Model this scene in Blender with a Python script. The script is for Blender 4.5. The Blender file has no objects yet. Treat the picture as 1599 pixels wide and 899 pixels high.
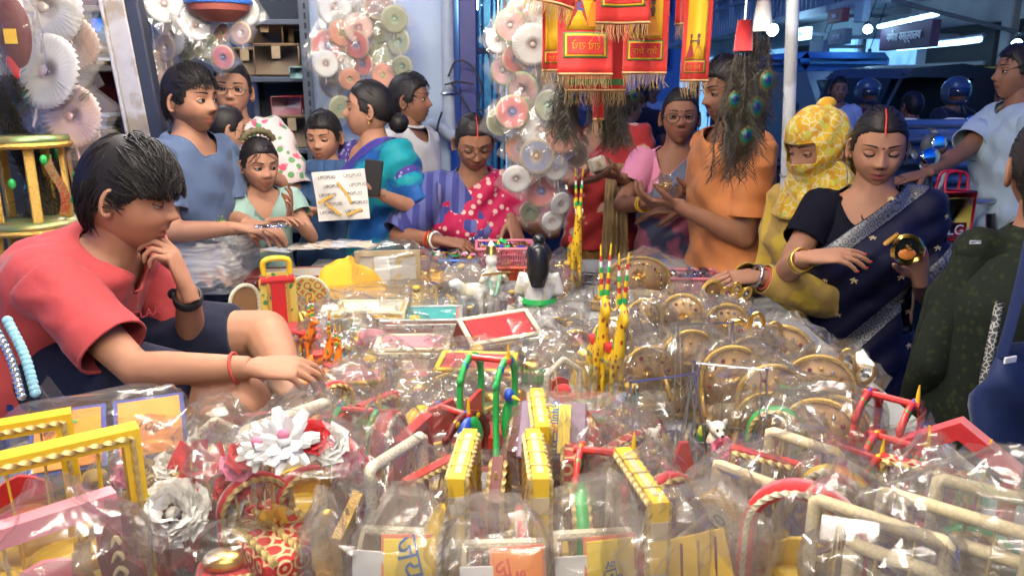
import bpy, bmesh, math, random
import numpy as np
from mathutils import Vector, Matrix
R = math.radians
rng = np.random.default_rng(7)
random.seed(7)
SC = bpy.context.scene
COL = SC.collection
# ------------------------------------------------------------------ camera
CAMZ, PITCH, FPX = 1.56, R(14.6), 1232.0
cam = bpy.data.cameras.new('camera')
cam_o = bpy.data.objects.new('camera', cam); COL.objects.link(cam_o)
cam_o.location = (0, 0, CAMZ); cam_o.rotation_euler = (R(90) - PITCH, 0, 0)
cam.sensor_width = 36; cam.lens = 36 * FPX / 1599
cam.clip_start = .05; cam.clip_end = 400
cam.dof.use_dof = True; cam.dof.focus_distance = 1.7; cam.dof.aperture_fstop = 9
SC.camera = cam_o
# ------------------------------------------------------------------ dusk sky
W = bpy.data.worlds.new('World'); SC.world = W; W.use_nodes = True
_n = W.node_tree
_sky = _n.nodes.new('ShaderNodeTexSky'); _sky.sky_type = 'NISHITA'; _sky.sun_disc = False
_sky.sun_elevation = R(10); _sky.sun_rotation = R(200); _sky.ozone_density = 10; _sky.air_density = 1.2; _sky.dust_density = .3
_tint = _n.nodes.new('ShaderNodeMix'); _tint.data_type = 'RGBA'; _tint.blend_type = 'MULTIPLY'; _tint.inputs[0].default_value = 1; _tint.inputs[7].default_value = (.19, .52, 1.25, 1)   # blue hour
_n.links.new(_sky.outputs[0], _tint.inputs[6]); _n.links.new(_tint.outputs[2], _n.nodes['Background'].inputs[0])
_n.nodes['Background'].inputs[1].default_value = .27
# last of the daylight, high thin cloud: very weak and soft
_s = bpy.data.lights.new('sun', 'SUN'); _s.energy = .5; _s.angle = R(20); _s.color = (.55, .75, 1)
_so = bpy.data.objects.new('sun', _s); COL.objects.link(_so); _so.rotation_euler = (R(40), 0, R(-60))
SC.view_settings.view_transform = 'Standard'; SC.view_settings.look = 'None'
SC.view_settings.gamma = 1; SC.view_settings.exposure = 0.12
SC.render.engine = 'CYCLES'
SC.cycles.max_bounces = 8; SC.cycles.transparent_max_bounces = 40; SC.cycles.diffuse_bounces = 3; SC.cycles.glossy_bounces = 3
SC.cycles.transmission_bounces = 4; SC.cycles.caustics_reflective = False; SC.cycles.caustics_refractive = False
SC.cycles.sample_clamp_indirect = 4; SC.cycles.use_denoising = True
# stall and shop lamps, the last three stall tubes added as fill (fixtures are built with the objects): x0,y0,z0 -> x1,y1,z1, watts per metre
TUBES = [((-.9, 1.2, 2.45), (.3, 1.2, 2.45), 'stall', 235), ((-.15, .15, 2.3), (-.15, 1.15, 2.3), 'stall', 165), ((-.7, -.35, 2.2), (.4, -.35, 2.2), 'stall', 150), ((-1.25, 2.25, 2.5), (-.05, 2.25, 2.5), 'stall', 290), ((.3, 2.2, 2.5), (.9, 2.2, 2.5), 'stall', 210),
         ((-2.2, 4.3, 2.75), (-1.0, 4.3, 2.75), 'shop', 150)]
TABZ = .86
# ------------------------------------------------------------------ picture point -> place
def ray(px, py):
    x = (px - 799.5) / FPX; y = (449.5 - py) / FPX
    return np.array([x, math.cos(PITCH) + y * math.sin(PITCH), -math.sin(PITCH) + y * math.cos(PITCH)])
def at(px, py, Y):
    d = ray(px, py); return d * (Y / d[1]) + np.array([0, 0, CAMZ])
def on(px, py, h=0.):
    d = ray(px, py); return d * ((TABZ + h - CAMZ) / d[2]) + np.array([0, 0, CAMZ])
# ------------------------------------------------------------------ numpy noise
def _hash(i, j, k, s):
    h = (i * 374761393 + j * 668265263 + k * 2147483647 + s * 974634777) & 0xffffffff
    h = ((h ^ (h >> 13)) * 1274126177) & 0xffffffff
    return ((h ^ (h >> 16)) & 0xffff) / 65535.0
def vn(P, f=1., seed=0):
    P = np.asarray(P, float) * f; I = np.floor(P).astype(np.int64); t = P - I; t = t * t * (3 - 2 * t)
    o = 0
    for a in (0, 1):
        for b in (0, 1):
            for c in (0, 1):
                w = (t[:, 0] if a else 1 - t[:, 0]) * (t[:, 1] if b else 1 - t[:, 1]) * (t[:, 2] if c else 1 - t[:, 2])
                o = o + w * _hash(I[:, 0] + a, I[:, 1] + b, I[:, 2] + c, seed)
    return o * 2 - 1
def unit(v):
    v = np.asarray(v, float); return v / (np.linalg.norm(v) + 1e-12)
def sstep(a, b, x):
    t = np.clip((x - a) / (b - a), 0, 1); return t * t * (3 - 2 * t)
# ------------------------------------------------------------------ geometry
class G:
    def __init__(s): s.v = []; s.f = []; s.c = []; s.m = []; s.n = 0
    def add(s, v, f, c=None, m=0):
        v = np.asarray(v, float).reshape(-1, 3)
        s.v.append(v); s.f.extend([tuple(int(i) + s.n for i in q) for q in f]); s.m.extend([m] * len(f))
        c = (1, 1, 1) if c is None else c
        c = np.asarray(c, float)
        s.c.append(np.tile(c, (len(v), 1)) if c.ndim == 1 else c)
        s.n += len(v); return s
    def join(s, g, m=None):
        if not g.n: return s
        s.v.append(g.V); s.c.append(g.C); s.f.extend([tuple(i + s.n for i in q) for q in g.f]); s.m.extend(g.m if m is None else [m] * len(g.f)); s.n += g.n; return s
    @property
    def V(s): return np.concatenate(s.v) if s.v else np.zeros((0, 3))
    @property
    def C(s): return np.concatenate(s.c) if s.c else np.zeros((0, 3))
    def setV(s, v): s.v = [v]; s.c = [s.C]; return s
    def xf(s, loc=(0, 0, 0), rz=0, rx=0, ry=0, sc=1.):
        M = np.array((Matrix.Rotation(rz, 3, 'Z') @ Matrix.Rotation(ry, 3, 'Y') @ Matrix.Rotation(rx, 3, 'X')))
        return s.setV((s.V * np.asarray(sc)) @ M.T + np.asarray(loc, float))
    def warp(s, fn): return s.setV(fn(s.V))
    def copy(s):
        g = G(); g.v = [s.V.copy()]; g.c = [s.C.copy()]; g.f = list(s.f); g.m = list(s.m); g.n = s.n; return g
def grid_faces(nu, nv, wu=False, wv=False):
    f = []
    for i in range(nu if wu else nu - 1):
        for j in range(nv if wv else nv - 1):
            a = i * nv + j; b = ((i + 1) % nu) * nv + j; c = ((i + 1) % nu) * nv + (j + 1) % nv; d = i * nv + (j + 1) % nv
            f.append((a, b, c, d))
    return f
def box(sx, sy, sz, c=(0, 0, 0), bev=None, rz=0, rx=0, ry=0):
    """chamfered box centred on c"""
    b = min(sx, sy, sz) * .12 if bev is None else bev
    h = np.array([sx, sy, sz]) / 2; v = []
    for x in (-1, 1):
        for y in (-1, 1):
            for z in (-1, 1):
                s = np.array([x, y, z]); e = s * h
                for k in range(3):
                    p = e - s * b; p[k] = e[k]; v.append(p)
    idx = lambda x, y, z, k: (((x > 0) * 2 + (y > 0)) * 2 + (z > 0)) * 3 + k
    f = []
    for k in range(3):
        a, bb = (k + 1) % 3, (k + 2) % 3
        for s in (-1, 1):
            q = []
            for (u, w) in ((-1, -1), (1, -1), (1, 1), (-1, 1)):
                t = [0, 0, 0]; t[k] = s; t[a] = u; t[bb] = w; q.append(idx(*t, k))
            f.append(tuple(q if s > 0 else q[::-1]))
    for k in range(3):       # edges along axis k
        a, bb = (k + 1) % 3, (k + 2) % 3
        for u in (-1, 1):
            for w in (-1, 1):
                t0 = [0, 0, 0]; t0[k] = -1; t0[a] = u; t0[bb] = w; t1 = list(t0); t1[k] = 1
                q = (idx(*t0, a), idx(*t1, a), idx(*t1, bb), idx(*t0, bb)); f.append(q if u * w > 0 else q[::-1])
    for x in (-1, 1):
        for y in (-1, 1):
            for z in (-1, 1):
                q = tuple(idx(x, y, z, k) for k in range(3)); f.append(q if x * y * z > 0 else q[::-1])
    g = G().add(np.array(v), f)
    return g.xf(c, rz, rx, ry)
def frames(P):
    P = np.asarray(P, float); T = np.gradient(P, axis=0); T /= np.linalg.norm(T, axis=1)[:, None] + 1e-12
    n = np.cross(T[0], [0, 0, 1.]);
    if np.linalg.norm(n) < .1: n = np.cross(T[0], [0, 1., 0])
    n = unit(n); N = [n]
    for i in range(1, len(P)):
        n = N[-1] - T[i] * np.dot(N[-1], T[i]); N.append(unit(n))
    N = np.array(N); return T, N, np.cross(T, N)
def tube(P, r, n=8, cap=True, closed=False, c=None, flat=1., twist=0., lob=0, la=.3):
    """tube along P; flat squeezes the 2nd axis; lob/twist give a laid rope"""
    P = np.asarray(P, float); m = len(P); r = np.broadcast_to(np.asarray(r, float), (m,))
    T, N, B = frames(P)
    a = np.linspace(0, 2 * math.pi, n, endpoint=False)
    tw = (np.arange(m) * twist)[:, None]
    rad = r[:, None] * (1 + (la * np.cos(lob * a)[None] if lob else 0)) * np.ones((m, n))
    ca, sa = np.cos(a[None] + tw), np.sin(a[None] + tw)
    V = P[:, None] + (rad * ca)[..., None] * N[:, None] + (rad * sa * flat)[..., None] * B[:, None]
    f = grid_faces(m, n, wu=closed, wv=True)
    g = G(); V = V.reshape(-1, 3)
    if cap and not closed:
        V = np.concatenate([V, [P[0]], [P[-1]]]); k = m * n
        f += [(k, (j + 1) % n, j) for j in range(n)]; f += [(k + 1, (m - 1) * n + j, (m - 1) * n + (j + 1) % n) for j in range(n)]
    f = [q[::-1] for q in f]
    return g.add(V, f, c)
def bar(a, b, r, n=8, **k): return tube([a, b], r, n, **k)
def resample(P, m):
    P = np.asarray(P, float); d = np.r_[0, np.cumsum(np.linalg.norm(np.diff(P, axis=0), axis=1))]
    t = np.linspace(0, d[-1], m); return np.stack([np.interp(t, d, P[:, k]) for k in range(3)], 1)
def smooth_path(P, m):
    """Catmull-Rom"""
    P = np.asarray(P, float); Q = np.concatenate([[2 * P[0] - P[1]], P, [2 * P[-1] - P[-2]]]); o = []
    n = len(P) - 1
    for t in np.linspace(0, n - 1e-6, m):
        i = int(t); u = t - i; a, b, c, d = Q[i:i + 4]
        o.append(.5 * (2 * b + (c - a) * u + (2 * a - 5 * b + 4 * c - d) * u * u + (3 * b - a - 3 * c + d) * u ** 3))
    return np.array(o)
def rope(P, r, pitch=None, n=6, c=None):
    L = np.sum(np.linalg.norm(np.diff(np.asarray(P, float), axis=0), axis=1)); pitch = pitch or r * 5
    m = int(max(6, min(160, L / (pitch / 6)))); return tube(resample(P, m), r, n, twist=2 * math.pi / 12 * 1.0, lob=3, la=.22, c=c)
def lathe(prof, n=24, c=None, sy=1.):
    prof = np.asarray(prof, float); a = np.linspace(0, 2 * math.pi, n, endpoint=False)
    V = np.stack([prof[:, 0, None] * np.cos(a), prof[:, 0, None] * np.sin(a) * sy, prof[:, 1, None] * np.ones(n)], -1).reshape(-1, 3)
    return G().add(V, grid_faces(len(prof), n, wv=True), c)
def ell(c, r, n=12, m=8, col=None):
    t = np.linspace(0, math.pi, m + 1); prof = np.stack([np.sin(t) + 1e-4, -np.cos(t)], 1)
    g = lathe(prof, n, col); return g.xf(c, sc=np.broadcast_to(r, (3,)))
def ellr(c, r, rz=0, rx=0, ry=0, n=12, m=8, col=None):
    return ell((0, 0, 0), r, n, m, col).xf((0, 0, 0), rz, rx, ry).xf(c)
def sheet(fn, nu, nv, u=(0, 1), v=(0, 1), c=None):
    U, V = np.meshgrid(np.linspace(*u, nu), np.linspace(*v, nv), indexing='ij')
    P = fn(U.ravel(), V.ravel()); return G().add(P, grid_faces(nu, nv), c)
def prism(poly, t, plane='xz'):
    """flat outline (x,z) extruded by t along y, centred"""
    p = np.asarray(poly, float); n = len(p); V = np.concatenate([np.c_[p[:, 0], np.full(n, -t / 2), p[:, 1]], np.c_[p[:, 0], np.full(n, t / 2), p[:, 1]]])
    f = [tuple(range(n)), tuple(range(2 * n - 1, n - 1, -1))] + [(j, j + n, (j + 1) % n + n, (j + 1) % n) for j in range(n)]
    return G().add(V, f)
def thick(g, t):
    """give an open sheet a thickness"""
    V = g.V; n = len(V); N = vnorm(V, g.f)
    ed = {}
    for q in g.f:
        for a, b in zip(q, q[1:] + q[:1]):
            if (b, a) in ed: del ed[(b, a)]
            else: ed[(a, b)] = 1
    f = list(g.f) + [tuple(i + n for i in q[::-1]) for q in g.f] + [(b, a, a + n, b + n) for a, b in ed]
    h = G().add(np.concatenate([V + N * t / 2, V - N * t / 2]), f, np.concatenate([g.C, g.C])); return h
_TS = bpy.data.scenes.new('work')       # scratch scene so that modifiers are evaluated without the whole stall
def evald(o, fn):
    _TS.collection.objects.link(o)
    with bpy.context.temp_override(scene=_TS, view_layer=_TS.view_layers[0]): dg = bpy.context.evaluated_depsgraph_get()
    dg.update(); e = o.evaluated_get(dg); q = e.to_mesh(); r = fn(q); e.to_mesh_clear(); bpy.data.objects.remove(o); return r
# ------------------------------------------------------------------ objects
def mk(name, g, mat, parent=None, smooth=True, loc=None):
    me = bpy.data.meshes.new(name); V = g.V
    me.from_pydata(V.tolist(), [], g.f)
    for m in (mat if isinstance(mat, (list, tuple)) else [mat]): me.materials.append(m)
    if isinstance(mat, (list, tuple)): me.polygons.foreach_set('material_index', np.array(g.m, dtype=np.int32))
    C = g.C
    if C.size and (C.min() < .999 or C.max() > 1.001):
        at_ = me.color_attributes.new('Col', 'FLOAT_COLOR', 'POINT')
        at_.data.foreach_set('color', np.c_[C, np.ones(len(C))].astype(np.float32).ravel())
    if smooth: me.polygons.foreach_set('use_smooth', np.ones(len(me.polygons), bool))
    if smooth == 'crease': me.set_sharp_from_angle(angle=R(24))
    if smooth == 'auto': me.set_sharp_from_angle(angle=R(35))
    me.update()
    o = bpy.data.objects.new(name, me); COL.objects.link(o)
    if parent is not None: o.parent = parent
    if loc is not None: o.location = loc
    return o
def tag(o, label=None, cat=None, group=None, kind=None):
    if label: o['label'] = label
    if cat: o['category'] = cat
    if group: o['group'] = group
    if kind: o['kind'] = kind
    return o
def thing(name, label, cat, loc=(0, 0, 0), rz=0, group=None, rx=0, ry=0):
    o = bpy.data.objects.new(name, None); COL.objects.link(o); o.empty_display_size = .05
    o.location = tuple(loc); o.rotation_euler = (rx, ry, rz); return tag(o, label, cat, group)
def dup(root, loc, rz=0, label=None, group=None, sc=1., rx=0, ry=0):
    r = root.copy(); COL.objects.link(r); r.location = tuple(loc); r.rotation_euler = (rx, ry, rz)
    r.scale = (sc, sc, sc) if np.isscalar(sc) else sc
    if label: r['label'] = label
    if group: r['group'] = group
    for ch in list(root.children):
        c = ch.copy(); COL.objects.link(c); c.parent = r
        for g_ in list(ch.children):
            d = g_.copy(); COL.objects.link(d); d.parent = c
    return r
_txt = {}
def text_geo(s, size):
    """flat lettering in the xz plane, facing -y, centred"""
    if s not in _txt:
        c = bpy.data.curves.new('lettering', 'FONT'); c.body = s; c.align_x = 'CENTER'; c.align_y = 'CENTER'; c.extrude = .02; c.resolution_u = 3
        V, F = evald(bpy.data.objects.new('lettering', c), lambda me: (np.array([v.co[:] for v in me.vertices]), [tuple(p.vertices) for p in me.polygons]))
        V = V - (V.max(0) + V.min(0)) / 2; _txt[s] = (V, F)
    V, F = _txt[s]; h = V[:, 1].max() - V[:, 1].min()
    k = size / h; return G().add(np.c_[V[:, 0] * k, -V[:, 2] * min(k, .03), V[:, 1] * k], F)
# ------------------------------------------------------------------ materials
_m = {}
def M(name, col=(.8, .8, .8), rough=.5, metal=0., var=.15, vs=25., bump=0., bs=300., pat=None, spec=.4, emit=0., vcol=False, sheen=0., coat=0., bkind='noise'):
    if name in _m: return _m[name]
    m = bpy.data.materials.new(name); m.use_nodes = True; _m[name] = m
    t = m.node_tree; N = t.nodes; L = t.links; b = N['Principled BSDF']
    tc = N.new('ShaderNodeTexCoord')
    def tex(kind, scale, **kw):
        n = N.new('ShaderNodeTex' + kind); n.inputs['Scale'].default_value = scale; L.new(tc.outputs['Object'], n.inputs['Vector'])
        for k, v in kw.items(): n.inputs[k].default_value = v
        return n
    def mix(f, a, b_, blend='MIX'):
        x = N.new('ShaderNodeMix'); x.data_type = 'RGBA'; x.blend_type = blend
        for s_, v in ((0, f), (6, a), (7, b_)):
            if hasattr(v, 'is_output'): L.new(v, x.inputs[s_])
            elif s_ == 0: x.inputs[0].default_value = v
            else: x.inputs[s_].default_value = (*v, 1)
        return x.outputs[2]
    def ramp(src, lo, hi):
        x = N.new('ShaderNodeMapRange'); x.inputs[1].default_value = lo; x.inputs[2].default_value = hi; L.new(src, x.inputs[0]); return x.outputs[0]
    def math_(op, a, b_=None):
        x = N.new('ShaderNodeMath'); x.operation = op
        for i, v in enumerate((a, b_)):
            if v is None: continue
            if hasattr(v, 'is_output'): L.new(v, x.inputs[i])
            else: x.inputs[i].default_value = v
        return x.outputs[0]
    base = tuple(col)
    if vcol:
        vc = N.new('ShaderNodeVertexColor'); vc.layer_name = 'Col'; base = vc.outputs[0]
        if tuple(col) != (1, 1, 1): base = mix(1., base, col, 'MULTIPLY')
    for p in ([] if pat is None else (pat if isinstance(pat, list) else [pat])):
        k, c2, s_ = p[:3]
        if k == 'dots':
            v = tex('Voronoi', s_, Randomness=p[3] if len(p) > 3 else .6); f = ramp(v.outputs['Distance'], .34, .30)
        elif k == 'cells':
            v = tex('Voronoi', s_); v.feature = 'DISTANCE_TO_EDGE'; f = ramp(v.outputs['Distance'], .09, .06)
        elif k == 'blot':
            v = tex('Noise', s_, Detail=4.); f = ramp(v.outputs[0], .52, .58)
        elif k == 'petal':
            v = tex('Voronoi', s_); w = tex('Noise', s_ * 3); f = ramp(math_('ADD', v.outputs['Distance'], math_('MULTIPLY', w.outputs[0], .5)), .58, .5)
        elif k == 'rings':
            v = tex('Voronoi', s_, Randomness=.15); f = ramp(math_('SINE', math_('MULTIPLY', v.outputs['Distance'], 22.)), .2, .5)
        elif k in 'xyz':
            sp = N.new('ShaderNodeSeparateXYZ'); L.new(tc.outputs['Object'], sp.inputs[0])
            f = ramp(math_('SINE', math_('MULTIPLY', sp.outputs['xyz'.index(k)], s_)), p[3] if len(p) > 3 else .5, (p[3] if len(p) > 3 else .5) + .12)
        elif k == 'above':      # c2 above a local height
            sp = N.new('ShaderNodeSeparateXYZ'); L.new(tc.outputs['Object'], sp.inputs[0]); f = ramp(sp.outputs[p[3]], s_ - .002, s_ + .002)
        elif k == 'diag':
            v = tex('Wave', s_, Distortion=p[3] if len(p) > 3 else 0.); f = ramp(v.outputs[0], .5, .6)
        elif k == 'grid':
            v = tex('Brick', s_); f = v.outputs['Fac']; v.offset = 0.; v.inputs['Mortar Size'].default_value = .05
        base = mix(f, base, c2)
    if var:
        v = tex('Noise', vs, Detail=5.); base = mix(1., base, mix(v.outputs[0], (1 - var,) * 3, (1 + var,) * 3), 'MULTIPLY')
    if hasattr(base, 'is_output'): L.new(base, b.inputs['Base Color'])
    else: b.inputs['Base Color'].default_value = (*base, 1)
    b.inputs['Roughness'].default_value = rough; b.inputs['Metallic'].default_value = metal; b.inputs['Specular IOR Level'].default_value = spec
    if sheen: b.inputs['Sheen Weight'].default_value = sheen; b.inputs['Sheen Roughness'].default_value = .4
    if name == 'skin': b.inputs['Subsurface Weight'].default_value = .15; b.inputs['Subsurface Radius'].default_value = (1, .35, .2); b.inputs['Subsurface Scale'].default_value = .008
    if coat: b.inputs['Coat Weight'].default_value = coat; b.inputs['Coat Roughness'].default_value = .15
    if emit:
        b.inputs['Emission Strength'].default_value = emit
        if hasattr(base, 'is_output'): L.new(base, b.inputs['Emission Color'])
        else: b.inputs['Emission Color'].default_value = (*base, 1)
    if bump:
        v = tex('Noise', bs, Detail=3.) if bkind == 'noise' else tex('Voronoi', bs)
        bn = N.new('ShaderNodeBump'); bn.inputs['Strength'].default_value = bump; bn.inputs['Distance'].default_value = .002
        L.new(v.outputs[0], bn.inputs['Height']); L.new(bn.outputs[0], b.inputs['Normal'])
    return m
def film(name, tint=(.985, .983, .978), haze=.055, gloss=.18, rough=.15, bs=24., hcol=(.95, .89, .80), bstr=.4):
    """clear crinkled plastic: see-through, glossy, a touch of haze"""
    if name in _m: return _m[name]
    m = bpy.data.materials.new(name); m.use_nodes = True; _m[name] = m
    t = m.node_tree; N = t.nodes; L = t.links; N.remove(N['Principled BSDF']); out = N['Material Output']
    tc = N.new('ShaderNodeTexCoord'); no = N.new('ShaderNodeTexNoise'); no.inputs['Scale'].default_value = bs * .35; no.inputs['Detail'].default_value = 2
    L.new(tc.outputs['Object'], no.inputs['Vector'])
    va = N.new('ShaderNodeVectorMath'); va.operation = 'MULTIPLY_ADD'; va.inputs[1].default_value = (.05, .05, .05); L.new(no.outputs['Color'], va.inputs[0]); L.new(tc.outputs['Object'], va.inputs[2])
    ve = N.new('ShaderNodeVectorMath'); ve.operation = 'MULTIPLY'; ve.inputs[1].default_value = (1, 1, .22); L.new(va.outputs[0], ve.inputs[0])
    vo = N.new('ShaderNodeTexVoronoi'); vo.feature = 'DISTANCE_TO_EDGE'; vo.inputs['Scale'].default_value = bs; L.new(ve.outputs[0], vo.inputs['Vector'])
    mn = N.new('ShaderNodeMath'); mn.operation = 'MINIMUM'; mn.inputs[1].default_value = .22; L.new(vo.outputs['Distance'], mn.inputs[0])
    ad = N.new('ShaderNodeMath'); ad.operation = 'MULTIPLY_ADD'; ad.inputs[1].default_value = .6; L.new(no.outputs[0], ad.inputs[0]); L.new(mn.outputs[0], ad.inputs[2])
    bn = N.new('ShaderNodeBump'); bn.inputs['Strength'].default_value = bstr; bn.inputs['Distance'].default_value = .006; L.new(ad.outputs[0], bn.inputs['Height'])
    tr = N.new('ShaderNodeBsdfTransparent'); tr.inputs[0].default_value = (*tint, 1)
    gl = N.new('ShaderNodeBsdfGlossy'); gl.inputs[1].default_value = rough; L.new(bn.outputs[0], gl.inputs['Normal'])
    df = N.new('ShaderNodeBsdfDiffuse'); df.inputs[0].default_value = (*hcol, 1); tl = N.new('ShaderNodeBsdfTranslucent'); tl.inputs[0].default_value = (*hcol, 1)
    a = N.new('ShaderNodeMixShader'); a.inputs[0].default_value = .5; L.new(df.outputs[0], a.inputs[1]); L.new(tl.outputs[0], a.inputs[2])
    hz = N.new('ShaderNodeMixShader'); hz.inputs[0].default_value = haze; L.new(tr.outputs[0], hz.inputs[1]); L.new(a.outputs[0], hz.inputs[2])
    fr = N.new('ShaderNodeLayerWeight'); fr.inputs[0].default_value = .3; L.new(bn.outputs[0], fr.inputs['Normal'])
    mm = N.new('ShaderNodeMapRange'); mm.inputs[3].default_value = gloss * .16; mm.inputs[4].default_value = min(1, gloss * 2.6); L.new(fr.outputs['Fresnel'], mm.inputs[0])
    mx = N.new('ShaderNodeMixShader'); L.new(mm.outputs[0], mx.inputs[0]); L.new(hz.outputs[0], mx.inputs[1]); L.new(gl.outputs[0], mx.inputs[2])
    L.new(mx.outputs[0], out.inputs[0]); return m
# ================================================================== people
def remesh(g, vox, it=4, dec=None):
    me = bpy.data.meshes.new('tmp'); me.from_pydata(g.V.tolist(), [], g.f); o = bpy.data.objects.new('tmp', me)
    md = o.modifiers.new('r', 'REMESH'); md.mode = 'VOXEL'; md.voxel_size = vox
    if it: ms = o.modifiers.new('s', 'SMOOTH'); ms.factor = .5; ms.iterations = it
    def rd(q):
        V = np.empty(len(q.vertices) * 3); q.vertices.foreach_get('co', V); n = len(q.loops); L = np.empty(n, np.int32); q.loops.foreach_get('vertex_index', L)
        return V.reshape(-1, 3), ([tuple(x) for x in L.reshape(-1, 4).tolist()] if n == 4 * len(q.polygons) else [tuple(p.vertices) for p in q.polygons])
    r = evald(o, rd); bpy.data.meshes.remove(me); return r
def shell(g, vox=.01, it=5, cuts=(), folds=(), noise=(), t=0., neck=None):
    """one continuous cloth surface over overlapping solids; cuts: (point, normal, radius) drop what lies beyond"""
    V, F = remesh(g, vox, it)
    for (d, fr, am, ph) in folds:
        d = unit(d); q = V @ d; N = vnorm(V, F); V = V + N * (am * np.sin(q * fr + ph + 2.2 * vn(V, 5, 3)))[:, None]
    for (fr, am, sd) in noise:
        N = vnorm(V, F); V = V + N * (am * (1 - 2 * np.abs(vn(V, fr, sd))))[:, None]
    h = G().add(V, F)
    for c in cuts: h = cut(h, *c)
    if neck: h = neckhole(h, neck[0], *neck[1])
    if t: h = thick(h, t)
    return h
def vnorm(V, F):
    F4 = np.array([q[:4] if len(q) >= 4 else q + q[-1:] for q in F]); a, b, c, d = (V[F4[:, i]] for i in range(4))
    n = np.cross(c - a, d - b); N = np.zeros_like(V)
    for i in range(4): np.add.at(N, F4[:, i], n)
    return N / (np.linalg.norm(N, axis=1)[:, None] + 1e-12)
def clip(g, s):
    """drop the part of a surface where the field s is positive, with a clean edge"""
    V = g.V; C = g.C; s = np.asarray(s, float); new = []; nc = []; cache = {}; F = []; n0 = len(V)
    pos = s > 0
    for q in g.f:
        k = sum(pos[i] for i in q)
        if k == 0: F.append(q)
        elif k < len(q):
            o = []
            for i, j in zip(q, q[1:] + q[:1]):
                if not pos[i]: o.append(i)
                if pos[i] != pos[j]:
                    e = (min(i, j), max(i, j))
                    if e not in cache: t = s[i] / (s[i] - s[j]); cache[e] = n0 + len(new); new.append(V[i] + (V[j] - V[i]) * t); nc.append(C[i])
                    o.append(cache[e])
            if len(o) > 2: F.append(tuple(o))
    if new: V = np.concatenate([V, new]); C = np.concatenate([C, nc])
    used = np.unique(np.concatenate([np.array(q) for q in F])) if F else np.array([], int); mp = np.full(len(V), -1); mp[used] = np.arange(len(used))
    return G().add(V[used], [tuple(mp[i] for i in q) for q in F], C[used])
def cut(g, p, n, rad=None):
    V = g.V - np.asarray(p); d = V @ unit(n)
    if isinstance(rad, tuple):      # only within rad[1] of the axis through p along rad[0]
        a = unit(rad[0]); w = V @ a; return clip(g, np.minimum(np.minimum(d, .16 - w), rad[1] - np.linalg.norm(V - w[:, None] * a, axis=1)))
    return clip(g, d if rad is None else np.minimum(d, rad - np.linalg.norm(V, axis=1)))
def neckhole(g, J, wl=.078, wf=.082, off=.012, low=.16):
    q = (g.V - J.neck) / J.s; x = q @ J.spl; y = q @ J.spf; t = -(q @ J.sp)
    return clip(g, np.minimum(.06 * (1 - (x / wl) ** 2 - ((y - off) / wf) ** 2), low - t))
def fr3(yaw):  # forward, left, up
    return np.array([math.sin(yaw), -math.cos(yaw), 0]), np.array([math.cos(yaw), math.sin(yaw), 0]), np.array([0, 0, 1.])
def ik(a, b, l1, l2, pole):
    d = b - a; L = np.linalg.norm(d); L2 = min(L, (l1 + l2) * .995); u = d / L; b = a + u * L2 if L > l1 + l2 else b
    x = (l1 * l1 - l2 * l2 + L2 * L2) / (2 * L2); h = math.sqrt(max(0, l1 * l1 - x * x))
    w = pole - u * np.dot(pole, u); return a + u * x + unit(w) * h, b
# ---- head, local frame: x = person's left, y = face, z = up; metres for an adult
def head_pt(d, f=1., fat=0.):
    d = d / (np.sum(np.abs(d) ** 2.25, axis=1) ** (1 / 2.25))[:, None]
    dx, dy, dz = d.T
    z = dz * np.where(dz > 0, .112, .118)
    low = np.clip(-z / .118, 0, 1)
    wx = .0735 * (1 - (.40 - .12 * fat) * low ** 1.6) * (1 + fat * .06)
    x = wx * dx
    y = np.where(dy > 0, .088 * dy, .102 * dy * (1 - .42 * low ** 1.2))
    y = y + .016 * low * np.clip(dy + .4, 0, 1) * (1 - .3 * low)
    fr = sstep(.05, .5, dy) * f; ax = np.abs(x); g = lambda a, b: np.exp(-a * a - b * b)
    ns = np.where(z > -.028, np.clip((.02 - z) / .048, 0, 1) ** 1.1, np.clip(1 - (-.028 - z) / .013, 0, 1))
    y = y + fr * (.023 * np.exp(-(x / (.0085 + .006 * np.clip((.02 - z) / .05, 0, 1))) ** 2) * ns
                  + .006 * g((ax - .0125) / .006, (z + .031) / .008)
                  - .011 * g((ax - .031) / .017, (z - .0) / .013) + .0045 * g((ax - .028) / .024, (z - .023) / .009)
                  + .006 * g(x / .019, (z + .058) / .006) + .0065 * g(x / .017, (z + .072) / .007) - .005 * g(x / .024, (z + .0645) / .0028)
                  + .008 * g(x / .022, (z + .103) / .014) + (.004 + .006 * fat) * g((ax - .042) / .02, (z + .035) / .022))
    return np.stack([x, y, z], 1)
def head_grid(nu, nv):
    a = np.linspace(0, 2 * math.pi, nu, endpoint=False); a = a - .35 * np.sin(a)      # denser towards the face
    th = np.linspace(.02, math.pi - .02, nv)
    A, T = np.meshgrid(a, th, indexing='ij'); D = np.stack([np.sin(T) * np.sin(A), np.sin(T) * np.cos(A), np.cos(T)], -1).reshape(-1, 3)
    return D, [q[::-1] for q in grid_faces(nu, nv, wu=True)]
def hair_mask(d, front=.06, back=-.075, temple=-.012):
    P = head_pt(d, 0.); az = np.degrees(np.abs(np.arctan2(d[:, 0], d[:, 1])))
    hl = np.interp(az, [0, 35, 58, 70, 84, 98, 112, 180], [front, front - .002, front - .02, temple, temple - .005, temple + .004, back + .02, back])
    return sstep(-.006, .008, P[:, 2] - hl), P
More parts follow.
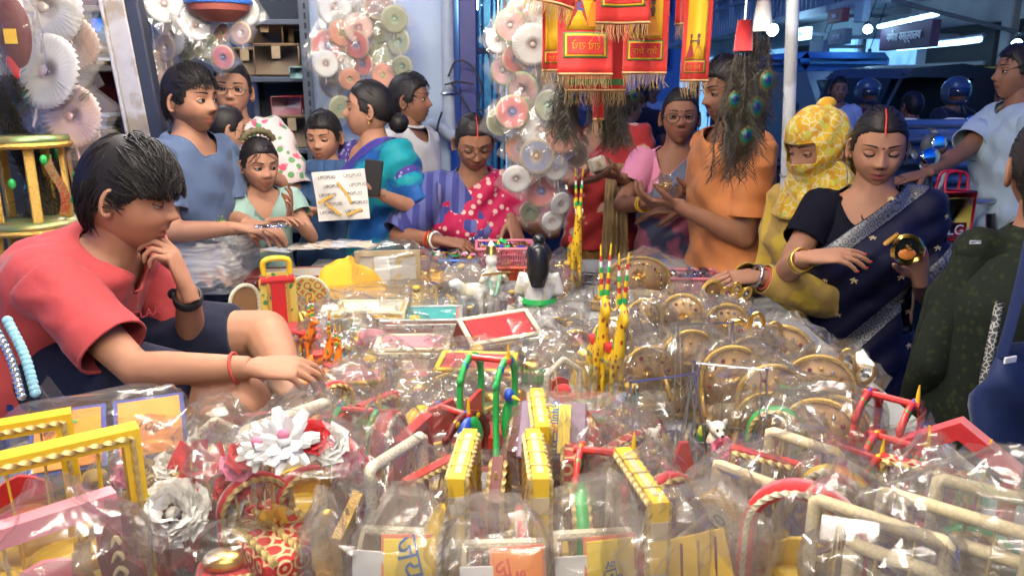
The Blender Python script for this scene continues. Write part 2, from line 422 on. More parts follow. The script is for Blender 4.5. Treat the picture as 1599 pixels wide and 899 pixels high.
def head_geo(skin, lip, fat=0., lid=.2, gaze=(0, 0), res=(72, 60), brow=1., lash=1., smile=0., beard=None, kohl=0.):
    g = G(); D, F = head_grid(*res); P = head_pt(D, 1., fat); x, y, z = P.T; skin = np.array(skin)
    C = np.tile(skin, (len(P), 1)) * (1 + .06 * vn(P, 45, 2))[:, None]
    m = (np.exp(-(x / .021) ** 4 - ((z + .065 - smile * np.abs(x) * .25) / .0125) ** 4) * (y > .04))[:, None]; C = C * (1 - m) + np.array(lip) * m
    ck = (np.exp(-((np.abs(x) - .04) / .02) ** 2 - ((z + .03) / .02) ** 2) * (y > 0))[:, None] * .25; C = C * (1 - ck) + C * np.array([1.12, .85, .8]) * ck
    if beard:
        bm_ = (sstep(-.035, -.06, z) * (y > -.02) * (1 - np.exp(-(x / .02) ** 2 - ((z + .064) / .012) ** 2)))[:, None] * beard
        mu = (np.exp(-(x / .024) ** 4 - ((z + .048) / .006) ** 2) * (y > .05))[:, None] * min(1, beard * 1.8); bm_ = np.clip(np.maximum(bm_, mu), 0, 1)
        C = C * (1 - bm_) + C * .22 * bm_
    g.add(P, F, C)
    for s in (-1, 1):   # ears
        a = np.linspace(-.5, 3.9, 14); E = np.stack([np.full(14, s * .077), -.008 + .004 - .015 * np.sin(a) * .8 - .004, -.012 + .028 * np.cos(a * .93 + .25)], 1)
        E[:, 0] += s * .008 * np.sin(np.linspace(0, math.pi, 14)); g.join(tube(E, np.linspace(.0055, .006, 14), 6, c=skin * .95))
        g.join(ellr((s * .077, -.012, -.012), (.005, .013, .023), rz=s * .35, col=skin * .82))
    # eyes
    for s in (-1, 1):
        c = np.array([s * .0315, 0, .001]); yy = float(head_pt(np.array([[.42 * s, 1., .0]]), 1., fat)[0, 1]); c[1] = yy - .0062 + .002
        r = .0132
        t = np.linspace(0, math.pi, 15); prof = np.stack([np.sin(t) + 1e-4, -np.cos(t)], 1); e = lathe(prof, 16); Q = e.V
        ang = np.degrees(np.arccos(np.clip(Q[:, 2], -1, 1)))
        ec = np.where((ang < 14)[:, None], (.005, .004, .004), np.where((ang < 30)[:, None], (.03, .016, .01), (.62, .6, .56)))
        rx_ = -math.pi / 2 + gaze[1]; e.setV(Q * r).xf((0, 0, 0), rx=rx_).xf((0, 0, 0), rz=gaze[0]); e.c = [ec]; e.xf(c); g.join(e)
        for (a0, a1, kk) in ((lid, 2.0, 1), (-2.0, -.42 + min(0, lid), 0)):
            u = np.linspace(-1, 1, 11); A = np.linspace(a0, a1, 6); U, AA = np.meshgrid(u, A, indexing='ij'); cr = np.sqrt(np.clip(1 - U ** 2, 0, 1))
            edge = (1 - .55 * U ** 2 * np.exp(-(AA - (a0 if kk else a1)) ** 2 * 3)) if kk else 1
            q = np.stack([U * r * 1.28, r * 1.12 * cr * np.cos(AA * edge), r * 1.12 * cr * np.sin(AA * edge)], -1).reshape(-1, 3) + c
            ff = grid_faces(11, 6); g.add(q, ff, skin * .86)
            if kk and lash:
                rim = q.reshape(11, 6, 3)[:, 0] + np.array([0, .0012, 0]); g.join(tube(rim, .0011 + .0006 * kohl, 5, c=(.012, .01, .01)))
        if brow:
            bx = np.linspace(.013, .05, 8); bz = .0245 + .0035 * np.sin((bx - .013) / .037 * 2.6); dd = np.stack([s * bx / .0735, np.full(8, 1.), bz / .112], 1)
            dd[:, 1] = np.sqrt(np.clip(1 - dd[:, 0] ** 2 - dd[:, 2] ** 2, .01, 1)); q = head_pt(dd, 1., fat); q[:, 2] = bz
            g.join(tube(q + np.array([0, .0005, 0]), np.array([.0024, .003, .003, .0028, .0024, .002, .0015, .0008]) * brow, 5, c=(.015, .011, .009)))
    for s in (-1, 1): g.join(ell((s * .0065, .096, -.0385), (.0026, .003, .0013), 8, 5, col=skin * .3))
    return g
def strands(style, n, vol, rs, bun=None, front=.06, back=-.075, part=0., L=(.04, .07), messy=.3, temple=-.012):
    g = G(); k = 0; tries = 0
    while k < n and tries < n * 6:
        tries += 1
        d = unit(rs.normal(size=3)); m, P = hair_mask(d[None], front, back, temple)
        if m[0] < .6: continue
        k += 1; p = P[0]; nrm = unit(p / np.array([.0735, .09, .112]) ** 2)
        ln = rs.uniform(*L); q = [p * (1.0 + vol * .5)]; steps = 5
        w = rs.normal(size=3) * messy; vol_ = vol * rs.uniform(.85, 1.4)
        for i in range(steps):
            c = q[-1]
            if style == 'tied': fl = np.array(bun) - c if abs(c[0] - part) > .004 or c[1] < .0 else np.array([np.sign(c[0] - part + 1e-6) * .7, -.4, 0])
            elif style == 'fringe': fl = np.array([.15 + .35 * np.sign(c[0] + .02), 1., -.15]) if c[1] > -.03 else np.array([0, -.3, -1.])
            else: fl = c - np.array([0, -.04, .11])
            nn = unit(c / np.array([.0735, .09, .112]) ** 2); fl = unit(fl) + w; fl = fl - nn * np.dot(fl, nn); c2 = c + unit(fl) * ln / steps
            e = math.sqrt(np.sum((c2 / np.array([.0745, .097, .115])) ** 2)); tgt = 1 + vol_ * (1 + .15 * math.sin(i * .9 + w[0] * 9)) - (.0 if i < steps - 1 else .01)
            if style == 'fringe' and c2[1] > .03 and c2[2] < front - .022: c2 = c * .998 + nn * .001
            c2 = c2 * (tgt / e) if (style == 'tied' or e < tgt) else c2
            q.append(c2)
        r0 = rs.uniform(.0011, .0021); sh = rs.uniform(.7, 1.3)
        g.join(tube(q, r0 * np.array([.6, 1, 1, .9, .6, .12]), 3, cap=False, c=np.array([sh] * 3)))
    return g
def hair_cap(vol, front, back, temple, res=(64, 44), bangs=0.):
    D, F = head_grid(*res); m, P = hair_mask(D, front, back, temple)
    k = 1 + m * (vol + .035 * vol * 0) - (1 - m) * .06
    N = P * k[:, None] + (vn(P, 90, 5) * .0015 * m)[:, None] * unit(np.array([0, 0, 1]))
    return G().add(N, F, (1., 1, 1))
def hand(w, d, n, side, curl=(.3, .35, .4, .45), th=(.7, .4), s=1., spread=.09, skin=(.3, .16, .1), nail=None, fine=True):
    """w wrist, d finger direction, n palm normal, side +1 left hand / -1 right hand"""
    d = unit(d); n = unit(n - d * np.dot(n, d)); t = np.cross(d, n) * (-side)        # towards the thumb
    g = G(); pal = [(-.03, .021, .019, 0), (0, .024, .018, 0), (.03, .035, .016, .002), (.06, .040, .0135, .002), (.085, .039, .011, .001), (.096, .03, .007, 0)]
    a = np.linspace(0, 2 * math.pi, 14, endpoint=False); V = []
    for (l, wd, tk, of) in pal:
        V += [w + s * (d * l + t * (wd * np.cos(x) + of) + n * tk * np.sin(x)) for x in a]
    F = grid_faces(len(pal), 14, wv=True) + [tuple(range(13, -1, -1)), tuple(range((len(pal) - 1) * 14, len(pal) * 14))]; g.add(V, F)
    segs = [(.040, .025, .020), (.045, .028, .021), (.041, .026, .02), (.032, .02, .018)]; nails = []
    for i in range(4):
        off = (.030, .0105, -.009, -.0275)[i]; b = w + s * (d * (.088, .093, .089, .08)[i] + t * off); sp = spread * (1.2, .3, -.5, -1.4)[i]
        fd = unit(d + t * sp); pts = [b - d * .012 * s, b]; ang = 0; cu = curl[i]
        for j, ln in enumerate(segs[i]):
            ang += cu * (.9, 1.1, .7)[j]; pts.append(pts[-1] + s * ln * (fd * math.cos(ang) + n * math.sin(ang)))
        r = s * np.array([.009, .009, .0082, .0075, .0062]) * (1, 1, .97, .88)[i]
        pp = resample(pts, 10); rr = np.interp(np.linspace(0, 1, 10), [0, .2, .55, .8, .95, 1], [r[0], r[1], r[2], r[3], r[4], r[4] * .45])
        g.join(tube(pp, rr, 8)); ld = unit(pts[-1] - pts[-2]); nails.append((pts[-1] - ld * .006 * s, ld, fd * math.sin(ang) * 1 - n * math.cos(ang), r[4]))
    b = w + s * (d * .022 + t * .026 + n * .006); td = unit(d * .75 + t * th[0] + n * th[1]); td2 = unit(d * .95 + t * th[0] * .35 + n * (th[1] + .25))
    pts = [b - td * .02 * s, b, b + td * .036 * s, b + s * (td * .036 + td2 * .03), b + s * (td * .036 + td2 * .055)]
    pp = resample(pts, 10); g.join(tube(pp, s * np.interp(np.linspace(0, 1, 10), [0, .3, .6, .85, 1], [.013, .0125, .0098, .009, .004]), 8))
    if fine: V, F = remesh(g, .0034 * s, 2); h = G().add(V, F, skin)
    else: h = g; h.c = [np.tile(skin, (g.n, 1))]
    if nail is not None:
        for p, ld, up, r in nails: h.join(ell(p + unit(up) * r * .75, (.0045 * s, .0045 * s, .003 * s), 8, 5, col=nail))
    return h
SKIN = {'mid': (.40, .20, .12), 'tan': (.38, .185, .108), 'dark': (.25, .115, .066), 'fair': (.52, .28, .18)}
HAIR = lambda: M('black_hair', (.012, .0095, .009), .5, var=.4, vs=60, spec=.25, vcol=True)
BODY = lambda: M('skin', (1, 1, 1), .58, var=.16, vs=26, bump=.3, bs=700, vcol=True, spec=.3)
class P: pass
def torso_sections(J, o=0., t0=0., t1=.62, fat=1., bust=0.):
    S = [(-.045, .055, .055, 0), (0., .062, .06, 0), (.025, .098, .066, 0), (.055, .150, .076, 0), (.11, .166, .094, .004), (.19, .160, .104 + .03 * bust, .006 + .018 * bust), (.26, .148, .103 + .016 * bust, .006 + .01 * bust),
         (.34, .137, .098, .004), (.40, .136, .1, 0), (.49, .158, .114, -.004), (.56, .17, .12, -.006), (.64, .168, .118, -.006)]
    s = J.s; out = []
    ts = [q[0] for q in S]
    for t in np.unique(np.r_[[q for q in ts if t0 < q < t1], t0, t1]):
        a, b, c = (np.interp(t, ts, [q[i] for q in S]) for i in (1, 2, 3))
        kf = 1 + (fat - 1) * sstep(.05, .3, t); wd = J.wid if t > .02 else 1
        k = np.clip(t / .56, 0, 1.15); p = J.neck + (J.pelvis - J.neck) * k + J.spf * (.03 * math.sin(k * math.pi) * -J.hunch)
        out.append((p + J.spf * c * s, a * s * kf * wd + o, b * s * kf + o))
    return out
def loft(sec, l, f, n=24, c=None):
    a = np.linspace(0, 2 * math.pi, n, endpoint=False); V = []
    for (p, ra, rb) in sec: V += [p + l * ra * math.copysign(abs(math.cos(x)) ** .9, math.cos(x)) + f * rb * math.copysign(abs(math.sin(x)) ** .9, math.sin(x)) for x in a]
    F = grid_faces(len(sec), n, wv=True) + [tuple(range(n - 1, -1, -1)), tuple(range((len(sec) - 1) * n, len(sec) * n))]
    return G().add(V, F, c)
def skel(head, yaw, s=1., lean=0., tilt=0., wid=1., hunch=0., ground=0., neckf=.02, arms=None, pelvis=None, hips=None):
    J = P(); J.s = s; J.yaw = yaw; f, l, u = fr3(yaw); J.f, J.l, J.u = f, l, u; J.head = np.asarray(head, float); J.wid = wid; J.hunch = hunch
    sp = unit(u * math.cos(lean) + f * math.sin(lean) + l * tilt); J.sp = sp; J.spl = unit(l - sp * np.dot(l, sp)); J.spf = np.cross(J.spl, sp) * -1
    if np.dot(J.spf, f) < 0: J.spf = -J.spf
    J.neck = J.head - s * (.122 * unit(u * .6 + sp * .4) + f * neckf)
    J.pelvis = J.neck - sp * .56 * s if pelvis is None else np.asarray(pelvis, float)
    if pelvis is not None: J.sp = sp = unit(J.neck - J.pelvis); J.spl = unit(l - sp * np.dot(l, sp)); J.spf = np.cross(sp, J.spl); J.spf = J.spf if np.dot(J.spf, f) > 0 else -J.spf
    J.ground = ground; J.sh = {}; J.el = {}; J.wr = {}
    for k, sg in (('L', 1), ('R', -1)):
        J.sh[k] = J.neck - J.sp * .068 * s + J.spl * sg * .148 * s * wid
        a = (arms or {}).get(k, {}); tgt = a.get('to'); dn = J.sh[k] - u * .46 * s + f * .08 * s + l * sg * .08 * s
        tgt = dn if tgt is None else np.asarray(tgt, float); pole = np.asarray(a.get('pole', -f * .6 + l * sg * .5 - u * .8), float)
        J.el[k], J.wr[k] = ik(J.sh[k], tgt, .268 * s * a.get('k', 1), .245 * s * a.get('k', 1), pole)
    return J
def legs_geo(J, o=0., r=1.):
    g = G(); s = J.s
    for sg in (1, -1):
        h = J.pelvis + J.l * sg * .085 * s; kn = np.array([h[0], h[1], (h[2] + J.ground) * .52]) + J.f * .02; an = np.array([h[0], h[1], J.ground + .07]) - J.f * .01
        g.join(tube([h, (h + kn) / 2, kn, (kn + an) / 2, an], np.array([.085, .075, .056, .052, .037]) * s * r + o, 12))
        if o == 0: g.join(tube([an - J.f * .03 - [0, 0, .035], an + J.f * .05 - [0, 0, .04], an + J.f * .14 - [0, 0, .05]], [.034, .035, .022], 10, flat=.8))
    return g
def arm_geo(J, k, o=0., r=1., upto=1., lower=True):
    a, b, c = J.sh[k], J.el[k], J.wr[k]; s = J.s
    if not lower:
        e = a + (b - a) * upto; return tube(resample([a - (b - a) * .06, e], 5), np.linspace(.052, .047, 5) * s * r + o, 14)
    return G().join(tube([a - (b - a) * .04, a + (b - a) * .3, a + (b - a) * .7, b], np.array([.047, .047, .041, .036]) * s * r + o, 12)).join(
        tube([b, b + (c - b) * .25, b + (c - b) * .7, c], np.array([.036, .038, .030, .024]) * s * r + o, 12)).join(ell(b, .037 * s * r + o, 12, 8))
def person(name, label, cat, head, yaw, s=1., skin='mid', lean=0., hy=0., hp=0., hr=0., arms=None, wid=1., fat=1., hunch=0., ground=0., vox=.0125, face=None, hair=None, legs=True,
           pelvis=None, neckf=.02, legfn=None, group=None, hands=('L', 'R'), fine=False, nail=None, glasses=None, bindi=False, earring=False, tilt=0., hsc=1., bust=0.):
    """hy/hp/hr: head turned left/down/rolled. Returns (root, skeleton, add) with add(part name, geometry, material)"""
    J = skel(head, yaw, s, lean, tilt, wid, hunch, ground, neckf, arms, pelvis)
    J.bust = bust; sk = np.array(SKIN[skin] if isinstance(skin, str) else skin)
    root = thing(name, label, cat, (J.pelvis[0], J.pelvis[1], ground), 0, group); o0 = np.array(root.location)
    g = loft(torso_sections(J, -.004, -.03, .62, fat, bust), J.spl, J.spf)
    hd = unit(J.head - J.neck); g.join(tube([J.neck - J.sp * .05 * s, J.neck + hd * .03, J.head - hd * .02 * s], np.array([.07, .055, .053]) * s * hsc, 14))
    for k in 'LR': g.join(arm_geo(J, k)); g.join(ell(J.sh[k], np.array([.055, .055, .055]) * s))
    if legfn: g.join(legfn(J))
    elif legs: g.join(legs_geo(J))
    V, F = remesh(g, vox, 4); body = G().add(V, F, sk[None] * (1 + .05 * vn(V, 9, 1))[:, None] * np.array([1, 1, 1]))
    hk = s ** .45 * hsc; J.hk = hk
    Mh = np.array(Matrix.Rotation(yaw + hy, 3, 'Z') @ Matrix.Rotation(math.pi, 3, 'Z') @ Matrix.Rotation(-hp, 3, 'X') @ Matrix.Rotation(hr, 3, 'Y'))
    toW = lambda q: (q * hk) @ Mh.T + J.head; J.toW = toW; J.Mh = Mh
    fc = dict(lip=sk * np.array([.78, .5, .5])); fc.update(face or {})
    body.join(head_geo(sk, **fc).warp(toW))
    for k, sg in (('L', 1), ('R', -1)):
        if k not in hands: continue
        a = (arms or {}).get(k, {}); d = np.asarray(a.get('d', J.wr[k] - J.el[k]), float); n = np.asarray(a.get('n', -J.l * sg), float)
        body.join(hand(J.wr[k], d, n, sg, a.get('curl', (.3, .35, .4, .45)), a.get('th', (.6, .4)), s * .98, skin=sk * .97, nail=nail, fine=fine or a.get('fine', False)))
    mk('body', body.xf(-o0), BODY(), root)
    def add(nm, geo, mat, parent=None, **kw): return mk(nm, geo.copy().xf(-o0), mat, parent or root, **kw)
    h = dict(style='short', vol=.07, n=480, front=.058, back=-.08, temple=-.012, L=(.03, .05), messy=.35, bun=None); h.update(hair or {})
    if h['style']:
        rs = np.random.default_rng(int(abs(J.head[0] * 1000)) + 3); hg = hair_cap(h['vol'], h['front'], h['back'], h['temple'])
        hg.join(strands(h['style'], h['n'], h['vol'], rs, h['bun'], h['front'], h['back'], 0., h['L'], h['messy'], h['temple']))
        if h['bun'] is not None:
            for q in h.get('buns', [(h['bun'], (.045, .038, .045))]):
                b = ell(q[0], q[1], 18, 12); V = b.V; b.setV(V + (V - np.array(q[0])) * (.07 * np.sin(26 * np.arctan2(V[:, 2] - q[0][2], V[:, 0] - q[0][0]) * .5 + 60 * V[:, 1]))[:, None]); hg.join(b)
        add('hair', hg.warp(toW), HAIR())
    if glasses is not None:
        gg = G()
        for sg in (-1, 1):
            a = np.linspace(0, 2 * math.pi, 20, endpoint=False); q = np.stack([sg * .0335 + .0265 * np.cos(a), np.full(20, .099) - .012 * (np.abs(.0335 + sg * sg * .0265 * np.cos(a) * 1) / .06) ** 2, -.004 + .019 * np.sin(a)], 1)
            gg.join(tube(q, .0017, 6, closed=True)); gg.join(tube([(sg * .06, .089, .002), (sg * .078, .05, .004), (sg * .081, -.012, .0)], .0016, 6))
        gg.join(tube([(-.008, .1005, .002), (0, .102, .005), (.008, .1005, .002)], .0016, 6)); add('eyeglasses', gg.warp(toW), glasses)
    if bindi: add('bindi', ell((0, .0985 if bindi is True else bindi, .026), (.0035, .002, .0035), 10, 6).warp(toW), M('bindi_red', (.12, .01, .012), .5))
    if earring:
        for sg in (-1, 1): add('earring', tube([(sg * .081, -.006, -.038), (sg * .083, -.006, -.05), (sg * .081, -.006, -.058)], [.002, .004, .003], 8).warp(toW), M('gold', (.78, .47, .11), .28, 1.))
    return root, J, add
# ---- clothes
def tshirt(J, o=.014, fat=1., hem=.58, sleeve=.62, collar=(.078, .082, .012), vox=.0135, sl_o=.016, seed=1, wr=.004, bust=None, arms='LR', lower=False, fold=None):
    b = J.bust if bust is None else bust
    g = loft(torso_sections(J, o, -.03, hem + .05, fat, b), J.spl, J.spf)
    for k in arms: g.join(ell(J.sh[k], np.array([.05] * 3) * J.s + o * .6))
    fold = fold or [(unit(J.sp + J.spl * .7), 60, wr * .6, 0), (unit(J.sp - J.spl * .8 + J.spf * .4), 42, wr * .7, 1)]; nz = [(9, wr * .9, seed), (20, wr * .5, seed + 4)]
    out = shell(g, vox, 5, [(J.neck - J.sp * hem * J.s, -J.sp)], folds=fold, noise=nz, neck=(J, collar)); hm = hems(out)
    for k in arms:
        if lower: q = arm_geo(J, k, sl_o); d = unit(J.wr[k] - J.el[k]); p = J.wr[k] - d * .02; ct = (p, d)
        else: q = arm_geo(J, k, sl_o, 1.05, sleeve + .08, lower=False); d = unit(J.el[k] - J.sh[k]); ct = (J.sh[k] + (J.el[k] - J.sh[k]) * sleeve, d)
        q.join(ell(J.sh[k], np.array([.046] * 3) * J.s + sl_o * .6)); s_ = shell(q, vox * .9, 4, [ct], folds=[(unit(d + .5 * J.spf), 70, wr * .18, 0)], noise=nz); hm.join(hems(s_)); out.join(s_)
    return thick(out, .003).join(hm)
def hems(g, r=.0032):
    """stitched hems: a thin roll along every open edge"""
    nx = {}; ed = set()
    for q in g.f:
        for a, b in zip(q, q[1:] + q[:1]): ed.add((a, b))
    for a, b in ed:
        if (b, a) not in ed: nx[a] = b
    V = g.V; h = G(); seen = set()
    for s in list(nx):
        if s in seen: continue
        lp = []; c = s
        while c in nx and c not in seen: seen.add(c); lp.append(c); c = nx[c]
        if len(lp) > 20: h.join(tube(resample(V[lp + lp[:1]], max(24, len(lp) // 2))[:-1], r, 5, closed=True))
    return h
def trousers(J, o=.018, vox=.013): 
    g = loft(torso_sections(J, .012, .5, .66), J.spl, J.spf); g.join(legs_geo(J, o)); return shell(g, vox, 4, noise=[(12, .004, 3)])
def skirt(J, top=.44, flare=.10, pleats=16, amp=.014, fat=1.):
    sec = torso_sections(J, .018, 0, .66, fat); c = J.neck - J.sp * top * J.s; a = np.linspace(0, 2 * math.pi, 96, endpoint=False); V = []; H = np.linspace(0, 1, 14)
    ph = vn(np.c_[np.cos(a) * 2, np.sin(a) * 2, a * 0], 1.3, 5) * 2
    for h in H:
        z = c[2] * (1 - h) + (J.ground + .02) * h; ctr = np.array([c[0], c[1], z]) + (J.pelvis - c) * min(1, h * 3) * np.array([1, 1, 0])
        ra = np.interp(h, [0, .2, .35, 1], [.15, .185, .19, .19 + flare]) * J.s * fat; rb = np.interp(h, [0, .2, .35, 1], [.115, .14, .145, .15 + flare]) * J.s * fat
        k = 1 + amp / .17 * sstep(.02, .4, h) * np.sin(pleats * a + ph * 3)
        V += [ctr + J.l * ra * k[i] * math.cos(x) + J.f * rb * k[i] * math.sin(x) for i, x in enumerate(a)]
    return G().add(V, grid_faces(14, 96, wv=True) + [tuple(range(95, -1, -1))])
def drape(J, side='L', o=.026, lowp=.22, fat=1., arm=.85, vox=.013, width=None, fr=75., am=.006, back=True, bust=None, shift=0., nrm=None, hemz=.56, arms=None):
    """sari end: covers the chest from the far hip up over one shoulder"""
    b = J.bust if bust is None else bust
    sg = 1 if side == 'L' else -1; g = loft(torso_sections(J, o, -.01, hemz + .06, fat, b), J.spl, J.spf); g.join(ell(J.sh[side], np.array([.06] * 3) * J.s + o * .8))
    if arm: g.join(arm_geo(J, side, o * .9, 1.08, arm + .1, lower=False))
    # edge line across the chest, from the neck side to the opposite waist
    p0 = J.neck - J.sp * .02 * J.s + J.spl * sg * (.055 + shift) * J.s; p1 = J.neck - J.sp * lowp * J.s - J.spl * sg * .16 * J.s
    e = unit(p1 - p0); n = np.cross(e, J.spf); n = n if np.dot(n, J.spl * sg) < 0 else -n
    cuts = [(p0, n), (J.neck - J.sp * hemz * J.s, -J.sp)]
    if arm: d = unit(J.el[side] - J.sh[side]); cuts.append((J.sh[side] + (J.el[side] - J.sh[side]) * arm, d, (d, .1 * J.s)))
    J.edge = (p0, e, n)
    return shell(g, vox, 5, cuts, folds=[(n, fr, am, 0), (n + .25 * e, fr * .45, am, 1.)], noise=[(14, .003, 2)], t=.003, neck=(J, (.07, .075, .0)))
def edge_band(J, g, lo, hi, push=.004):
    """faces of a drape within a strip of its edge, lifted: a woven border"""
    p0, e, n = J.edge; V = g.V + vnorm(g.V, g.f) * push; h = G().add(V, g.f); h = clip(h, lo + (h.V - p0) @ n); return clip(h, -((h.V - p0) @ n) - hi)
def strip(J, g, p0, p1, w, push=.004):
    """a woven band of width w on a drape, along the line p0-p1 across the chest"""
    e = unit(np.asarray(p1) - p0); n = unit(np.cross(e, J.spf)); V = g.V; N = vnorm(V, g.f); h = G().add(V + N * push, g.f); q = (h.V - p0) @ n; h = clip(h, np.abs(q) - w / 2)
    return clip(h, -((h.V - J.neck) @ J.spf)) if h.n else h
def bangles(J, k, n, r, mats, add, off=.03, gap=.011, rr=.0035, name='bangle'):
    d = unit(J.wr[k] - J.el[k]); a = unit(np.cross(d, [0, 0, 1.])); b = np.cross(d, a); t = np.linspace(0, 2 * math.pi, 20, endpoint=False)
    for i in range(n):
        c = J.wr[k] - d * (off + i * gap) * J.s
        add(name, tube([c + r * J.s * (a * math.cos(x) + b * math.sin(x)) for x in t], rr, 6, closed=True), mats[i % len(mats)])
# ================================================================== the stall and its goods
CLEAR = film('clear_wrap'); HAZY = film('milky_wrap', haze=.15, gloss=.18, rough=.17, tint=(.98, .97, .95)); POLY = film('carrier_film', haze=.34, gloss=.12, rough=.28, hcol=(.88, .89, .9), bs=22)
SLEEVE = film('sleeve_film', haze=.09, gloss=.16, rough=.1, bs=14, bstr=.25)
gold = M('gold', (.78, .47, .11), .28, 1.); brass = M('brass_lace', (.66, .42, .10), .36, .8, var=.4, vs=220, bump=.8, bs=420, bkind='v')
lace = M('white_lace', (.66, .60, .46), .6, 0, var=.12, pat=('rings', (.50, .45, .30), 75), bump=.6, bs=500)
ropem = M('cream_rope', (.58, .50, .34), .7, var=.25, vs=200); goldrope = M('gold_rope', (.52, .38, .14), .45, .35, var=.35, vs=250)
yel = M('yellow_paint', (.75, .47, .02), .42, var=.2, vs=30, bump=.1, bs=120, coat=.2); red = M('red_velvet', (.5, .018, .02), .75, var=.2, vs=60, sheen=.5, bump=.3, bs=700); redp = M('red_paint', (.52, .035, .025), .38, var=.2, coat=.3)
maroon = M('maroon_wood', (.13, .02, .015), .45, var=.3); green = M('green_paint', (.02, .36, .07), .35, var=.15, coat=.3); blue = M('blue_paint', (.02, .07, .42), .35, var=.15, coat=.3); orange = M('orange_paint', (.8, .19, .015), .38, var=.15, coat=.25)
pink = M('pink_cloth', (.68, .25, .28), .8, var=.15, bump=.3, bs=600); white = M('white_paint', (.75, .73, .68), .5, var=.1); cream = M('cream_cloth', (.52, .41, .25), .8, var=.2, bump=.3, bs=500)
silver = M('chrome', (.62, .62, .62), .18, 1., var=.1); steel = M('steel', (.42, .42, .43), .3, 1., var=.2); beads = M('silver_beads', (.7, .7, .68), .2, .9); black = M('black_plastic', (.015, .015, .016), .4)
brocade = M('red_brocade', (.42, .025, .02), .6, pat=('rings', (.62, .42, .22), 34), bump=.4, bs=400); beige = M('beige_velvet', (.46, .27, .12), .65, var=.3, pat=('petal', (.6, .4, .1), 60)); wood = M('wood_brown', (.22, .11, .045), .55, var=.35, vs=15)
teal = M('teal_satin', (.03, .33, .32), .4, var=.2); sky_velvet = M('blue_velvet', (.01, .02, .16), .7, sheen=.4); cardY = M('card_yellow', (.85, .62, .05), .6, var=.08, pat=('blot', (.85, .5, .03), 14)); cardO = M('card_orange', (.82, .24, .015), .6, var=.1, pat=('blot', (.85, .38, .03), 12))
inkB = M('ink_blue', (.02, .12, .35), .6); inkR = M('ink_red', (.6, .05, .03), .6); inkK = M('ink_black', (.012, .012, .012), .6); paper = M('white_paper', (.72, .71, .68), .7, var=.08); foil = M('silver_foil', (.75, .75, .74), .16, 1., bump=1.2, bs=90); goldfoil = M('gold_foil', (.8, .58, .25), .2, 1., bump=1.2, bs=90)
UPR = 0
# ---- table
TB = thing('display_table', 'long low stall table spread with a pale sheet under all the goods', 'table', (-.27, 1.7, 0))
_poly = [(-1.5, .22), (.86, .22), (.86, 3.14), (-.78, 3.14), (-.78, 2.42), (-1.5, 2.42)]
def _slab(z0, z1, off):
    p = np.array(_poly) - (-.27, 1.7); c = np.array([[1, 1], [-1, 1], [-1, -1], [1, -1], [1, -1], [1, -1]]) * off * np.array([[1, 1], [-1, 1], [-1, -1], [1, -1], [1, -1], [1, -1]]) ** 0
    q = p + np.array([[-off, -off], [off, -off], [off, off], [-off, off], [-off, off], [-off, off]]); n = len(q)
    V = np.concatenate([np.c_[q, np.full(n, z0)], np.c_[q, np.full(n, z1)]]); F = [tuple(range(n - 1, -1, -1)), tuple(range(n, 2 * n))] + [(i, (i + 1) % n, (i + 1) % n + n, i + n) for i in range(n)]
    return G().add(V, F)
mk('table_top', _slab(TABZ - .06, TABZ - .008, 0), wood, TB, False); mk('cloth', _slab(TABZ - .4, TABZ, .012), M('pale_sheet', (.33, .33, .32), .85, var=.3, vs=6, bump=.4, bs=60), TB, False)
for x, y in ((-1.4, .35), (.75, .35), (.75, 3.0), (-.7, 3.0), (-1.4, 2.3)): mk('leg', box(.07, .07, TABZ - .06, (x + .27, y - 1.7, (TABZ - .06) / 2)), wood, TB, False)
class It:
    def __init__(s, name, label, cat, px, py, h, rz=0., group=None, z=0., rx=0., ry=0., pt=None):
        p = on(px, py, h + z) if pt is None else np.asarray(pt, float); s.pt = p
        s.root = thing(name, label, cat, (p[0], p[1], TABZ + z if pt is None else p[2]), rz, group, rx, ry)
    def p(s, name, g, m, parent=None, smooth='auto', **k): return mk(name, g, m, parent or s.root, smooth, **k)
_bs = [0]
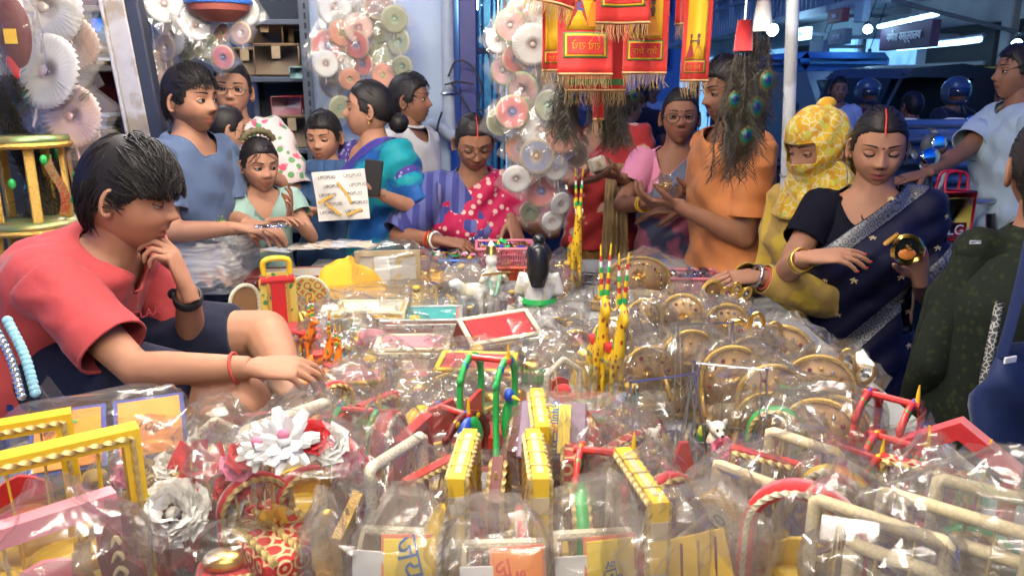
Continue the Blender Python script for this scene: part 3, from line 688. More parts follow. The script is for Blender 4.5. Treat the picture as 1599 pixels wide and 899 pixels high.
def bag(w, d, h, peak=.35, amp=1., seed=None, nu=26, nv=15, lean=(0, 0)):
    """crumpled clear bag standing over an item: flat facets between sharp creases, gathered to a crimped top"""
    _bs[0] += 1; sd = seed or _bs[0]; rs = np.random.default_rng(sd * 77)
    a = np.linspace(0, 2 * math.pi, nu, endpoint=False); t = np.linspace(0, 1, nv); A, T = np.meshgrid(a, t, indexing='ij')
    A = A + rs.normal(size=A.shape) * .35 * 2 * math.pi / nu * (T > 0); T = np.clip(T + rs.normal(size=T.shape) * .33 / nv * (T > 0) * (T < 1), 0, 1)
    ca, sa = np.cos(A), np.sin(A); e = .5
    top = sstep(1 - peak, 1., T); kx = 1.0 - .5 * top * (1 + .5 * math.sin(sd)) - .04 * np.sin(T * 9 + sd); ky = 1.0 - .97 * top
    x = w / 2 * kx * np.sign(ca) * np.abs(ca) ** e; y = d / 2 * ky * np.sign(sa) * np.abs(sa) ** e
    z = h * (T * 1.02 - .12 * top * (ca ** 2)) + .03 * h * np.sin(3 * A + sd) * top
    V = np.stack([x, y, z], -1).reshape(-1, 3); q = V + sd * 1.37
    n = V * np.array([1 / w ** 2, 1 / d ** 2, .15 / h ** 2]); n /= np.linalg.norm(n, axis=1)[:, None] + 1e-9
    L = (w + d + h) / 3
    dsp = (np.abs(vn(q, 3.2 / L, sd)) - .3) * .05 * L + rs.normal(size=len(V)) * .013 * L + .02 * L * np.sin(A.ravel() * 9 + sd + 2 * vn(q, 5 / L, sd)) * T.ravel()
    V = V + n * (dsp * amp * (.25 + .75 * np.sin(np.clip(T.ravel() * 1.25, 0, 1) * math.pi * .5 + .1)))[:, None]
    V[:, 0] += (lean[0] + .12 * w * math.sin(sd * 2.3)) * (V[:, 2] / h) ** 2; V[:, 1] += (lean[1] + .15 * d * math.cos(sd * 1.7)) * (V[:, 2] / h) ** 2; V[:, 2] = np.maximum(V[:, 2], .002)
    F = []
    for i, qd in enumerate(grid_faces(nu, nv, wu=True)): F += [(qd[0], qd[1], qd[2]), (qd[0], qd[2], qd[3])] if rs.random() < .5 else [(qd[0], qd[1], qd[3]), (qd[1], qd[2], qd[3])]
    return G().add(V, F)
def card(it, w, h, loc, bg, lines, rz=0, rx=0, ry=0, edge=None, parent=None):
    g = box(w, .003, h, bev=.0006).xf(loc, rz, rx, ry); c = it.p('price_card', g, bg, parent, False)
    if edge: it.p('card_edge', box(w * 1.12, .002, h * 1.1, bev=.0005).xf((0, .0022, 0)).xf(loc, rz, rx, ry), edge, parent, False)
    for (s, sz, dx, dz, m, rot) in lines: it.p('lettering', text_geo(s, sz * h).xf((0, 0, 0), ry=rot).xf((dx * w, -.0024, dz * h)).xf(loc, rz, rx, ry), m, c, False)
    return c
def frame_path(kind, w, h):
    if kind == 'u': return np.array([(-w / 2, 0), (-w / 2, h), (w / 2, h), (w / 2, 0)])
    if kind == 'peak': return np.array([(-w / 2, 0), (-w / 2, h * .74), (0, h), (w / 2, h * .74), (w / 2, 0)])
    a = np.linspace(math.pi, 0, 17); return np.concatenate([[(-w / 2, 0)], np.c_[w / 2 * np.cos(a), h - w / 2 * (1 - np.sin(a)) * min(1, h / w * 1.2)], [(w / 2, 0)]])
def bars(path, bw, bd, y=0.):
    """square bars mitred along a path in the xz plane"""
    p = np.asarray(path, float); n = len(p); t = np.gradient(p, axis=0); o = []
    for i in range(n):
        d0 = unit(p[i] - p[i - 1]) if i else unit(p[1] - p[0]); d1 = unit(p[i + 1] - p[i]) if i < n - 1 else d0
        nn = unit(np.array([-(d0 + d1)[1], (d0 + d1)[0]])); k = 1 / max(.4, np.dot(nn, [-d0[1], d0[0]])); o.append(nn * k * bw / 2)
    o = np.array(o); A, B = p + o, p - o; V = []
    b = min(bw, bd) * .14
    for (q, s1) in ((A, 1), (B, -1)):
        for yy in (-bd / 2, bd / 2): V.append(np.c_[q[:, 0], np.full(n, y + yy), q[:, 1]])
    V = np.stack(V, 1)[:, [0, 1, 3, 2]]; F = grid_faces(n, 4, wv=True) + [(3, 2, 1, 0), tuple((n - 1) * 4 + i for i in range(4))]
    return G().add(V.reshape(-1, 3), F)
def p3(path, y): return np.c_[np.asarray(path)[:, 0], np.full(len(path), y), np.asarray(path)[:, 1]]
def swing(label, px, py, rz, kind='u', w=.14, h=.2, d=.09, bm=None, bw=.016, bd=.02, trim=None, seat=None, wrap=None, bands=None, back=None, group='toy cradle swings for the idol', seat_back=None, crd=None, bagk=None, z=0., rx=0., ry=0., ctr='top', text=None):
    it = It('cradle_swing', label, 'toy swing', px, py, h * (1 if ctr == 'top' else .5), rz, group, z, rx, ry)
    bm = bm or lace; path = frame_path(kind, w, h); seat = seat or red
    rnd = bm.name == 'ivory_cloth' or bm.name == 'white_lace'
    if rnd: it.p('frame', tube(resample(p3(path, 0), 60), bw * .52, 12), bm, smooth=True)
    else: it.p('frame', bars(path, bw, bd), bm, smooth='auto' if kind != 'arch' else True)
    it.p('base', box(w * 1.15, d, .012, (0, 0, .006)), bm)
    for sx in (-1, 1): it.p('foot_bar', box(.016, d * 1.05, .016, (sx * w / 2, 0, .016)), bm)
    if bm.name == 'ivory_cloth': it.p('side_board', prism([(-w * .46, .012), (-w * .46, h * .5), (-w * .3, h * .62), (-w * .1, h * .5), (w * .1, h * .5), (w * .3, h * .62), (w * .46, h * .5), (w * .46, .012)], .006).xf((0, d * .36, 0)), bm); it.p('side_board', prism([(-w * .46, .012), (-w * .46, h * .34), (0, h * .26), (w * .46, h * .34), (w * .46, .012)], .006).xf((0, -d * .36, 0)), bm); it.p('end_post', box(.02, .02, h * .55, (w / 2, -d * .3, h * .275), .003), bm)
    if trim: it.p('rope_trim', rope(p3(path, -bd / 2 - .002), .0038), trim); it.p('rope_trim', rope(p3(path, bd / 2 + .002), .0038), trim)
    if bands:      # cloth bands wrapped round the bars
        for k in np.linspace(.12, .88, 3):
            it.p('band', box(bw * 1.08, bd * 1.08, h * .13, (-w / 2, 0, h * k * .95), .001), bands); it.p('band', box(bw * 1.08, bd * 1.08, h * .13, (w / 2, 0, h * k * .95), .001), bands)
        it.p('band', box(w * .86, bd * .5, bw * 1.1, (0, 0, h), .001), bands)
        for k in (-.28, 0, .28): it.p('tie', tube([(w * k - .001, -bd * .54, h - bw * .58), (w * k, -bd * .54, h + bw * .58), (w * k, bd * .54, h + bw * .58), (w * k, bd * .54, h - bw * .58)], .0016, 5), goldrope)
    zs = h * .30; sw = w * .56
    it.p('seat', box(sw, d * .7, .014, (0, 0, zs)), seat); it.p('cushion', ell((0, 0, zs + .013), (sw * .44, d * .3, .012), 14, 8), seat if seat_back is None else seat_back)
    it.p('seat_back', prism([(-sw / 2, 0), (-sw / 2, h * .2), (-sw * .25, h * .27), (0, h * .3), (sw * .25, h * .27), (sw / 2, h * .2), (sw / 2, 0)], .008).xf((0, d * .32, zs)), seat_back or seat)
    for sx in (-1, 1):
        for sy in (-1, 1): it.p('cord', tube(resample([(sx * sw * .46, sy * d * .3, zs), (sx * sw * .5, 0, h - bw * .3)], 5), .0016, 5), crd or goldrope)
    if wrap:
        k = dict(w=w * 1.3 + .03, d=max(d * 1.35, bd) + .03, h=h * 1.24 + .015, peak=.42); k.update(bagk or {}); it.p('plastic_wrap', bag(**k), wrap, smooth='crease')
    if text: it.p('price_mark', text_geo(text, .02).xf((0, 0, 0), ry=-1.2).xf((0, -d * .72 - .016, h * .7)), inkK, smooth=False)
    return it
JSK = 'जय श्री कृष्णा'
# ---- front row, from the left
swing('yellow painted cradle swing with gold rope edging in the near corner', 80, 705, .62, 'u', .19, .23, .10, yel, .022, .03, goldrope, yel, crd=yel)
swing('yellow cradle swing cut by the picture edge behind the roped yellow one', 12, 668, .5, 'u', .14, .22, .09, yel, .022, .028, goldrope, red)
swing('pink cloth covered cradle swing in a clear bag, bottom corner', 62, 815, .75, 'u',   .15, .17, .08, pink, .026, .026, None, pink, CLEAR)
it = It('gift_box', 'bagged red boxes with two orange price cards beside the seated boy', 'box', 172, 640, .12, .42, None, rx=.5, z=.03)
for sx, nm in ((-.062, 0), (.062, 1)):
    it.p('carton', box(.11, .13, .11, (sx, 0, .056), .004), M('carton_print', (.16, .03, .02), .5, pat=[('petal', (.6, .3, .05), 30), ('dots', (.1, .3, .08), 40)]))
    it.p('rim', box(.114, .134, .006, (sx, 0, .113), .001), M('rim_blue', (.03, .05, .25), .5)); 
    card(it, .098, .118, (sx, -.002, .119), cardO, [('100' if nm else JSK, .16, 0, -.02, inkK, .5)] , rx=-math.pi / 2)
it.p('leaf_print', prism([(-.012, 0), (0, .008), (.014, 0), (0, -.007)], .001).xf((0, 0, 0), rx=-math.pi / 2).xf((-.06, .03, .1222)), green)
it.p('plastic_wrap', bag(.29, .19, .19, peak=.3), CLEAR, smooth='crease'); it.p('wrap_tail', sheet(lambda u, v: np.stack([-.07 + .03 * u - .03 * v, .02 + .01 * np.sin(u * 9) + .01 * v, .13 + .10 * v], 1), 8, 10), CLEAR)
it = It('carved_bracket', 'dark maroon carved bracket with cream leaf scrolls in clear bag', 'ornament', 180, 815, .16, .2)
it.p('panel', prism([(-.028, 0), (-.03, .05), (-.022, .09), (-.026, .12), (-.012, .158), (.002, .14), (.008, .11), (.026, .095), (.03, .06), (.03, 0)], .012), maroon)
for k in range(6):
    a = .02 + k * .022; it.p('leaf_scroll', tube(smooth_path([(-.016 + .002 * k, -.008, a), (0, -.0085, a + .014), (.014 - .002 * k, -.008, a + .006), (.004, -.008, a + .002)], 10), [.001, .002, .003, .003, .0032, .003, .003, .0026, .002, .001], 6), M('cream_paint', (.65, .5, .25), .5))
it.p('gold_ribbon', sheet(lambda u, v: np.stack([-.05 + .02 * u, -.01 + .006 * np.sin(v * 14), .01 + .13 * v], 1), 4, 14), goldfoil); it.p('plastic_wrap', bag(.11, .07, .185), CLEAR, smooth='crease')
def flower(c, r, mat, n=26, kind='rose', rs=rng, up=.6):
    """flower head facing -y, many petals"""
    g = G(); 
    for k in range(n):
        f = k / n; a = k * 2.399; rr = r * (.15 + .85 * math.sqrt(f)) if kind != 'daisy' else r
        if kind == 'daisy':
            lay = k % 3; tilt = .25 + .35 * lay; L = r * (1 - .2 * lay); wd = r * .17
            P = lambda u, v: np.stack([L * u, wd * np.sin(np.clip(u, .02, 1) * 2.7) * v, r * .5 * tilt * u ** 1.5 - r * .1 * np.abs(v)], 1); nu, nv = 5, 3
        elif kind == 'peony':
            tl = 1.25 - 1.05 * f + rs.normal() * .18; wd = r * .36; L = r * .52; b0 = rr * .55; ph = rs.uniform(0, 6)
            P = lambda u, v: np.stack([b0 + L * u * math.cos(tl), wd * np.sqrt(np.clip(u, 0, 1)) * v, r * .32 * (1 - f) + L * u * math.sin(tl) + r * .07 * np.sin(v * 6 + ph) * u * u], 1); nu, nv = 5, 6
        else:
            tilt = 1.25 - 1.0 * f; wd = rr * .7 + r * .12; L = rr * .75 + r * .2
            P = lambda u, v: np.stack([rr * .35 + L * u * math.cos(tilt), wd * np.sqrt(np.clip(u, 0, 1)) * v * (1.05 - .25 * u), L * u * math.sin(tilt) + r * .12 * u * (1 - v * v) + r * .05 * np.sin(v * 7 + k) * u], 1); nu, nv = 5, 5
        q = sheet(P, nu, nv, (0, 1), (-1, 1)).xf((0, 0, 0), rz=a); g.join(q)
    g.join(ell((0, 0, r * .1), (r * .22, r * .22, r * .2), 10, 6)); return g.xf((0, 0, 0), rx=math.pi / 2 - up).xf(c)
fw = M('petal_white', (.9, .88, .82), .6, var=.04); fr_ = M('petal_red', (.62, .035, .04), .6, var=.15); fp = M('petal_pink', (.72, .22, .33), .6, var=.15); leafm = M('leaf_green', (.03, .14, .03), .5, var=.2); fcream = M('petal_cream', (.75, .62, .4), .6)
it = It('flower_basket', 'big white fabric peony with red cloth in a wide crinkled bag', 'decoration', 245, 690, .19, .1)
it.p('peony', flower((.03, -.05, .10), .05, fw, 64, 'peony', up=.75), fw); it.p('leaf', prism([(0, 0), (.012, .014), (.034, .012), (.02, -.006)], .003).xf((-.02, -.05, .12)), M('leaf_light', (.4, .55, .06), .5)); it.p('red_cloth', flower((.0, -.02, .04), .06, red, 18), red); it.p('ribbon_bow', flower((.06, .0, .15), .035, red, 10), red)
for k in range(3): it.p('rosebud', flower((-.05 + .03 * k, .0, .14 + .006 * k), .016, (fp, fcream, fw)[k], 16), (fp, fcream, fw)[k])
it.p('basket', lathe([(.001, 0), (.045, 0), (.06, .05), (.05, .052), (.04, .004)], 20), cream); it.p('plastic_wrap', bag(.2, .15, .215, amp=1.4), CLEAR, smooth='crease')
# flowered swing
it = swing('red arch swing covered in fabric daisies and roses, clear bag', 462, 668, .08, 'arch', .185, .20, .1, red, .022, .03, None, yel, None, crd=fcream)
pa = p3(frame_path('arch', .185, .2), -.022); pa = resample(pa, 40)
for k, (i, m, r, kd, n) in enumerate([(3, fr_, .017, 'rose', 20), (5, fp, .016, 'rose', 20), (7, fw, .014, 'rose', 18), (9, fr_, .018, 'rose', 22), (12, fp, .017, 'rose', 20), (14, fr_, .018, 'rose', 22), (16, fw, .03, 'daisy', 30), (19, fw, .04, 'daisy', 36), (22, fr_, .017, 'rose', 20), (23, fp, .015, 'rose', 18), (24, fw, .02, 'rose', 26), (27, fp, .015, 'rose', 18), (28, fr_, .018, 'rose', 22), (29, fw, .018, 'rose', 24), (32, fr_, .016, 'rose', 20), (34, fcream, .017, 'rose', 20), (36, fr_, .02, 'rose', 24)]):
    it.p('flower', flower((pa[i][0], pa[i][1] - .006 - .004 * (k % 3) - (.016 if kd == 'daisy' else 0), pa[i][2] + .004), r * 1.25, m, n, kd), m)
    if kd == 'daisy': it.p('flower_heart', ell((pa[i][0], pa[i][1] - .034, pa[i][2] + .016), (.009, .005, .009), 10, 8), fp)
for i in (6, 8, 26, 31, 33):
    g = G()
    for k in range(14): a = k * 2.4; g.join(tube([pa[i] + [0, -.004, 0], pa[i] + np.array([.024 * math.cos(a), -.012 - .008 * math.sin(k), .02 * math.sin(a)])], [.0016, .0003], 4, cap=False))
    it.p('fern_sprig', g, leafm)
for sx in (-1, 1): it.p('gold_braid', tube(resample([(sx * .02, -.012, .19), (sx * .07, -.02, .06)], 12), .005, 6, flat=.4), brass)
it.p('bow', flower((-.03, -.05, .075), .02, M('bow_gold', (.75, .42, .05), .4), 12), M('bow_gold')); it.p('plastic_wrap', bag(.27, .15, .235, amp=1.3), CLEAR, smooth='crease')
it = It('brocade_seat', 'red brocade cushion seat with thick gold braid edges, in front', 'cushion', 425, 822, .075, .75)
it.p('seat', box(.1, .17, .05, (0, 0, .05), .008), brocade); it.p('base', box(.105, .175, .022, (0, 0, .012), .003), maroon)
for sx in (-.04, .0, .045): it.p('gold_braid', rope([(sx, -.09, .076), (sx, .09, .079)], .005), goldrope)
it.p('band', box(.103, .02, .055, (0, .02, .052), .002), M('cream_brocade', (.6, .5, .32), .6, pat=('cells', (.45, .3, .1), 90)))
swing('white lace cradle swing with a rounded top bar near the boy\'s leg', 448, 650, .85, 'u', .16, .15, .08, lace, .02, .02, None, cream, CLEAR, bagk=dict(amp=1.5))
swing('white lace arch swing in a tall clear bag beside the grey gap', 620, 705, 1.05, 'u', .12, .19, .08, lace, .017, .018, None, cream, CLEAR, bagk=dict(peak=.45))
it = It('idol_throne', 'small gold foil throne in a narrow clear bag', 'toy throne', 512, 800, .14, .3)
it.p('seat', box(.05, .05, .045, (0, 0, .023), .004), goldfoil); it.p('seat_back', prism([(-.025, 0), (-.025, .06), (0, .085), (.025, .06), (.025, 0)], .008).xf((0, .02, .045)), goldfoil); it.p('crest', ell((0, .015, .125), (.014, .007, .012), 12, 8), gold); it.p('plastic_wrap', bag(.085, .08, .175, peak=.45), HAZY, smooth='crease')
for (px, py, rz, lab, bgm, ln) in [(625, 782, -.1, 'bag with a yellow card in blue letters, leftmost of four at the front edge', cardY, [('जय', .26, .02, .27, inkB, 1.35), ('श्री', .26, .02, -.12, inkR, 1.35)]),
                                  (785, 800, .05, 'bag with an orange and yellow card in red letters at the front edge', cardO, [('श्री', .3, .05, .1, inkR, 1.4), ('जय', .2, -.3, .2, inkR, 1.4)]),
                                  (925, 785, .1, 'bag with a pale yellow card in blue letters at the front edge', cardY, [('श्री', .26, .0, .1, inkB, 1.4), ('कृ', .2, 0, -.25, inkB, 1.4)])]:
    it = It('bagged_cradle', lab, 'bagged toy', px, py, .17, rz, 'bagged cradles at the front edge')
    for sx in (-1, 1): it.p('side_panel', prism([(-.04, 0), (-.04, .09), (-.02, .12), (.0, .13), (.02, .12), (.04, .09), (.04, 0)], .006).xf((0, 0, 0), rz=math.pi / 2).xf((sx * .05, 0, 0)), cream)
    it.p('cushion', box(.09, .07, .03, (0, 0, .03), .008), cream); it.p('top_bar', bar((-.05, 0, .125), (.05, 0, .125), .007), lace)
    card(it, .062, .105, (.018, -.045, .085), bgm, ln, rx=-.25, rz=.1, edge=M('card_rim', (.7, .2, .1), .6)); it.p('back_card', box(.05, .002, .09, (-.03, -.047, .075), .0005, rx=-.2), paper, smooth=False)
    it.p('price_mark', text_geo('150', .018).xf((0, 0, 0), ry=.3).xf((-.03, -.053, .07)), inkK, smooth=False); it.p('plastic_wrap', bag(.145, .115, .2, peak=.4, amp=1.2), HAZY, smooth='crease')
it = It('bagged_cradle', 'bag holding a yellow board with a brown trellis, fourth along the front edge', 'bagged toy', 1075, 812, .15, .35, 'bagged cradles at the front edge')
it.p('trellis_board', box(.12, .006, .11, (0, -.02, .075), .001, rx=-.55), yel)
for k in range(5): it.p('trellis_bar', tube(resample([(-.055 + .026 * k, -.045 + .0 * k, .03), (-.035 + .026 * k, -.0, .118)], 4), .002, 5), maroon)
for k in range(4): it.p('trellis_bar', tube(resample([(-.055, -.044 + .014 * k, .036 + .023 * k), (.055, -.044 + .014 * k, .034 + .023 * k)], 4), .002, 5), maroon)
it.p('cream_back', box(.1, .008, .1, (.03, .04, .06), .002, rz=.5), cream); it.p('plastic_wrap', bag(.2, .15, .2, amp=1.5, peak=.3), HAZY, smooth='crease')
# yellow barred swings seen end on
for (px, py, rz, lab) in [(724, 712, 1.5, 'yellow swing with cream bands, just before the green peacock swing'), (838, 712, 1.62, 'yellow swing with cream bands, front one of the pair before the red card box'), (842, 640, 1.6, 'yellow swing with cream bands touching the red card box'), (1000, 745, 1.75, 'yellow swing with a cream band under loose film, near the trellis bag')]:
    swing(lab, px, py, rz, 'u', .14, .2, .075, yel, .013, .021, goldrope, red, CLEAR if px == 1000 else None, bands=cream, seat_back=red, crd=cream, group='yellow banded swings')
# red box with the card on its lid
it = It('red_cradle_box', 'red painted cradle box with yellow lettered card on its lid, bagged', 'toy cradle', 868, 590, .22, -.1, rx=.55)
flow = M('red_flower_paint', (.5, .03, .02), .45, pat=[('petal', (.75, .4, .03), 26), ('dots', (.05, .2, .06), 60)])
it.p('body', prism([(-.05, 0), (-.05, .2), (.05, .2), (.12, .06), (.12, 0)], .1), flow); it.p('lid', box(.105, .106, .008, (0, 0, .204), .002), M('lid_purple', (.15, .09, .14), .5))
card(it, .056, .09, (0, 0, .2105), cardY, [('जय', .2, 0, -.3, inkB, math.pi / 2), ('श्री', .2, 0, 0, inkR, math.pi / 2), ('कृष्णा', .2, 0, .32, inkB, math.pi / 2)], rx=-math.pi / 2)
it.p('side_rail', rope([(.05, -.052, .2), (.12, -.052, .06)], .003), goldrope)
for k, (x, z) in enumerate([(-.02, .14), (.055, .06), (.0, .05), (.09, .03)]):
    it.p('painted_flower', flower((x, -.051, z), .014, yel, 12, 'daisy', up=0), yel)
it.p('plastic_wrap', bag(.24, .16, .24, peak=.2, amp=1.2).xf((.03, 0, 0)), CLEAR, smooth='crease')
# painted peacock swings in green, red and blue
def painted(label, px, py, rz, h=.17, cols=(green, blue, yel), wrap=None, w=.11):
    it = It('painted_swing', label, 'toy swing', px, py, h, rz, 'brightly painted wooden swings')
    for y in (-.035, .035):
        it.p('side_arch', bars(frame_path('arch', w, h), .014, .008, y), cols[0], smooth=True)
        for k in range(5): it.p('bobble', ell((-w / 2 + w * k / 4, y, h - .03 + .03 * math.sin(k / 4 * math.pi)), (.009, .006, .009), 10, 6), (cols[0], cols[1], cols[2], cols[1], cols[0])[k])
    it.p('seat', box(w * .6, .06, .03, (0, 0, .045)), redp); it.p('seat_back', box(w * .6, .008, .07, (0, .028, .09)), redp); it.p('top_rail', bar((0, -.045, h), (0, .045, h), .006), redp); it.p('base', box(w * 1.1, .1, .01, (0, 0, .005)), redp)
    it.p('finial', tube([(0, -.04, h), (0, -.04, h + .02), (0, -.04, h + .035)], [.004, .003, .001], 6), yel)
    if wrap: it.p('plastic_wrap', bag(w * 1.35, .14, h * 1.2), wrap, smooth='crease')
    return it
it = painted('green painted peacock swing with red seat in the middle of the table', 762, 560, 1.25, .2); it.p('peacock', ellr((-.03, -.05, .1), (.02, .012, .045), ry=.3), green); it.p('peacock_head', ell((-.04, -.055, .15), (.011, .01, .013)), blue); it.p('beak', tube([(-.045, -.064, .15), (-.05, -.08, .147)], [.004, .001], 6), yel)
it = painted('small swing with blue bird and yellow beak, left of the green peacock swing', 706, 640, .9, .12, (maroon, yel, blue)); it.p('bird', ellr((-.02, -.05, .1), (.016, .011, .026), ry=.5), blue); it.p('bird_wing', ellr((.0, -.06, .1), (.012, .006, .03), ry=-.4), green)
painted('red wooden swing with green and yellow knobs before the wire cradles', 945, 705, 1.35, .19, (redp, green, orange)); painted('narrow post swing in green and yellow behind the flower swing', 560, 640, 1.4, .13, (green, yel, blue), CLEAR)
painted('knobbed red and green swing in film near the green sari', 1335, 705, .75, .15, (redp, green, yel), CLEAR); painted('second knobbed red swing in film, beside the red velvet one', 1405, 690, .8, .16, (redp, green, yel), CLEAR); painted('knobbed red swing standing clear of the film by the green sari', 1392, 622, .8, .19, (redp, green, blue))
swing('red velvet arch swing edged with thick cream rope, front right', 1262, 765, -.55, 'arch', .14, .2, .07, red, .018, .026, ropem, yel, None, back=paper, seat_back=yel, crd=goldrope)
swing('slim red swing with white rope trim standing before the boxes', 606, 650, 1.35, 'arch', .1, .17, .07, redp, .014, .02, ropem, red, CLEAR); swing('tall red swing with gold pins beside the yellow swing', 645, 672, 1.25, 'u', .1, .14, .07, redp, .014, .02, None, red)
swing('red velvet swing with yellow cords, unwrapped, at the table\'s right edge', 1500, 668, -.62, 'peak', .15, .19, .08, red, .024, .03, None, red, crd=yel, seat_back=red)
# white cradles in bags, right side
for i, (px, py, rz, w, h, lab) in enumerate([(1168, 742, -.8, .10, .15, 'white swing in film with a number 10 in black, below the wire cradle'), (1255, 690, -.8, .11, .17, 'white swing in a tall bluish crinkled bag behind the red arch'), (1372, 812, -.72, .15, .2, 'white barred swing in film, right of the red arch swing'), (1490, 800, -.68, .16, .2, 'white barred swing in film, second right of the red arch'), (1580, 775, -.6, .16, .21, 'white barred swing in film at the right picture edge'), (1420, 880, -.7, .13, .16, 'white barred swing in film lowest at the bottom right'), (1560, 868, -.65, .13, .16, 'white barred swing in film at the bottom right corner')]):
    swing(lab, px, py, rz, 'u', w, h, .08, M('ivory_cloth', (.66, .54, .30), .6, var=.12, pat=('cells', (.56, .46, .28), 120)), .016, .016, None, cream, CLEAR, bagk=dict(amp=1.3, peak=.35), text='10' if i == 0 else None)
it = It('painted_board', 'tall red triangular panel in film in front of the wire cradles', 'toy cradle', 1062, 690, .15, .2); it.p('panel', prism([(-.05, 0), (.0, .15), (.012, .15), (.06, 0)], .008), redp); it.p('side_panel', prism([(-.04, 0), (.0, .15), (.04, 0)], .006).xf((.03, .04, 0), rz=.6), cream); it.p('price_mark', text_geo('10', .024).xf((.035, -.04, .12)), inkK, smooth=False); it.p('plastic_wrap', bag(.14, .11, .18, peak=.5, amp=1.3), CLEAR, smooth='crease')

GP = [('red arch swing with gold rope', 'arch', red, goldrope, yel), ('gold lace peaked swing', 'peak', brass, None, red), ('red and gold barred swing', 'u', redp, goldrope, red), ('yellow arch swing with cream rope', 'arch', yel, ropem, red), ('maroon peaked swing with gold rope', 'peak', maroon, goldrope, yel), ('brocade covered swing', 'u', brocade, goldrope, red), ('green and gold arch swing', 'arch', green, goldrope, yel), ('cream lace peaked swing', 'peak', lace, None, pink)]
for k, (px, py, h, w, rz, lab) in enumerate([(478, 735, .13, .09, .6, 'before the flowered arch'), (560, 775, .15, .09, 1.1, 'beside the gold foil throne'), (672, 735, .14, .09, .9, 'left of the front yellow swing'), (690, 800, .15, .09, 1.3, 'behind the leftmost card bag'), (778, 720, .16, .09, 1.45, 'between the two front yellow swings'), (890, 700, .16, .09, 1.5, 'right of the yellow pair'), (905, 770, .15, .09, 1.6, 'behind the blue lettered card bag'), (955, 735, .16, .09, 1.4, 'left of the filmed yellow swing'), (1045, 745, .16, .09, .5, 'right of the filmed yellow swing'), (1118, 770, .15, .09, -.4, 'behind the trellis bag'), (1195, 715, .16, .09, -.6, 'just behind the red roped arch'), (1310, 735, .16, .1, -.7, 'behind the first white barred swing'), (1335, 850, .14, .1, -.6, 'before the first white barred swing'), (1440, 730, .16, .1, -.6, 'before the red velvet swing'), (1530, 830, .15, .1, -.6, 'among the last white swings'), (335, 655, .14, .1, .5, 'beside the boy\'s shin'), (395, 745, .14, .1, .6, 'left of the flowered arch'), (250, 735, .13, .1, .3, 'behind the peony bag'), (590, 625, .12, .08, .9, 'before the beige box'), (655, 640, .12, .08, 1., 'behind the slim red swing'), (810, 655, .15, .08, 1.3, 'left of the red card box'), (975, 690, .13, .08, .8, 'before the left wire cradle'), (1215, 640, .14, .09, -.3, 'under the throne heap'), (880, 560, .12, .08, .4, 'behind the red card box'), (520, 600, .12, .08, .7, 'below the orange horses')]):
    nm, kd, m_, tr, st_ = GP[k % len(GP)]; swing(nm + ' ' + lab, px, py, rz, kd, w, h, .065, m_, .012, .016, tr, st_, CLEAR if k % 2 else None, bagk=dict(peak=.45, amp=1.2), seat_back=red if k % 3 else yel)
# ---- wire cradles with figurines
def wire_cradle(label, px, py, rz, h=.2):
    it = It('wire_cradle', label, 'wire cradle', px, py, h, rz, 'chrome wire cradles'); w, d = .15, .1
    for sx in (-1, 1):
        for sy in (-1, 1): it.p('wire_leg', tube([(sx * w * .5, sy * d * .62, 0), (sx * w * .42, 0, h)], .0017, 6), steel)
        it.p('hoop', tube(resample([(sx * w * .42, 0, h), (sx * w * .42, 0, h + .004)], 3), .004, 8), steel)
    it.p('top_wire', bar((-w * .42, 0, h), (w * .42, 0, h), .0018, 6), steel); it.p('foot_wire', tube(resample([(-w / 2, -d * .62, .002), (w / 2, -d * .62, .002), (w / 2, d * .62, .002), (-w / 2, d * .62, .002), (-w / 2, -d * .62, .002)], 40), .0017, 6), steel)
    z = .035; it.p('tray', box(w * .8, d * .8, .003, (0, 0, z), .0005), silver)
    for (x, y, l, r_) in ((0, -d * .4, w * .8, 0), (0, d * .4, w * .8, 0), (-w * .4, 0, d * .8, math.pi / 2), (w * .4, 0, d * .8, math.pi / 2)):
        it.p('tray_rim', box(l, .002, .004, (0, 0, z + .04), .0005).xf((x, y, 0), rz=r_), silver); it.p('tray_skirt', box(l, .002, .008, (0, 0, z + .006), .0005).xf((x, y, 0), rz=r_), silver)
        n = 7
        for k in range(n):
            u = (k - (n - 1) / 2) / n * l; prof = [(.0045, 0), (.0055, .008), (.0025, .016), (.006, .024), (.0045, .031)]
            it.p('baluster', lathe(prof, 8, sy=.4).xf((u, 0, z + .009)).xf((x, y, 0), rz=r_), silver)
    for sx in (-1, 1):
        for sy in (-1, 1): it.p('hanger', tube([(sx * w * .38, sy * d * .38, z + .04), (sx * w * .36, 0, h - .004)], .0013, 5), steel)
    return it
def puppy(label, px, py, rz, pt):
    it = It('puppy_figurine', label, 'figurine', px, py, 0, rz, pt=pt); fur = M('puppy_white', (.75, .71, .62), .6, pat=('blot', (.7, .38, .08), 22))
    g = G(); g.join(ellr((0, 0, .028), (.016, .02, .026), rx=.25)).join(ell((0, -.008, .06), (.015, .016, .015))).join(ell((0, -.024, .055), (.008, .009, .006)))
    for sx in (-1, 1): g.join(ellr((sx * .013, -.002, .066), (.005, .006, .012), ry=sx * .5)).join(tube([(sx * .009, -.016, .03), (sx * .009, -.02, .004)], [.006, .006], 8)).join(ell((sx * .012, .008, .012), (.01, .013, .012)))
    V, F = remesh(g, .0024, 2); it.p('body', G().add(V, F), fur, smooth=True)
    for sx in (-1, 1): it.p('eye', ell((sx * .006, -.0225, .064), .0024, 8, 6), black)
    it.p('nose', ell((0, -.033, .057), (.003, .002, .0024), 8, 6), black); it.p('dish', lathe([(.001, 0), (.026, 0), (.032, .014), (.029, .014), (.024, .004), (.001, .004)], 20).xf((0, 0, -.002)), pink)
    return it
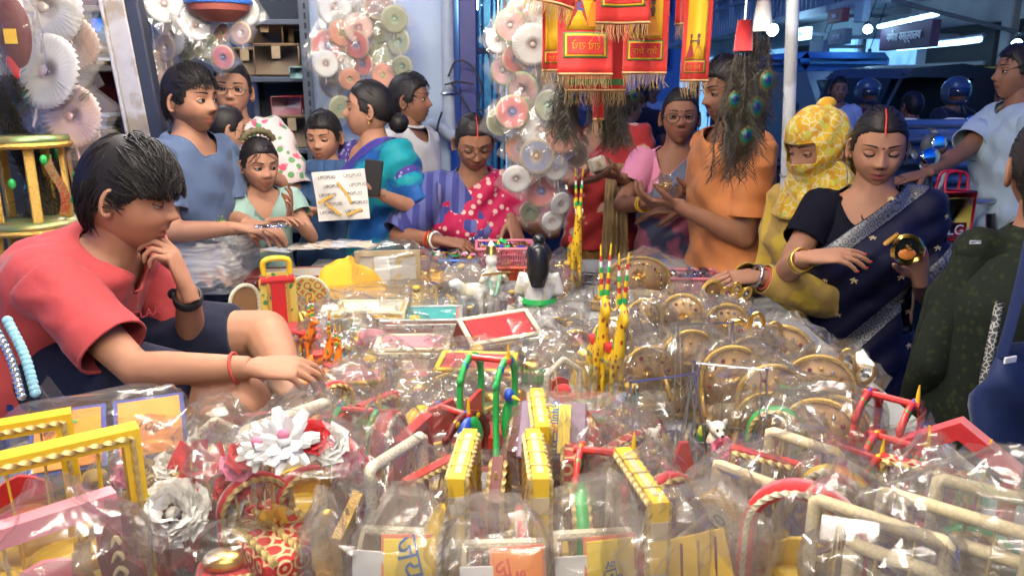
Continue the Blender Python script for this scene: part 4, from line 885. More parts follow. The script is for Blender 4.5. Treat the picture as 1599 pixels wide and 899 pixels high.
wc = wire_cradle('chrome wire cradle left of its twin, behind the red swing', 1035, 590, .35); p = wc.pt; puppy('white and tan puppy figurine on a pink dish in the left wire cradle', 0, 0, .3, (p[0] - .02, p[1] - .01, TABZ + .038))
wc = wire_cradle('chrome wire cradle nearest the bagged thrones', 1140, 572, -.3, .21); p = wc.pt
it = puppy('white puppy figurine with a parrot, tagged 150, in the right wire cradle', 0, 0, .1, (p[0] - .02, p[1] - .01, TABZ + .038)); it.p('parrot', ellr((-.03, -.005, .045), (.008, .009, .026), rx=.3), M('parrot_yg', (.55, .55, .06), .5, pat=('blot', (.05, .3, .05), 30))); it.p('rosette', flower((.0, -.034, .035), .017, fp, 18), fp); it.p('price_tag', box(.03, .002, .014, (.01, -.035, .01), .0004), paper, smooth=False); it.p('lettering', text_geo('150', .009).xf((.01, -.0375, .01)), inkK, smooth=False)
wire_cradle('third wire cradle showing only its wires among the thrones', 1100, 505, .1, .2)
# ---- bagged thrones and crowns
def throne(label, px, py, rz, h=.17, w=.11, wrap=CLEAR, m=None, n=13, group='bagged gold and beige idol thrones', amp=1.2):
    it = It('idol_throne', label, 'toy throne', px, py, h, rz, group); m = m or beige
    pth = frame_path('arch', w, h * .72)
    it.p('seat_back', prism(np.r_[pth, [[w / 2, 0], [-w / 2, 0]]][:-2], .008).xf((0, .03, h * .26)), m, smooth=True)
    it.p('gilt_edge', tube(resample(p3(pth, .024), 40) + np.array([0, 0, h * .26]), .005, 6), brass)
    q = resample(p3(frame_path('arch', w * .74, h * .58), .0225), n) + np.array([0, 0, h * .26])
    for k in range(n): it.p('bead', ell(q[k], .0045, 8, 6), (gold, beads, M('bead_garnet', (.2, .02, .03), .25))[k % 3])
    it.p('medallion', flower((0, .02, h * .62), w * .12, gold, 14, 'daisy', up=.1), gold); it.p('seat', box(w * .95, .075, h * .14, (0, 0, h * .19), .004), m); it.p('cushion', ell((0, -.004, h * .27), (w * .4, .03, .012), 14, 8), cream); it.p('base', box(w * 1.1, .09, .016, (0, 0, .008), .003), brass)
    for sx in (-1, 1): it.p('leg', lathe([(.008, 0), (.005, .006), (.009, .014), (.006, h * .12)], 10).xf((sx * w * .4, -.03, .014)), gold); it.p('armrest', tube(smooth_path([(sx * w * .48, .025, h * .45), (sx * w * .52, -.02, h * .44), (sx * w * .48, -.035, h * .26)], 9), .005, 6), brass)
    if wrap: it.p('plastic_wrap', bag(w * 1.4 + .02, .14, h * 1.2, amp=amp, peak=.3), wrap, smooth='crease')
    return it
throne('wide gilt arch throne with black beads, standing behind the striped horses', 1000, 402, 0, .16, .2, CLEAR, group='bagged gold and beige idol thrones', n=21)
for i, (px, py, rz, h, w, lab) in enumerate([(1012, 470, .2, .14, .09, 'just below the wide beaded arch'), (1068, 462, -.2, .15, .1, 'before the pink basket of silver packets'), (962, 500, .3, .13, .09, 'right behind the yellow striped horses'), (1085, 520, .1, .17, .11, 'with a beaded arch, left of the gold crown'), (1150, 545, -.1, .17, .11, 'under the gold loop crown'), (1225, 512, -.3, .16, .13, 'with red beads on the rim, by the navy sari'), (1215, 575, -.25, .17, .12, 'in the thick of the heap, bluish film'), (1285, 560, -.35, .17, .12, 'before the second gold loop crown'), (1310, 625, -.4, .14, .10, 'lowest of the heap by the navy sari'), (1285, 630, -.4, .16, .11, 'above the white swing, film pulled tight'), (1205, 620, -.3, .14, .1, 'between the wire cradle and white swing'), (1020, 545, .2, .14, .1, 'behind the left wire cradle'), (1140, 478, -.1, .13, .1, 'small, between mirror and gold crown'), (1180, 530, .1, .15, .1, 'half hidden behind the gold crown')]):
    throne('bagged beige throne ' + lab, px, py, rz, h * 1.06, w * 1.12, CLEAR)
def crown(label, px, py, rz, s=1., z=0.):
    it = It('loop_tiara', label, 'crown', px, py, .12 * s, rz, 'gold loop crowns', z)
    for k, (x, zc, rx_, rz_, a) in enumerate([(0, .085, .018, .034, 0), (-.038, .07, .018, .028, .45), (.038, .07, .018, .028, -.45), (0, .036, .032, .036, 0), (-.04, .02, .014, .02, .8), (.04, .02, .014, .02, -.8)]):
        t = np.linspace(0, 2 * math.pi, 24, endpoint=False); q = np.c_[rx_ * np.cos(t), np.zeros(24), rz_ * np.sin(t)] * s
        it.p('loop', tube(q, .0045 * s, 6, closed=True).xf((0, 0, 0), ry=-a).xf((x * s, 0, zc * s)), gold); it.p('loop_edge', tube(q * .72, .0025 * s, 6, closed=True).xf((0, 0, 0), ry=-a).xf((x * s, -.002, zc * s)), brass)
        it.p('jewel', ell((x * s, -.004, zc * s), (.006 * s, .004, .008 * s), 10, 6), (gold, M('bead_garnet'), beads)[k % 3])
    it.p('band', tube(resample([(-.05 * s, 0, .004), (.05 * s, 0, .004)], 8), .006, 8), gold); it.p('stand', prism([(-.03, -z), (.03, -z), (.02, .01), (-.02, .01)], .02), beige); return it
crown('gold crown of loops rising from the bagged thrones, left one', 1183, 488, -.2, .9, .09); crown('gold crown of loops at the edge, against the navy sari', 1326, 545, -.5, .9, .08); crown('small gold crown on top of the heap beside the pole', 1152, 440, 0, .7, .06)
it = It('oval_mirror', 'small oval gilt mirror standing in the heap before the basket', 'mirror', 1113, 440, .13, .2); t = np.linspace(0, 2 * math.pi, 30, endpoint=False); q = np.c_[.032 * np.cos(t), np.zeros(30), .09 + .042 * np.sin(t)]; it.p('rim', tube(q, .007, 8, closed=True), brass); it.p('glass', ell((0, 0, .09), (.03, .003, .04), 20, 8), M('mirror_brown', (.35, .2, .1), .25, .4)); it.p('jewel', ell((0, -.004, .1), .006), gold); it.p('foot', lathe([(.03, 0), (.028, .006), (.008, .012), (.006, .05)], 16), brass)
# ---- painted wooden animals with striped horns
stripe = lambda n, cs: n
def horn(it, p, d, L=.06, r=.008):
    cs = [green, yel, redp, yel, green, white, redp, yel]; n = 8
    for k in range(n):
        a = np.array(p) + np.array(d) * L * k / n; b = np.array(p) + np.array(d) * L * (k + 1) / n; it.p('horn_ring', tube([a, (a + b) / 2, b], [r * (1 - .08 * k) * .92, r * (1 - .08 * k), r * (1 - .08 * (k + .6)) * .9], 10), cs[k])
    it.p('horn_tip', ell(np.array(p) + np.array(d) * (L + .004), (r * .4, r * .4, .008), 8, 6), yel)
def animal(label, px, py, rz, h=.26, body=yel, spot=black, group='painted wooden animals with striped horns', z=0.):
    it = It('painted_horse', label, 'wooden toy', px, py, h, rz, group, z); k = h / .26
    coat = M('coat_' + body.name, tuple(body.node_tree.nodes['Principled BSDF'].inputs['Base Color'].default_value)[:3] if not body.node_tree.nodes['Principled BSDF'].inputs['Base Color'].is_linked else {'yellow_paint': (.75, .47, .02), 'orange_paint': (.8, .19, .015)}[body.name], .38, pat=('dots', (.28, .05, .02), 55, .9), coat=.3)
    g = G().join(tube(np.array([(-.035, 0, .085), (-.01, 0, .085), (.025, 0, .09), (.04, 0, .11), (.046, 0, .145), (.05, 0, .165)]) * k, np.array([.018, .024, .024, .02, .015, .014]) * k, 10)).join(tube(np.array([(.046, 0, .17), (.06, 0, .168), (.078, 0, .155)]) * k, np.array([.016, .015, .009]) * k, 10))
    for x in (-.032, .028):
        for y in (-1, 1): g.join(tube(np.array([(x, y * .012, .09), (x, y * .015, .04), (x * 1.08, y * .015, 0)]) * k, np.array([.012, .008, .009]) * k, 8))
    V, F = remesh(g, .004 * k, 2); it.p('body', G().add(V, F), coat, smooth=True)
    for y in (-1, 1):
        it.p('eye', ell(np.array((.058, y * .0145, .173)) * k, (.006 * k, .003 * k, .006 * k), 10, 6), white); it.p('pupil', ell(np.array((.0585, y * .0172, .173)) * k, (.003 * k, .0014 * k, .003 * k), 8, 6), black); it.p('ear', tube(np.array([(.043, y * .012, .18), (.038, y * .018, .198)]) * k, [.005 * k, .001], 6), body); horn(it, np.array((.045, y * .008, .184)) * k, unit((.02, y * .1, 1)), .07 * k, .0075 * k)
    if body is yel: it.root.scale = (.52, .52, 1)
    it.p('saddle', box(.035 * k, .05 * k, .012 * k, (0, 0, .108 * k)), redp); it.p('collar', tube(np.array([(.036 + .018 * math.cos(a) * 0, .018 * math.cos(a), .118 + .016 * math.sin(a)) for a in np.linspace(0, 6.283, 14, endpoint=False)]) * k, .003 * k, 6, closed=True), green); it.p('tail', tube(smooth_path(np.array([(-.045, 0, .095), (-.06, 0, .08), (-.058, 0, .04)]) * k, 8), np.linspace(.005, .002, 8) * k, 6), black)
    for s_ in range(8): a = s_ * .785; it.p('roundel', flower(np.array((-.028 + .016 * (s_ // 2), -.0245 if s_ % 2 else .0245, .085)) * k, .006 * k, white, 6, 'daisy', up=0), (white, green, redp, blue)[s_ % 4])
    return it
animal('tall yellow spotted horse with striped horns, front of the pair', 962, 392, -1.2, .36); animal('tall yellow spotted horse with striped horns, back of the pair', 938, 378, -1.35, .37); animal('yellow striped horned horse with bells by the far basket', 900, 262, -1.4, .42)
animal('orange spotted horse under the seated boy\'s hand', 492, 490, .25, .17, orange); animal('orange spotted horse behind the boy\'s hand with upright horns', 470, 462, -.5, .17, orange); animal('orange spotted horse facing the yellow boxes', 512, 515, .9, .15, orange); animal('small orange spotted horse lowest of the orange group', 455, 545, .1, .11, orange)
it = It('orange_vase', 'orange cloth doll seen through film below the orange horses', 'toy', 470, 590, .1, 0); it.p('body', lathe([(.03, 0), (.032, .02), (.022, .05), (.012, .075), (.016, .09), (.001, .1)], 18), orange); it.p('sash', tube([(-.02, -.022, .05), (.0, -.03, .03), (.022, -.02, .015)], .006, 6), yel); it.p('plastic_wrap', bag(.14, .1, .125, amp=1.3), CLEAR, smooth='crease')
# ---- idols
it = It('idol', 'white marble idol leaning on a white cow, green and gold trim', 'statuette', 768, 376, .25, .3); it.root.scale = (1.32,) * 3; g = G().join(tube([(0, .01, .0), (0, .01, .06), (0, .008, .1), (0, .006, .13)], [.024, .02, .02, .012], 12)).join(ell((0, .004, .145), (.014, .015, .017))).join(tube([(0, .004, .155), (0, .006, .18), (0, .006, .19)], [.013, .008, .002], 10)).join(ellr((-.045, -.0, .075), (.034, .018, .022))).join(tube([(-.065, 0, .08), (-.085, -.005, .1), (-.1, -.008, .098)], [.014, .012, .008], 10)).join(tube([(.016, 0, .115), (.03, -.016, .1), (.02, -.026, .115)], [.008, .007, .006], 8)).join(tube([(-.016, 0, .115), (-.03, -.016, .1), (-.01, -.026, .118)], [.008, .007, .006], 8))
for x in (-.07, -.03):
    for y in (-1, 1): g.join(tube([(x, y * .01, .07), (x, y * .011, 0)], [.009, .007], 8))
V, F = remesh(g, .0035, 2); it.p('figure', G().add(V, F), M('marble_white', (.74, .73, .68), .35, pat=('blot', (.6, .55, .4), 30)), smooth=True); it.p('base', box(.15, .06, .014, (-.03, 0, -.0), .004), blue); it.p('flute', bar((-.03, -.03, .12), (.035, -.028, .122), .003), gold); it.p('crown', tube([(0, .006, .16), (0, .006, .178)], [.0145, .01], 12), gold); it.p('garland', tube(smooth_path([(-.018, -.012, .12), (0, -.022, .07), (.018, -.012, .12)], 12), .004, 6), M('mint_paint', (.3, .55, .4), .5))
it = It('idol', 'seated idol seen from behind with long black hair, green sash, pink base', 'statuette', 842, 370, .27, math.pi - .1); it.root.scale = (1.35,) * 3; g = G().join(tube([(0, 0, .02), (0, 0, .06), (0, 0, .105), (0, 0, .135)], [.042, .03, .034, .014], 14)).join(ell((0, 0, .158), (.024, .025, .026)))
for sx in (-1, 1): g.join(tube([(sx * .032, 0, .12), (sx * .044, -.005, .08), (sx * .03, -.03, .06)], [.012, .011, .009], 10)).join(tube([(sx * .02, -.01, .03), (sx * .06, -.03, .026), (sx * .01, -.05, .024)], [.02, .018, .012], 10))
V, F = remesh(g, .0035, 2); it.p('figure', G().add(V, F), M('marble_white'), smooth=True); it.p('hair', G().join(ell((0, .006, .163), (.028, .026, .028))).join(tube([(0, .022, .17), (0, .034, .13), (0, .034, .1)], [.024, .024, .014], 12)).join(ell((0, .0, .195), (.014, .014, .012))), M('glaze_black', (.012, .012, .013), .25)); it.p('sash', lathe([(.036, .052), (.04, .06), (.037, .07)], 20), green); it.p('base', lathe([(.001, 0), (.056, 0), (.06, .01), (.055, .026), (.04, .034), (.001, .034)], 22), M('pink_glaze', (.7, .28, .42), .35, pat=('blot', (.75, .7, .62), 25)))
# ---- baskets
def basket(label, px, py, rz, m, w=.2, d=.14, h=.06, z=0., fill='mix', group='plastic baskets of trinkets'):
    it = It('plastic_basket', label, 'basket', px, py, h, rz, group, z); k = .84
    def wall(x0, y0, x1, y1):
        n = max(6, int(math.hypot(x1 - x0, y1 - y0) / .009)); L = []
        for i in range(n + 1): u = i / n; x, y = x0 + (x1 - x0) * u, y0 + (y1 - y0) * u; L.append(tube([(x * k, y * k, .004), (x, y, h - .006)], .0022, 4))
        for t in (.35, .68): kk = k + (1 - k) * t; L.append(tube([(x0 * kk, y0 * kk, h * t), (x1 * kk, y1 * kk, h * t)], .0022, 4))
        g = G(); [g.join(q) for q in L]; return g
    c = [(-w / 2, -d / 2), (w / 2, -d / 2), (w / 2, d / 2), (-w / 2, d / 2)]
    for i in range(4): it.p('lattice_wall', wall(*c[i], *c[(i + 1) % 4]), m)
    it.p('rim', tube(resample([(x, y, h) for x, y in c + c[:1]], 48), .006, 6), m); it.p('bottom', box(w * k, d * k, .004, (0, 0, .003)), m)
    rs = np.random.default_rng(int(px)); cols = [gold, fp, foil, blue, redp, yel, white, green] if fill == 'mix' else [foil, foil, silver, M('pale_blue_foil', (.45, .6, .8), .2, .8)]
    for i in range(46):
        x, y = rs.uniform(-.4, .4) * w, rs.uniform(-.4, .4) * d; z0 = h * .55 + rs.uniform(0, .035); cm = cols[rs.integers(len(cols))]
        if i % 3: it.p('packet', sheet(lambda u, v: np.stack([.016 * (u - .5) * 2, .011 * (v - .5) * 2, .004 * np.sin(u * 7 + i) * np.cos(v * 6)], 1), 5, 5).xf((0, 0, 0), rz=rs.uniform(0, 6), rx=rs.uniform(-.7, .7)).xf((x, y, z0 + .008)), cm)
        else: it.p('trinket', ellr((x, y, z0), (.012, .008, .008), rz=rs.uniform(0, 6), rx=rs.uniform(-.6, .6), n=8, m=6), cm)
    return it
pinkp = M('pink_plastic', (.7, .2, .24), .4, var=.05); orp = M('orange_plastic', (.6, .09, .03), .4, var=.05); blp = M('blue_plastic', (.05, .18, .6), .4, var=.05)
basket('orange basket under the pink one, before the magenta sari', 806, 412, .05, orp, .2, .13, .05); basket('pink basket of bright packets under the red sari woman\'s hand', 797, 382, .05, pinkp, .25, .16, .07, z=.05)
basket('blue basket behind the bead heap, before the magenta sari', 720, 402, -.1, blp, .15, .12, .05); basket('small red basket left of the blue one', 672, 400, .1, orp, .11, .1, .05); basket('pink basket of silver packets beside the veiled woman\'s hand', 1078, 428, 0, pinkp, .19, .14, .06, fill='foil'); basket('pink basket half hidden behind the beaded arch throne', 990, 432, 0, pinkp, .16, .12, .05, fill='foil')
# ---- boxes and flat goods
def tbox(label, px, py, rz, w, d, h, m, inner, edge=brass, wrap=None, rx=0., ry=0., z=0., group='trimmed trinket boxes'):
    w, d, h = w * 1.2, d * 1.25, h * 1.15; it = It('trinket_box', label, 'box', px, py, h, rz, group, z, rx, ry)
    it.p('body', box(w, d, h, (0, 0, h / 2), .003), m); it.p('lid_panel', box(w * .82, d * .8, .004, (0, 0, h + .001), .001), inner)
    for sx in (-1, 1): it.p('edge_trim', box(.012, d * 1.02, .008, (sx * w * .47, 0, h + .001), .002), edge); it.p('corner_trim', box(.01, .006, h, (sx * w * .48, -d / 2, h / 2), .001), edge)
    for sy in (-1, 1): it.p('edge_trim', box(w * .92, .012, .008, (0, sy * d * .46, h + .0015), .002), edge)
    it.p('front_trim', box(w * .96, .005, .012, (0, -d / 2 - .002, h * .82), .001), edge)
    for k in range(7): it.p('stud', ell((w * (-.42 + .14 * k), -d / 2 - .005, h * .82), .004, 8, 5), beads)
    if wrap: it.p('plastic_wrap', bag(w * 1.18, d * 1.2, h * 1.35 + .02, peak=.12, amp=.7), wrap, smooth='crease')
    return it
tbox('red topped box with white and gold borders tilted on the sticks', 773, 502, .5, .17, .075, .05, maroon, red, M('white_gold', (.68, .6, .4), .4), rx=.5, z=.05)
tbox('box with teal satin top in clear wrap', 660, 490, .05, .19, .12, .06, M('terracotta', (.45, .16, .1), .6), teal, M('silver_lace', (.6, .6, .58), .35, .6, bump=.8, bs=300), CLEAR); tbox('red box with yellow front panel in clear film', 745, 565, -.08, .15, .1, .07, M('deep_red', (.32, .02, .03), .5), red, yel, CLEAR); tbox('beige box with pink panel below the teal one', 645, 535, .03, .16, .1, .05, beige, pink, M('white_gold'), CLEAR); tbox('small red topped tray box with gold rim', 665, 592, .1, .1, .09, .04, brass, red, brass, HAZY)
tbox('white flowered box with a yellow side', 580, 480, .02, .17, .11, .075, yel, M('floral_paper', (.65, .62, .5), .6, pat=('petal', (.5, .45, .25), 50)), M('white_gold'), CLEAR); tbox('long flat bead tray box behind the yellow cloth', 610, 455, .1, .26, .1, .03, cream, brass, brass, CLEAR)
tbox('red wooden chest behind the white bags', 500, 425, .1, .4, .12, .06, maroon, M('foil_cards', (.6, .55, .5), .3, .4, pat=('blot', (.7, .5, .2), 40)), maroon); tbox('beige box beside the pink flowered one', 560, 585, .15, .1, .09, .05, cream, pink, brass, CLEAR); tbox('gilt bracket box left of the flower swing box', 700, 640, .3, .09, .07, .05, goldfoil, maroon, goldfoil, CLEAR)
it = It('throne_chair', 'yellow and red miniature chair by the seated boy\'s knee', 'toy throne', 432, 425, .19, .35); it.p('seat_back', prism([(-.05, 0), (-.05, .17), (-.03, .19), (.03, .19), (.05, .17), (.05, 0)], .012), M('print_yg', (.6, .45, .1), .5, pat=[('petal', (.05, .2, .06), 40)])); it.p('centre_panel', box(.04, .004, .15, (0, -.009, .1), .001), red); it.p('top_roll', bar((-.045, -.004, .17), (.045, -.004, .17), .012, 10), red); it.p('headband', tube(smooth_path([(-.035, 0, .185), (-.03, 0, .225), (.03, 0, .225), (.035, 0, .185)], 14), .008, 8), yel); it.p('seat', box(.1, .09, .03, (0, -.05, .03), .004), red)
for sx in (-1, 1): it.p('arm_panel', box(.008, .09, .07, (sx * .052, -.05, .04), .002), M('print_yg')); it.p('trim', box(.006, .004, .17, (sx * .027, -.011, .1), .001), brass)
it = It('floral_disc', 'round floral backrest behind the orange horses', 'ornament', 478, 432, .13, .1); it.p('disc', lathe([(.001, -.004), (.06, -.004), (.064, 0), (.06, .005), (.001, .005)], 30).xf((0, 0, 0), rx=math.pi / 2).xf((0, 0, .066)), M('print_dark', (.5, .4, .12), .5, pat=[('petal', (.03, .1, .03), 45), ('rings', (.4, .1, .03), 30)])); it.p('lace_rim', tube([(.064 * math.cos(a), 0, .066 + .064 * math.sin(a)) for a in np.linspace(0, 6.283, 40, endpoint=False)], .005, 6, closed=True), lace); it.p('foot', box(.08, .04, .012, (0, 0, .006)), maroon)
it = It('floral_disc', 'brown half round backrest with white rim beside the boy\'s watch', 'ornament', 378, 440, .11, .9); it.p('disc', prism(np.r_[frame_path('arch', .1, .1)], .008), wood); it.p('lace_rim', tube(resample(p3(frame_path('arch', .1, .1), -.004), 30), .006, 6), lace); it.p('foot', box(.09, .04, .012, (0, 0, .006)), wood)
def crumple(nu, nv, w, d, h, sd, amp=.02, f=9.):
    def fn(u, v):
        x, y = (u - .5) * w, (v - .5) * d; q = np.stack([x, y, x * 0 + sd], 1); e = 1 - np.maximum(np.abs(u - .5), np.abs(v - .5)) * 2
        return np.stack([x + .02 * vn(q, f, sd), y + .02 * vn(q, f, sd + 3), h * sstep(0, .7, e) + amp * np.abs(vn(q, f * 1.3, sd + 1)) + amp * .5 * np.abs(vn(q, f * 3, sd + 2)) + .004], 1)
    return sheet(fn, nu, nv)
def flat(name, label, cat, px, py, rz, g, m, group=None, z=0.):
    p = on(px, py, z); o = mk(name, g, m, None, True, (p[0], p[1], TABZ + z)); o.rotation_euler[2] = rz; return tag(o, label, cat, group)
flat('folded_cloth', 'bright yellow folded cloth heap behind the boxes', 'cloth', 545, 462, .1, crumple(30, 24, .28, .2, .10, 3, .03), M('yellow_cloth', (.75, .4, .02), .75, var=.1)); flat('folded_cloth', 'orange yellow cloth beside the framed picture', 'cloth', 680, 445, .1, crumple(24, 24, .2, .16, .03, 5, .025), M('amber_cloth', (.7, .35, .04), .75, var=.1)); flat('folded_cloth', 'pink cloth bow in front of the yellow sided box', 'cloth', 582, 555, 0, crumple(20, 20, .13, .1, .05, 6, .03), M('pink_satin', (.7, .2, .25), .5)); flat('plastic_bag', 'crumpled empty clear bag heaped in the middle of the table', 'bag', 830, 540, .4, crumple(60, 50, .26, .22, .05, 11, .05, 14), POLY); flat('plastic_bag', 'loose clear film lying before the boy\'s legs', 'bag', 420, 625, .3, crumple(44, 40, .24, .18, .06, 12, .04, 16), CLEAR); flat('plastic_bag', 'clear crumpled film near the beads and silver toys', 'bag', 655, 425, .3, crumple(40, 36, .2, .16, .06, 13, .03, 16), CLEAR); flat('plastic_bag', 'grey clear film spread below the bead heap', 'bag', 850, 470, .2, crumple(40, 36, .28, .2, .04, 14, .03, 14), CLEAR)
for i, (px, py, w, d, h, lab) in enumerate([(322, 405, .3, .22, .2, 'big white carrier bag bulging beside the seated boy'), (292, 372, .22, .18, .2, 'white carrier bag behind the boy\'s face'), (352, 375, .2, .16, .18, 'white carrier bag next to the blue shirted man\'s hands')]):
    p = on(px, py, .1); o = mk('carrier_bag', bag(w, d, h, peak=.3, amp=1.8, nu=64, nv=44), POLY, None, True, (p[0], p[1], TABZ)); tag(o, lab, 'bag', 'white carrier bags'); o.rotation_euler[2] = .4 * i
    q = mk('contents', crumple(24, 24, w * .8, d * .8, h * .55, 30 + i, .05, 12), M('wrapped_goods', (.6, .55, .48), .6, pat=('blot', (.5, .3, .2), 12)), o)
rs = np.random.default_rng(5)
for i in range(16):
    px, py = 395 + (i % 8) * 24 + rs.uniform(-6, 6), 388 + (i // 8) * 16 + rs.uniform(-3, 3); p = on(px, py, .07); g = box(.1, .07, .003, bev=.0006)
    o = mk('greeting_card', g, M('card_print_%d' % (i % 4), [(.65, .62, .58), (.6, .55, .4), (.62, .6, .62), (.55, .5, .48)][i % 4], .35, pat=[('blot', [(.6, .4, .1), (.5, .2, .2), (.3, .4, .5), (.6, .5, .2)][i % 4], 45)]), None, False, (p[0], p[1], TABZ + .068 + .004 * i)); o.rotation_euler = (rs.uniform(-.06, .06), rs.uniform(-.06, .06), rs.uniform(-.5, .5)); tag(o, 'printed foil card lying on the long red chest', 'card', 'foil cards on the red chest')
it = It('picture_frame', 'white mirror picture frame standing in clear bag, far side', 'picture frame', 605, 395, .15, .15); it.p('frame', bars(np.array([(-.1, 0), (-.1, .15), (.1, .15), (.1, 0), (-.1, 0)]), .016, .014), M('pale_gilt', (.55, .42, .22), .45, .3)); it.p('picture', box(.19, .004, .14, (0, .004, .075)), M('print_pale', (.6, .58, .52), .5, pat=('blot', (.6, .45, .2), 18))); it.p('mirror_strip', box(.05, .003, .13, (-.02, -.004, .075)), paper); it.p('plastic_wrap', bag(.27, .1, .19, peak=.25, amp=1.), CLEAR, smooth='crease')
it = It('picture_frame', 'brown wooden picture frame lying tilted before the red box', 'picture frame', 615, 615, .03, .5, rx=-1.1); it.p('frame', bars(np.array([(-.09, 0), (-.09, .12), (.09, .12), (.09, 0), (-.09, 0)]), .016, .014), wood); it.p('picture', box(.17, .004, .11, (0, .004, .06)), M('print_blue', (.2, .22, .3), .4, pat=('blot', (.6, .58, .5), 14)))
it = It('bead_heap', 'heap of gold beads in a milky bag by the white idol', 'bag', 728, 432, .1, .2); rs = np.random.default_rng(8); g = G()
for k in range(160): a, b = rs.uniform(0, 6.28), rs.uniform(0, 1) ** .5; z = (1 - b) * .09 * rs.uniform(.3, 1) + .006; g.join(ell((.06 * b * math.cos(a), .05 * b * math.sin(a), z), .006, 7, 5))
o = it.p('beads', g, gold); o['kind'] = 'stuff'; it.p('plastic_wrap', bag(.15, .12, .14, peak=.4), HAZY, smooth='crease')
for i in range(14):
    p = on(700 + i * 8 + rs.uniform(-6, 6), 482 + rs.uniform(-14, 14), .03); L = rs.uniform(.09, .15); m = [cream, green, yel, white, pink, blue][i % 6]
    r0 = thing('painted_flute', 'short painted stick, one of the bundle lying under the tilted red box', 'flute', (p[0], p[1], TABZ + .012 + .004 * (i % 4)), rs.uniform(.2, 2.4), 'painted sticks', ry=-.25); mk('stick', tube([(-L / 2, 0, 0), (L / 2, 0, 0)], .007, 10), m, r0)
    for k in (-.3, .1, .36): mk('ring', tube([(L * k - .004, 0, 0), (L * k + .004, 0, 0)], .0078, 10), gold, r0)
for i in range(9):
    p = on(860 + i * 12, 432 + 5 * (i % 3), .01); o = mk('incense_bundle', tube(smooth_path([(-.12, 0, 0), (0, .004, .004), (.12, 0, 0)], 6), .0028, 6), black, None, True, (p[0], p[1], TABZ + .006 + .002 * i)); o.rotation_euler[2] = rs.uniform(-.5, .2); tag(o, 'black stick lying behind the pink based idol', 'stick', 'black sticks behind the idol')
it = It('label_box', 'small box lettered SS beside the seated idol', 'box', 872, 445, .045, .1); it.p('box', box(.06, .05, .04, (0, 0, .02), .002), M('kraft_orange', (.5, .28, .12), .6)); it.p('lettering', text_geo('SS', .024).xf((0, -.0262, .022)), inkK, smooth=False)
swing('dark blue velvet swing edged with silver beads behind the seated boy', 6, 500, 1.1, 'u', .14, .24, .1, sky_velvet, .035, .035, None, sky_velvet, z=0.)
it = It('bead_garland', 'string of silver beads and pale blue pompoms on the blue velvet swing', 'garland', 40, 530, .2, 0); q = smooth_path([at(8, 505, 1.32), at(35, 560, 1.3), at(52, 618, 1.28)], 16)
for k in range(16): it.p('bead', ell(q[k] - it.pt * [1, 1, 0] - [0, 0, TABZ] - [.02, 0, 0], .008, 10, 7), beads); it.p('pompom', ell(q[k] - it.pt * [1, 1, 0] - [0, 0, TABZ] + [-.002, .01, .002], .009, 10, 7), M('pale_blue_wool', (.25, .5, .6), .9, bump=1., bs=300))
for i, (px, py, rz, h, lab) in enumerate([(700, 590, .2, .08, 'left of the green peacock swing'), (780, 640, .1, .07, 'behind the yellow swing'), (520, 600, .4, .09, 'under the loose film by the flower swing'), (900, 520, -.2, .09, 'behind the red card box'), (870, 500, .3, .07, 'near the crumpled bag'), (1020, 500, .1, .08, 'among the bagged thrones'), (690, 700, .3, .08, 'in the gap before the flower swing'), (790, 770, .2, .07, 'between the yellow swings')]):
    throne('little bagged gilt seat ' + lab, px, py, rz, h, .075, CLEAR, (maroon, redp, beige, pink)[i % 4], n=9, group='little gilt seats')

def trinket(label, px, py, rz, cm, s=1., kind=0, z=0.):
    it = It('bagged_trinket', label, 'bagged toy', px, py, .06 * s, rz, 'small bagged trinkets between the swings', z)
    if kind == 0: it.p('cushion', box(.07 * s, .05 * s, .03 * s, (0, 0, .016 * s), .006), cm); it.p('trim', rope([(-.035 * s, -.026 * s, .032 * s), (.035 * s, -.026 * s, .032 * s)], .003), goldrope); it.p('top', ell((0, .005, .038 * s), (.028 * s, .02 * s, .014 * s), 12, 8), gold)
    elif kind == 1: it.p('garland', tube([(.035 * s * math.cos(a), .028 * s * math.sin(a), .02 * s + .008 * math.sin(3 * a)) for a in np.linspace(0, 6.283, 26, endpoint=False)], .009 * s, 8, closed=True, twist=.5, lob=3), cm); it.p('pendant', flower((0, -.03 * s, .03 * s), .018 * s, gold, 12, 'daisy'), gold)
    else: it.p('doll_body', lathe([(.03, 0), (.026, .02), (.014, .045), (.017, .055), (.001, .06)], 14).xf(sc=s), cm); it.p('doll_head', ell((0, 0, .066 * s), .013 * s, 12, 8), wood); it.p('turban', ell((0, 0, .074 * s), (.015 * s, .015 * s, .009 * s), 12, 8), yel)
    it.p('plastic_wrap', bag(.11 * s, .09 * s, .1 * s, amp=1.4, nu=18, nv=10), CLEAR, smooth='crease')
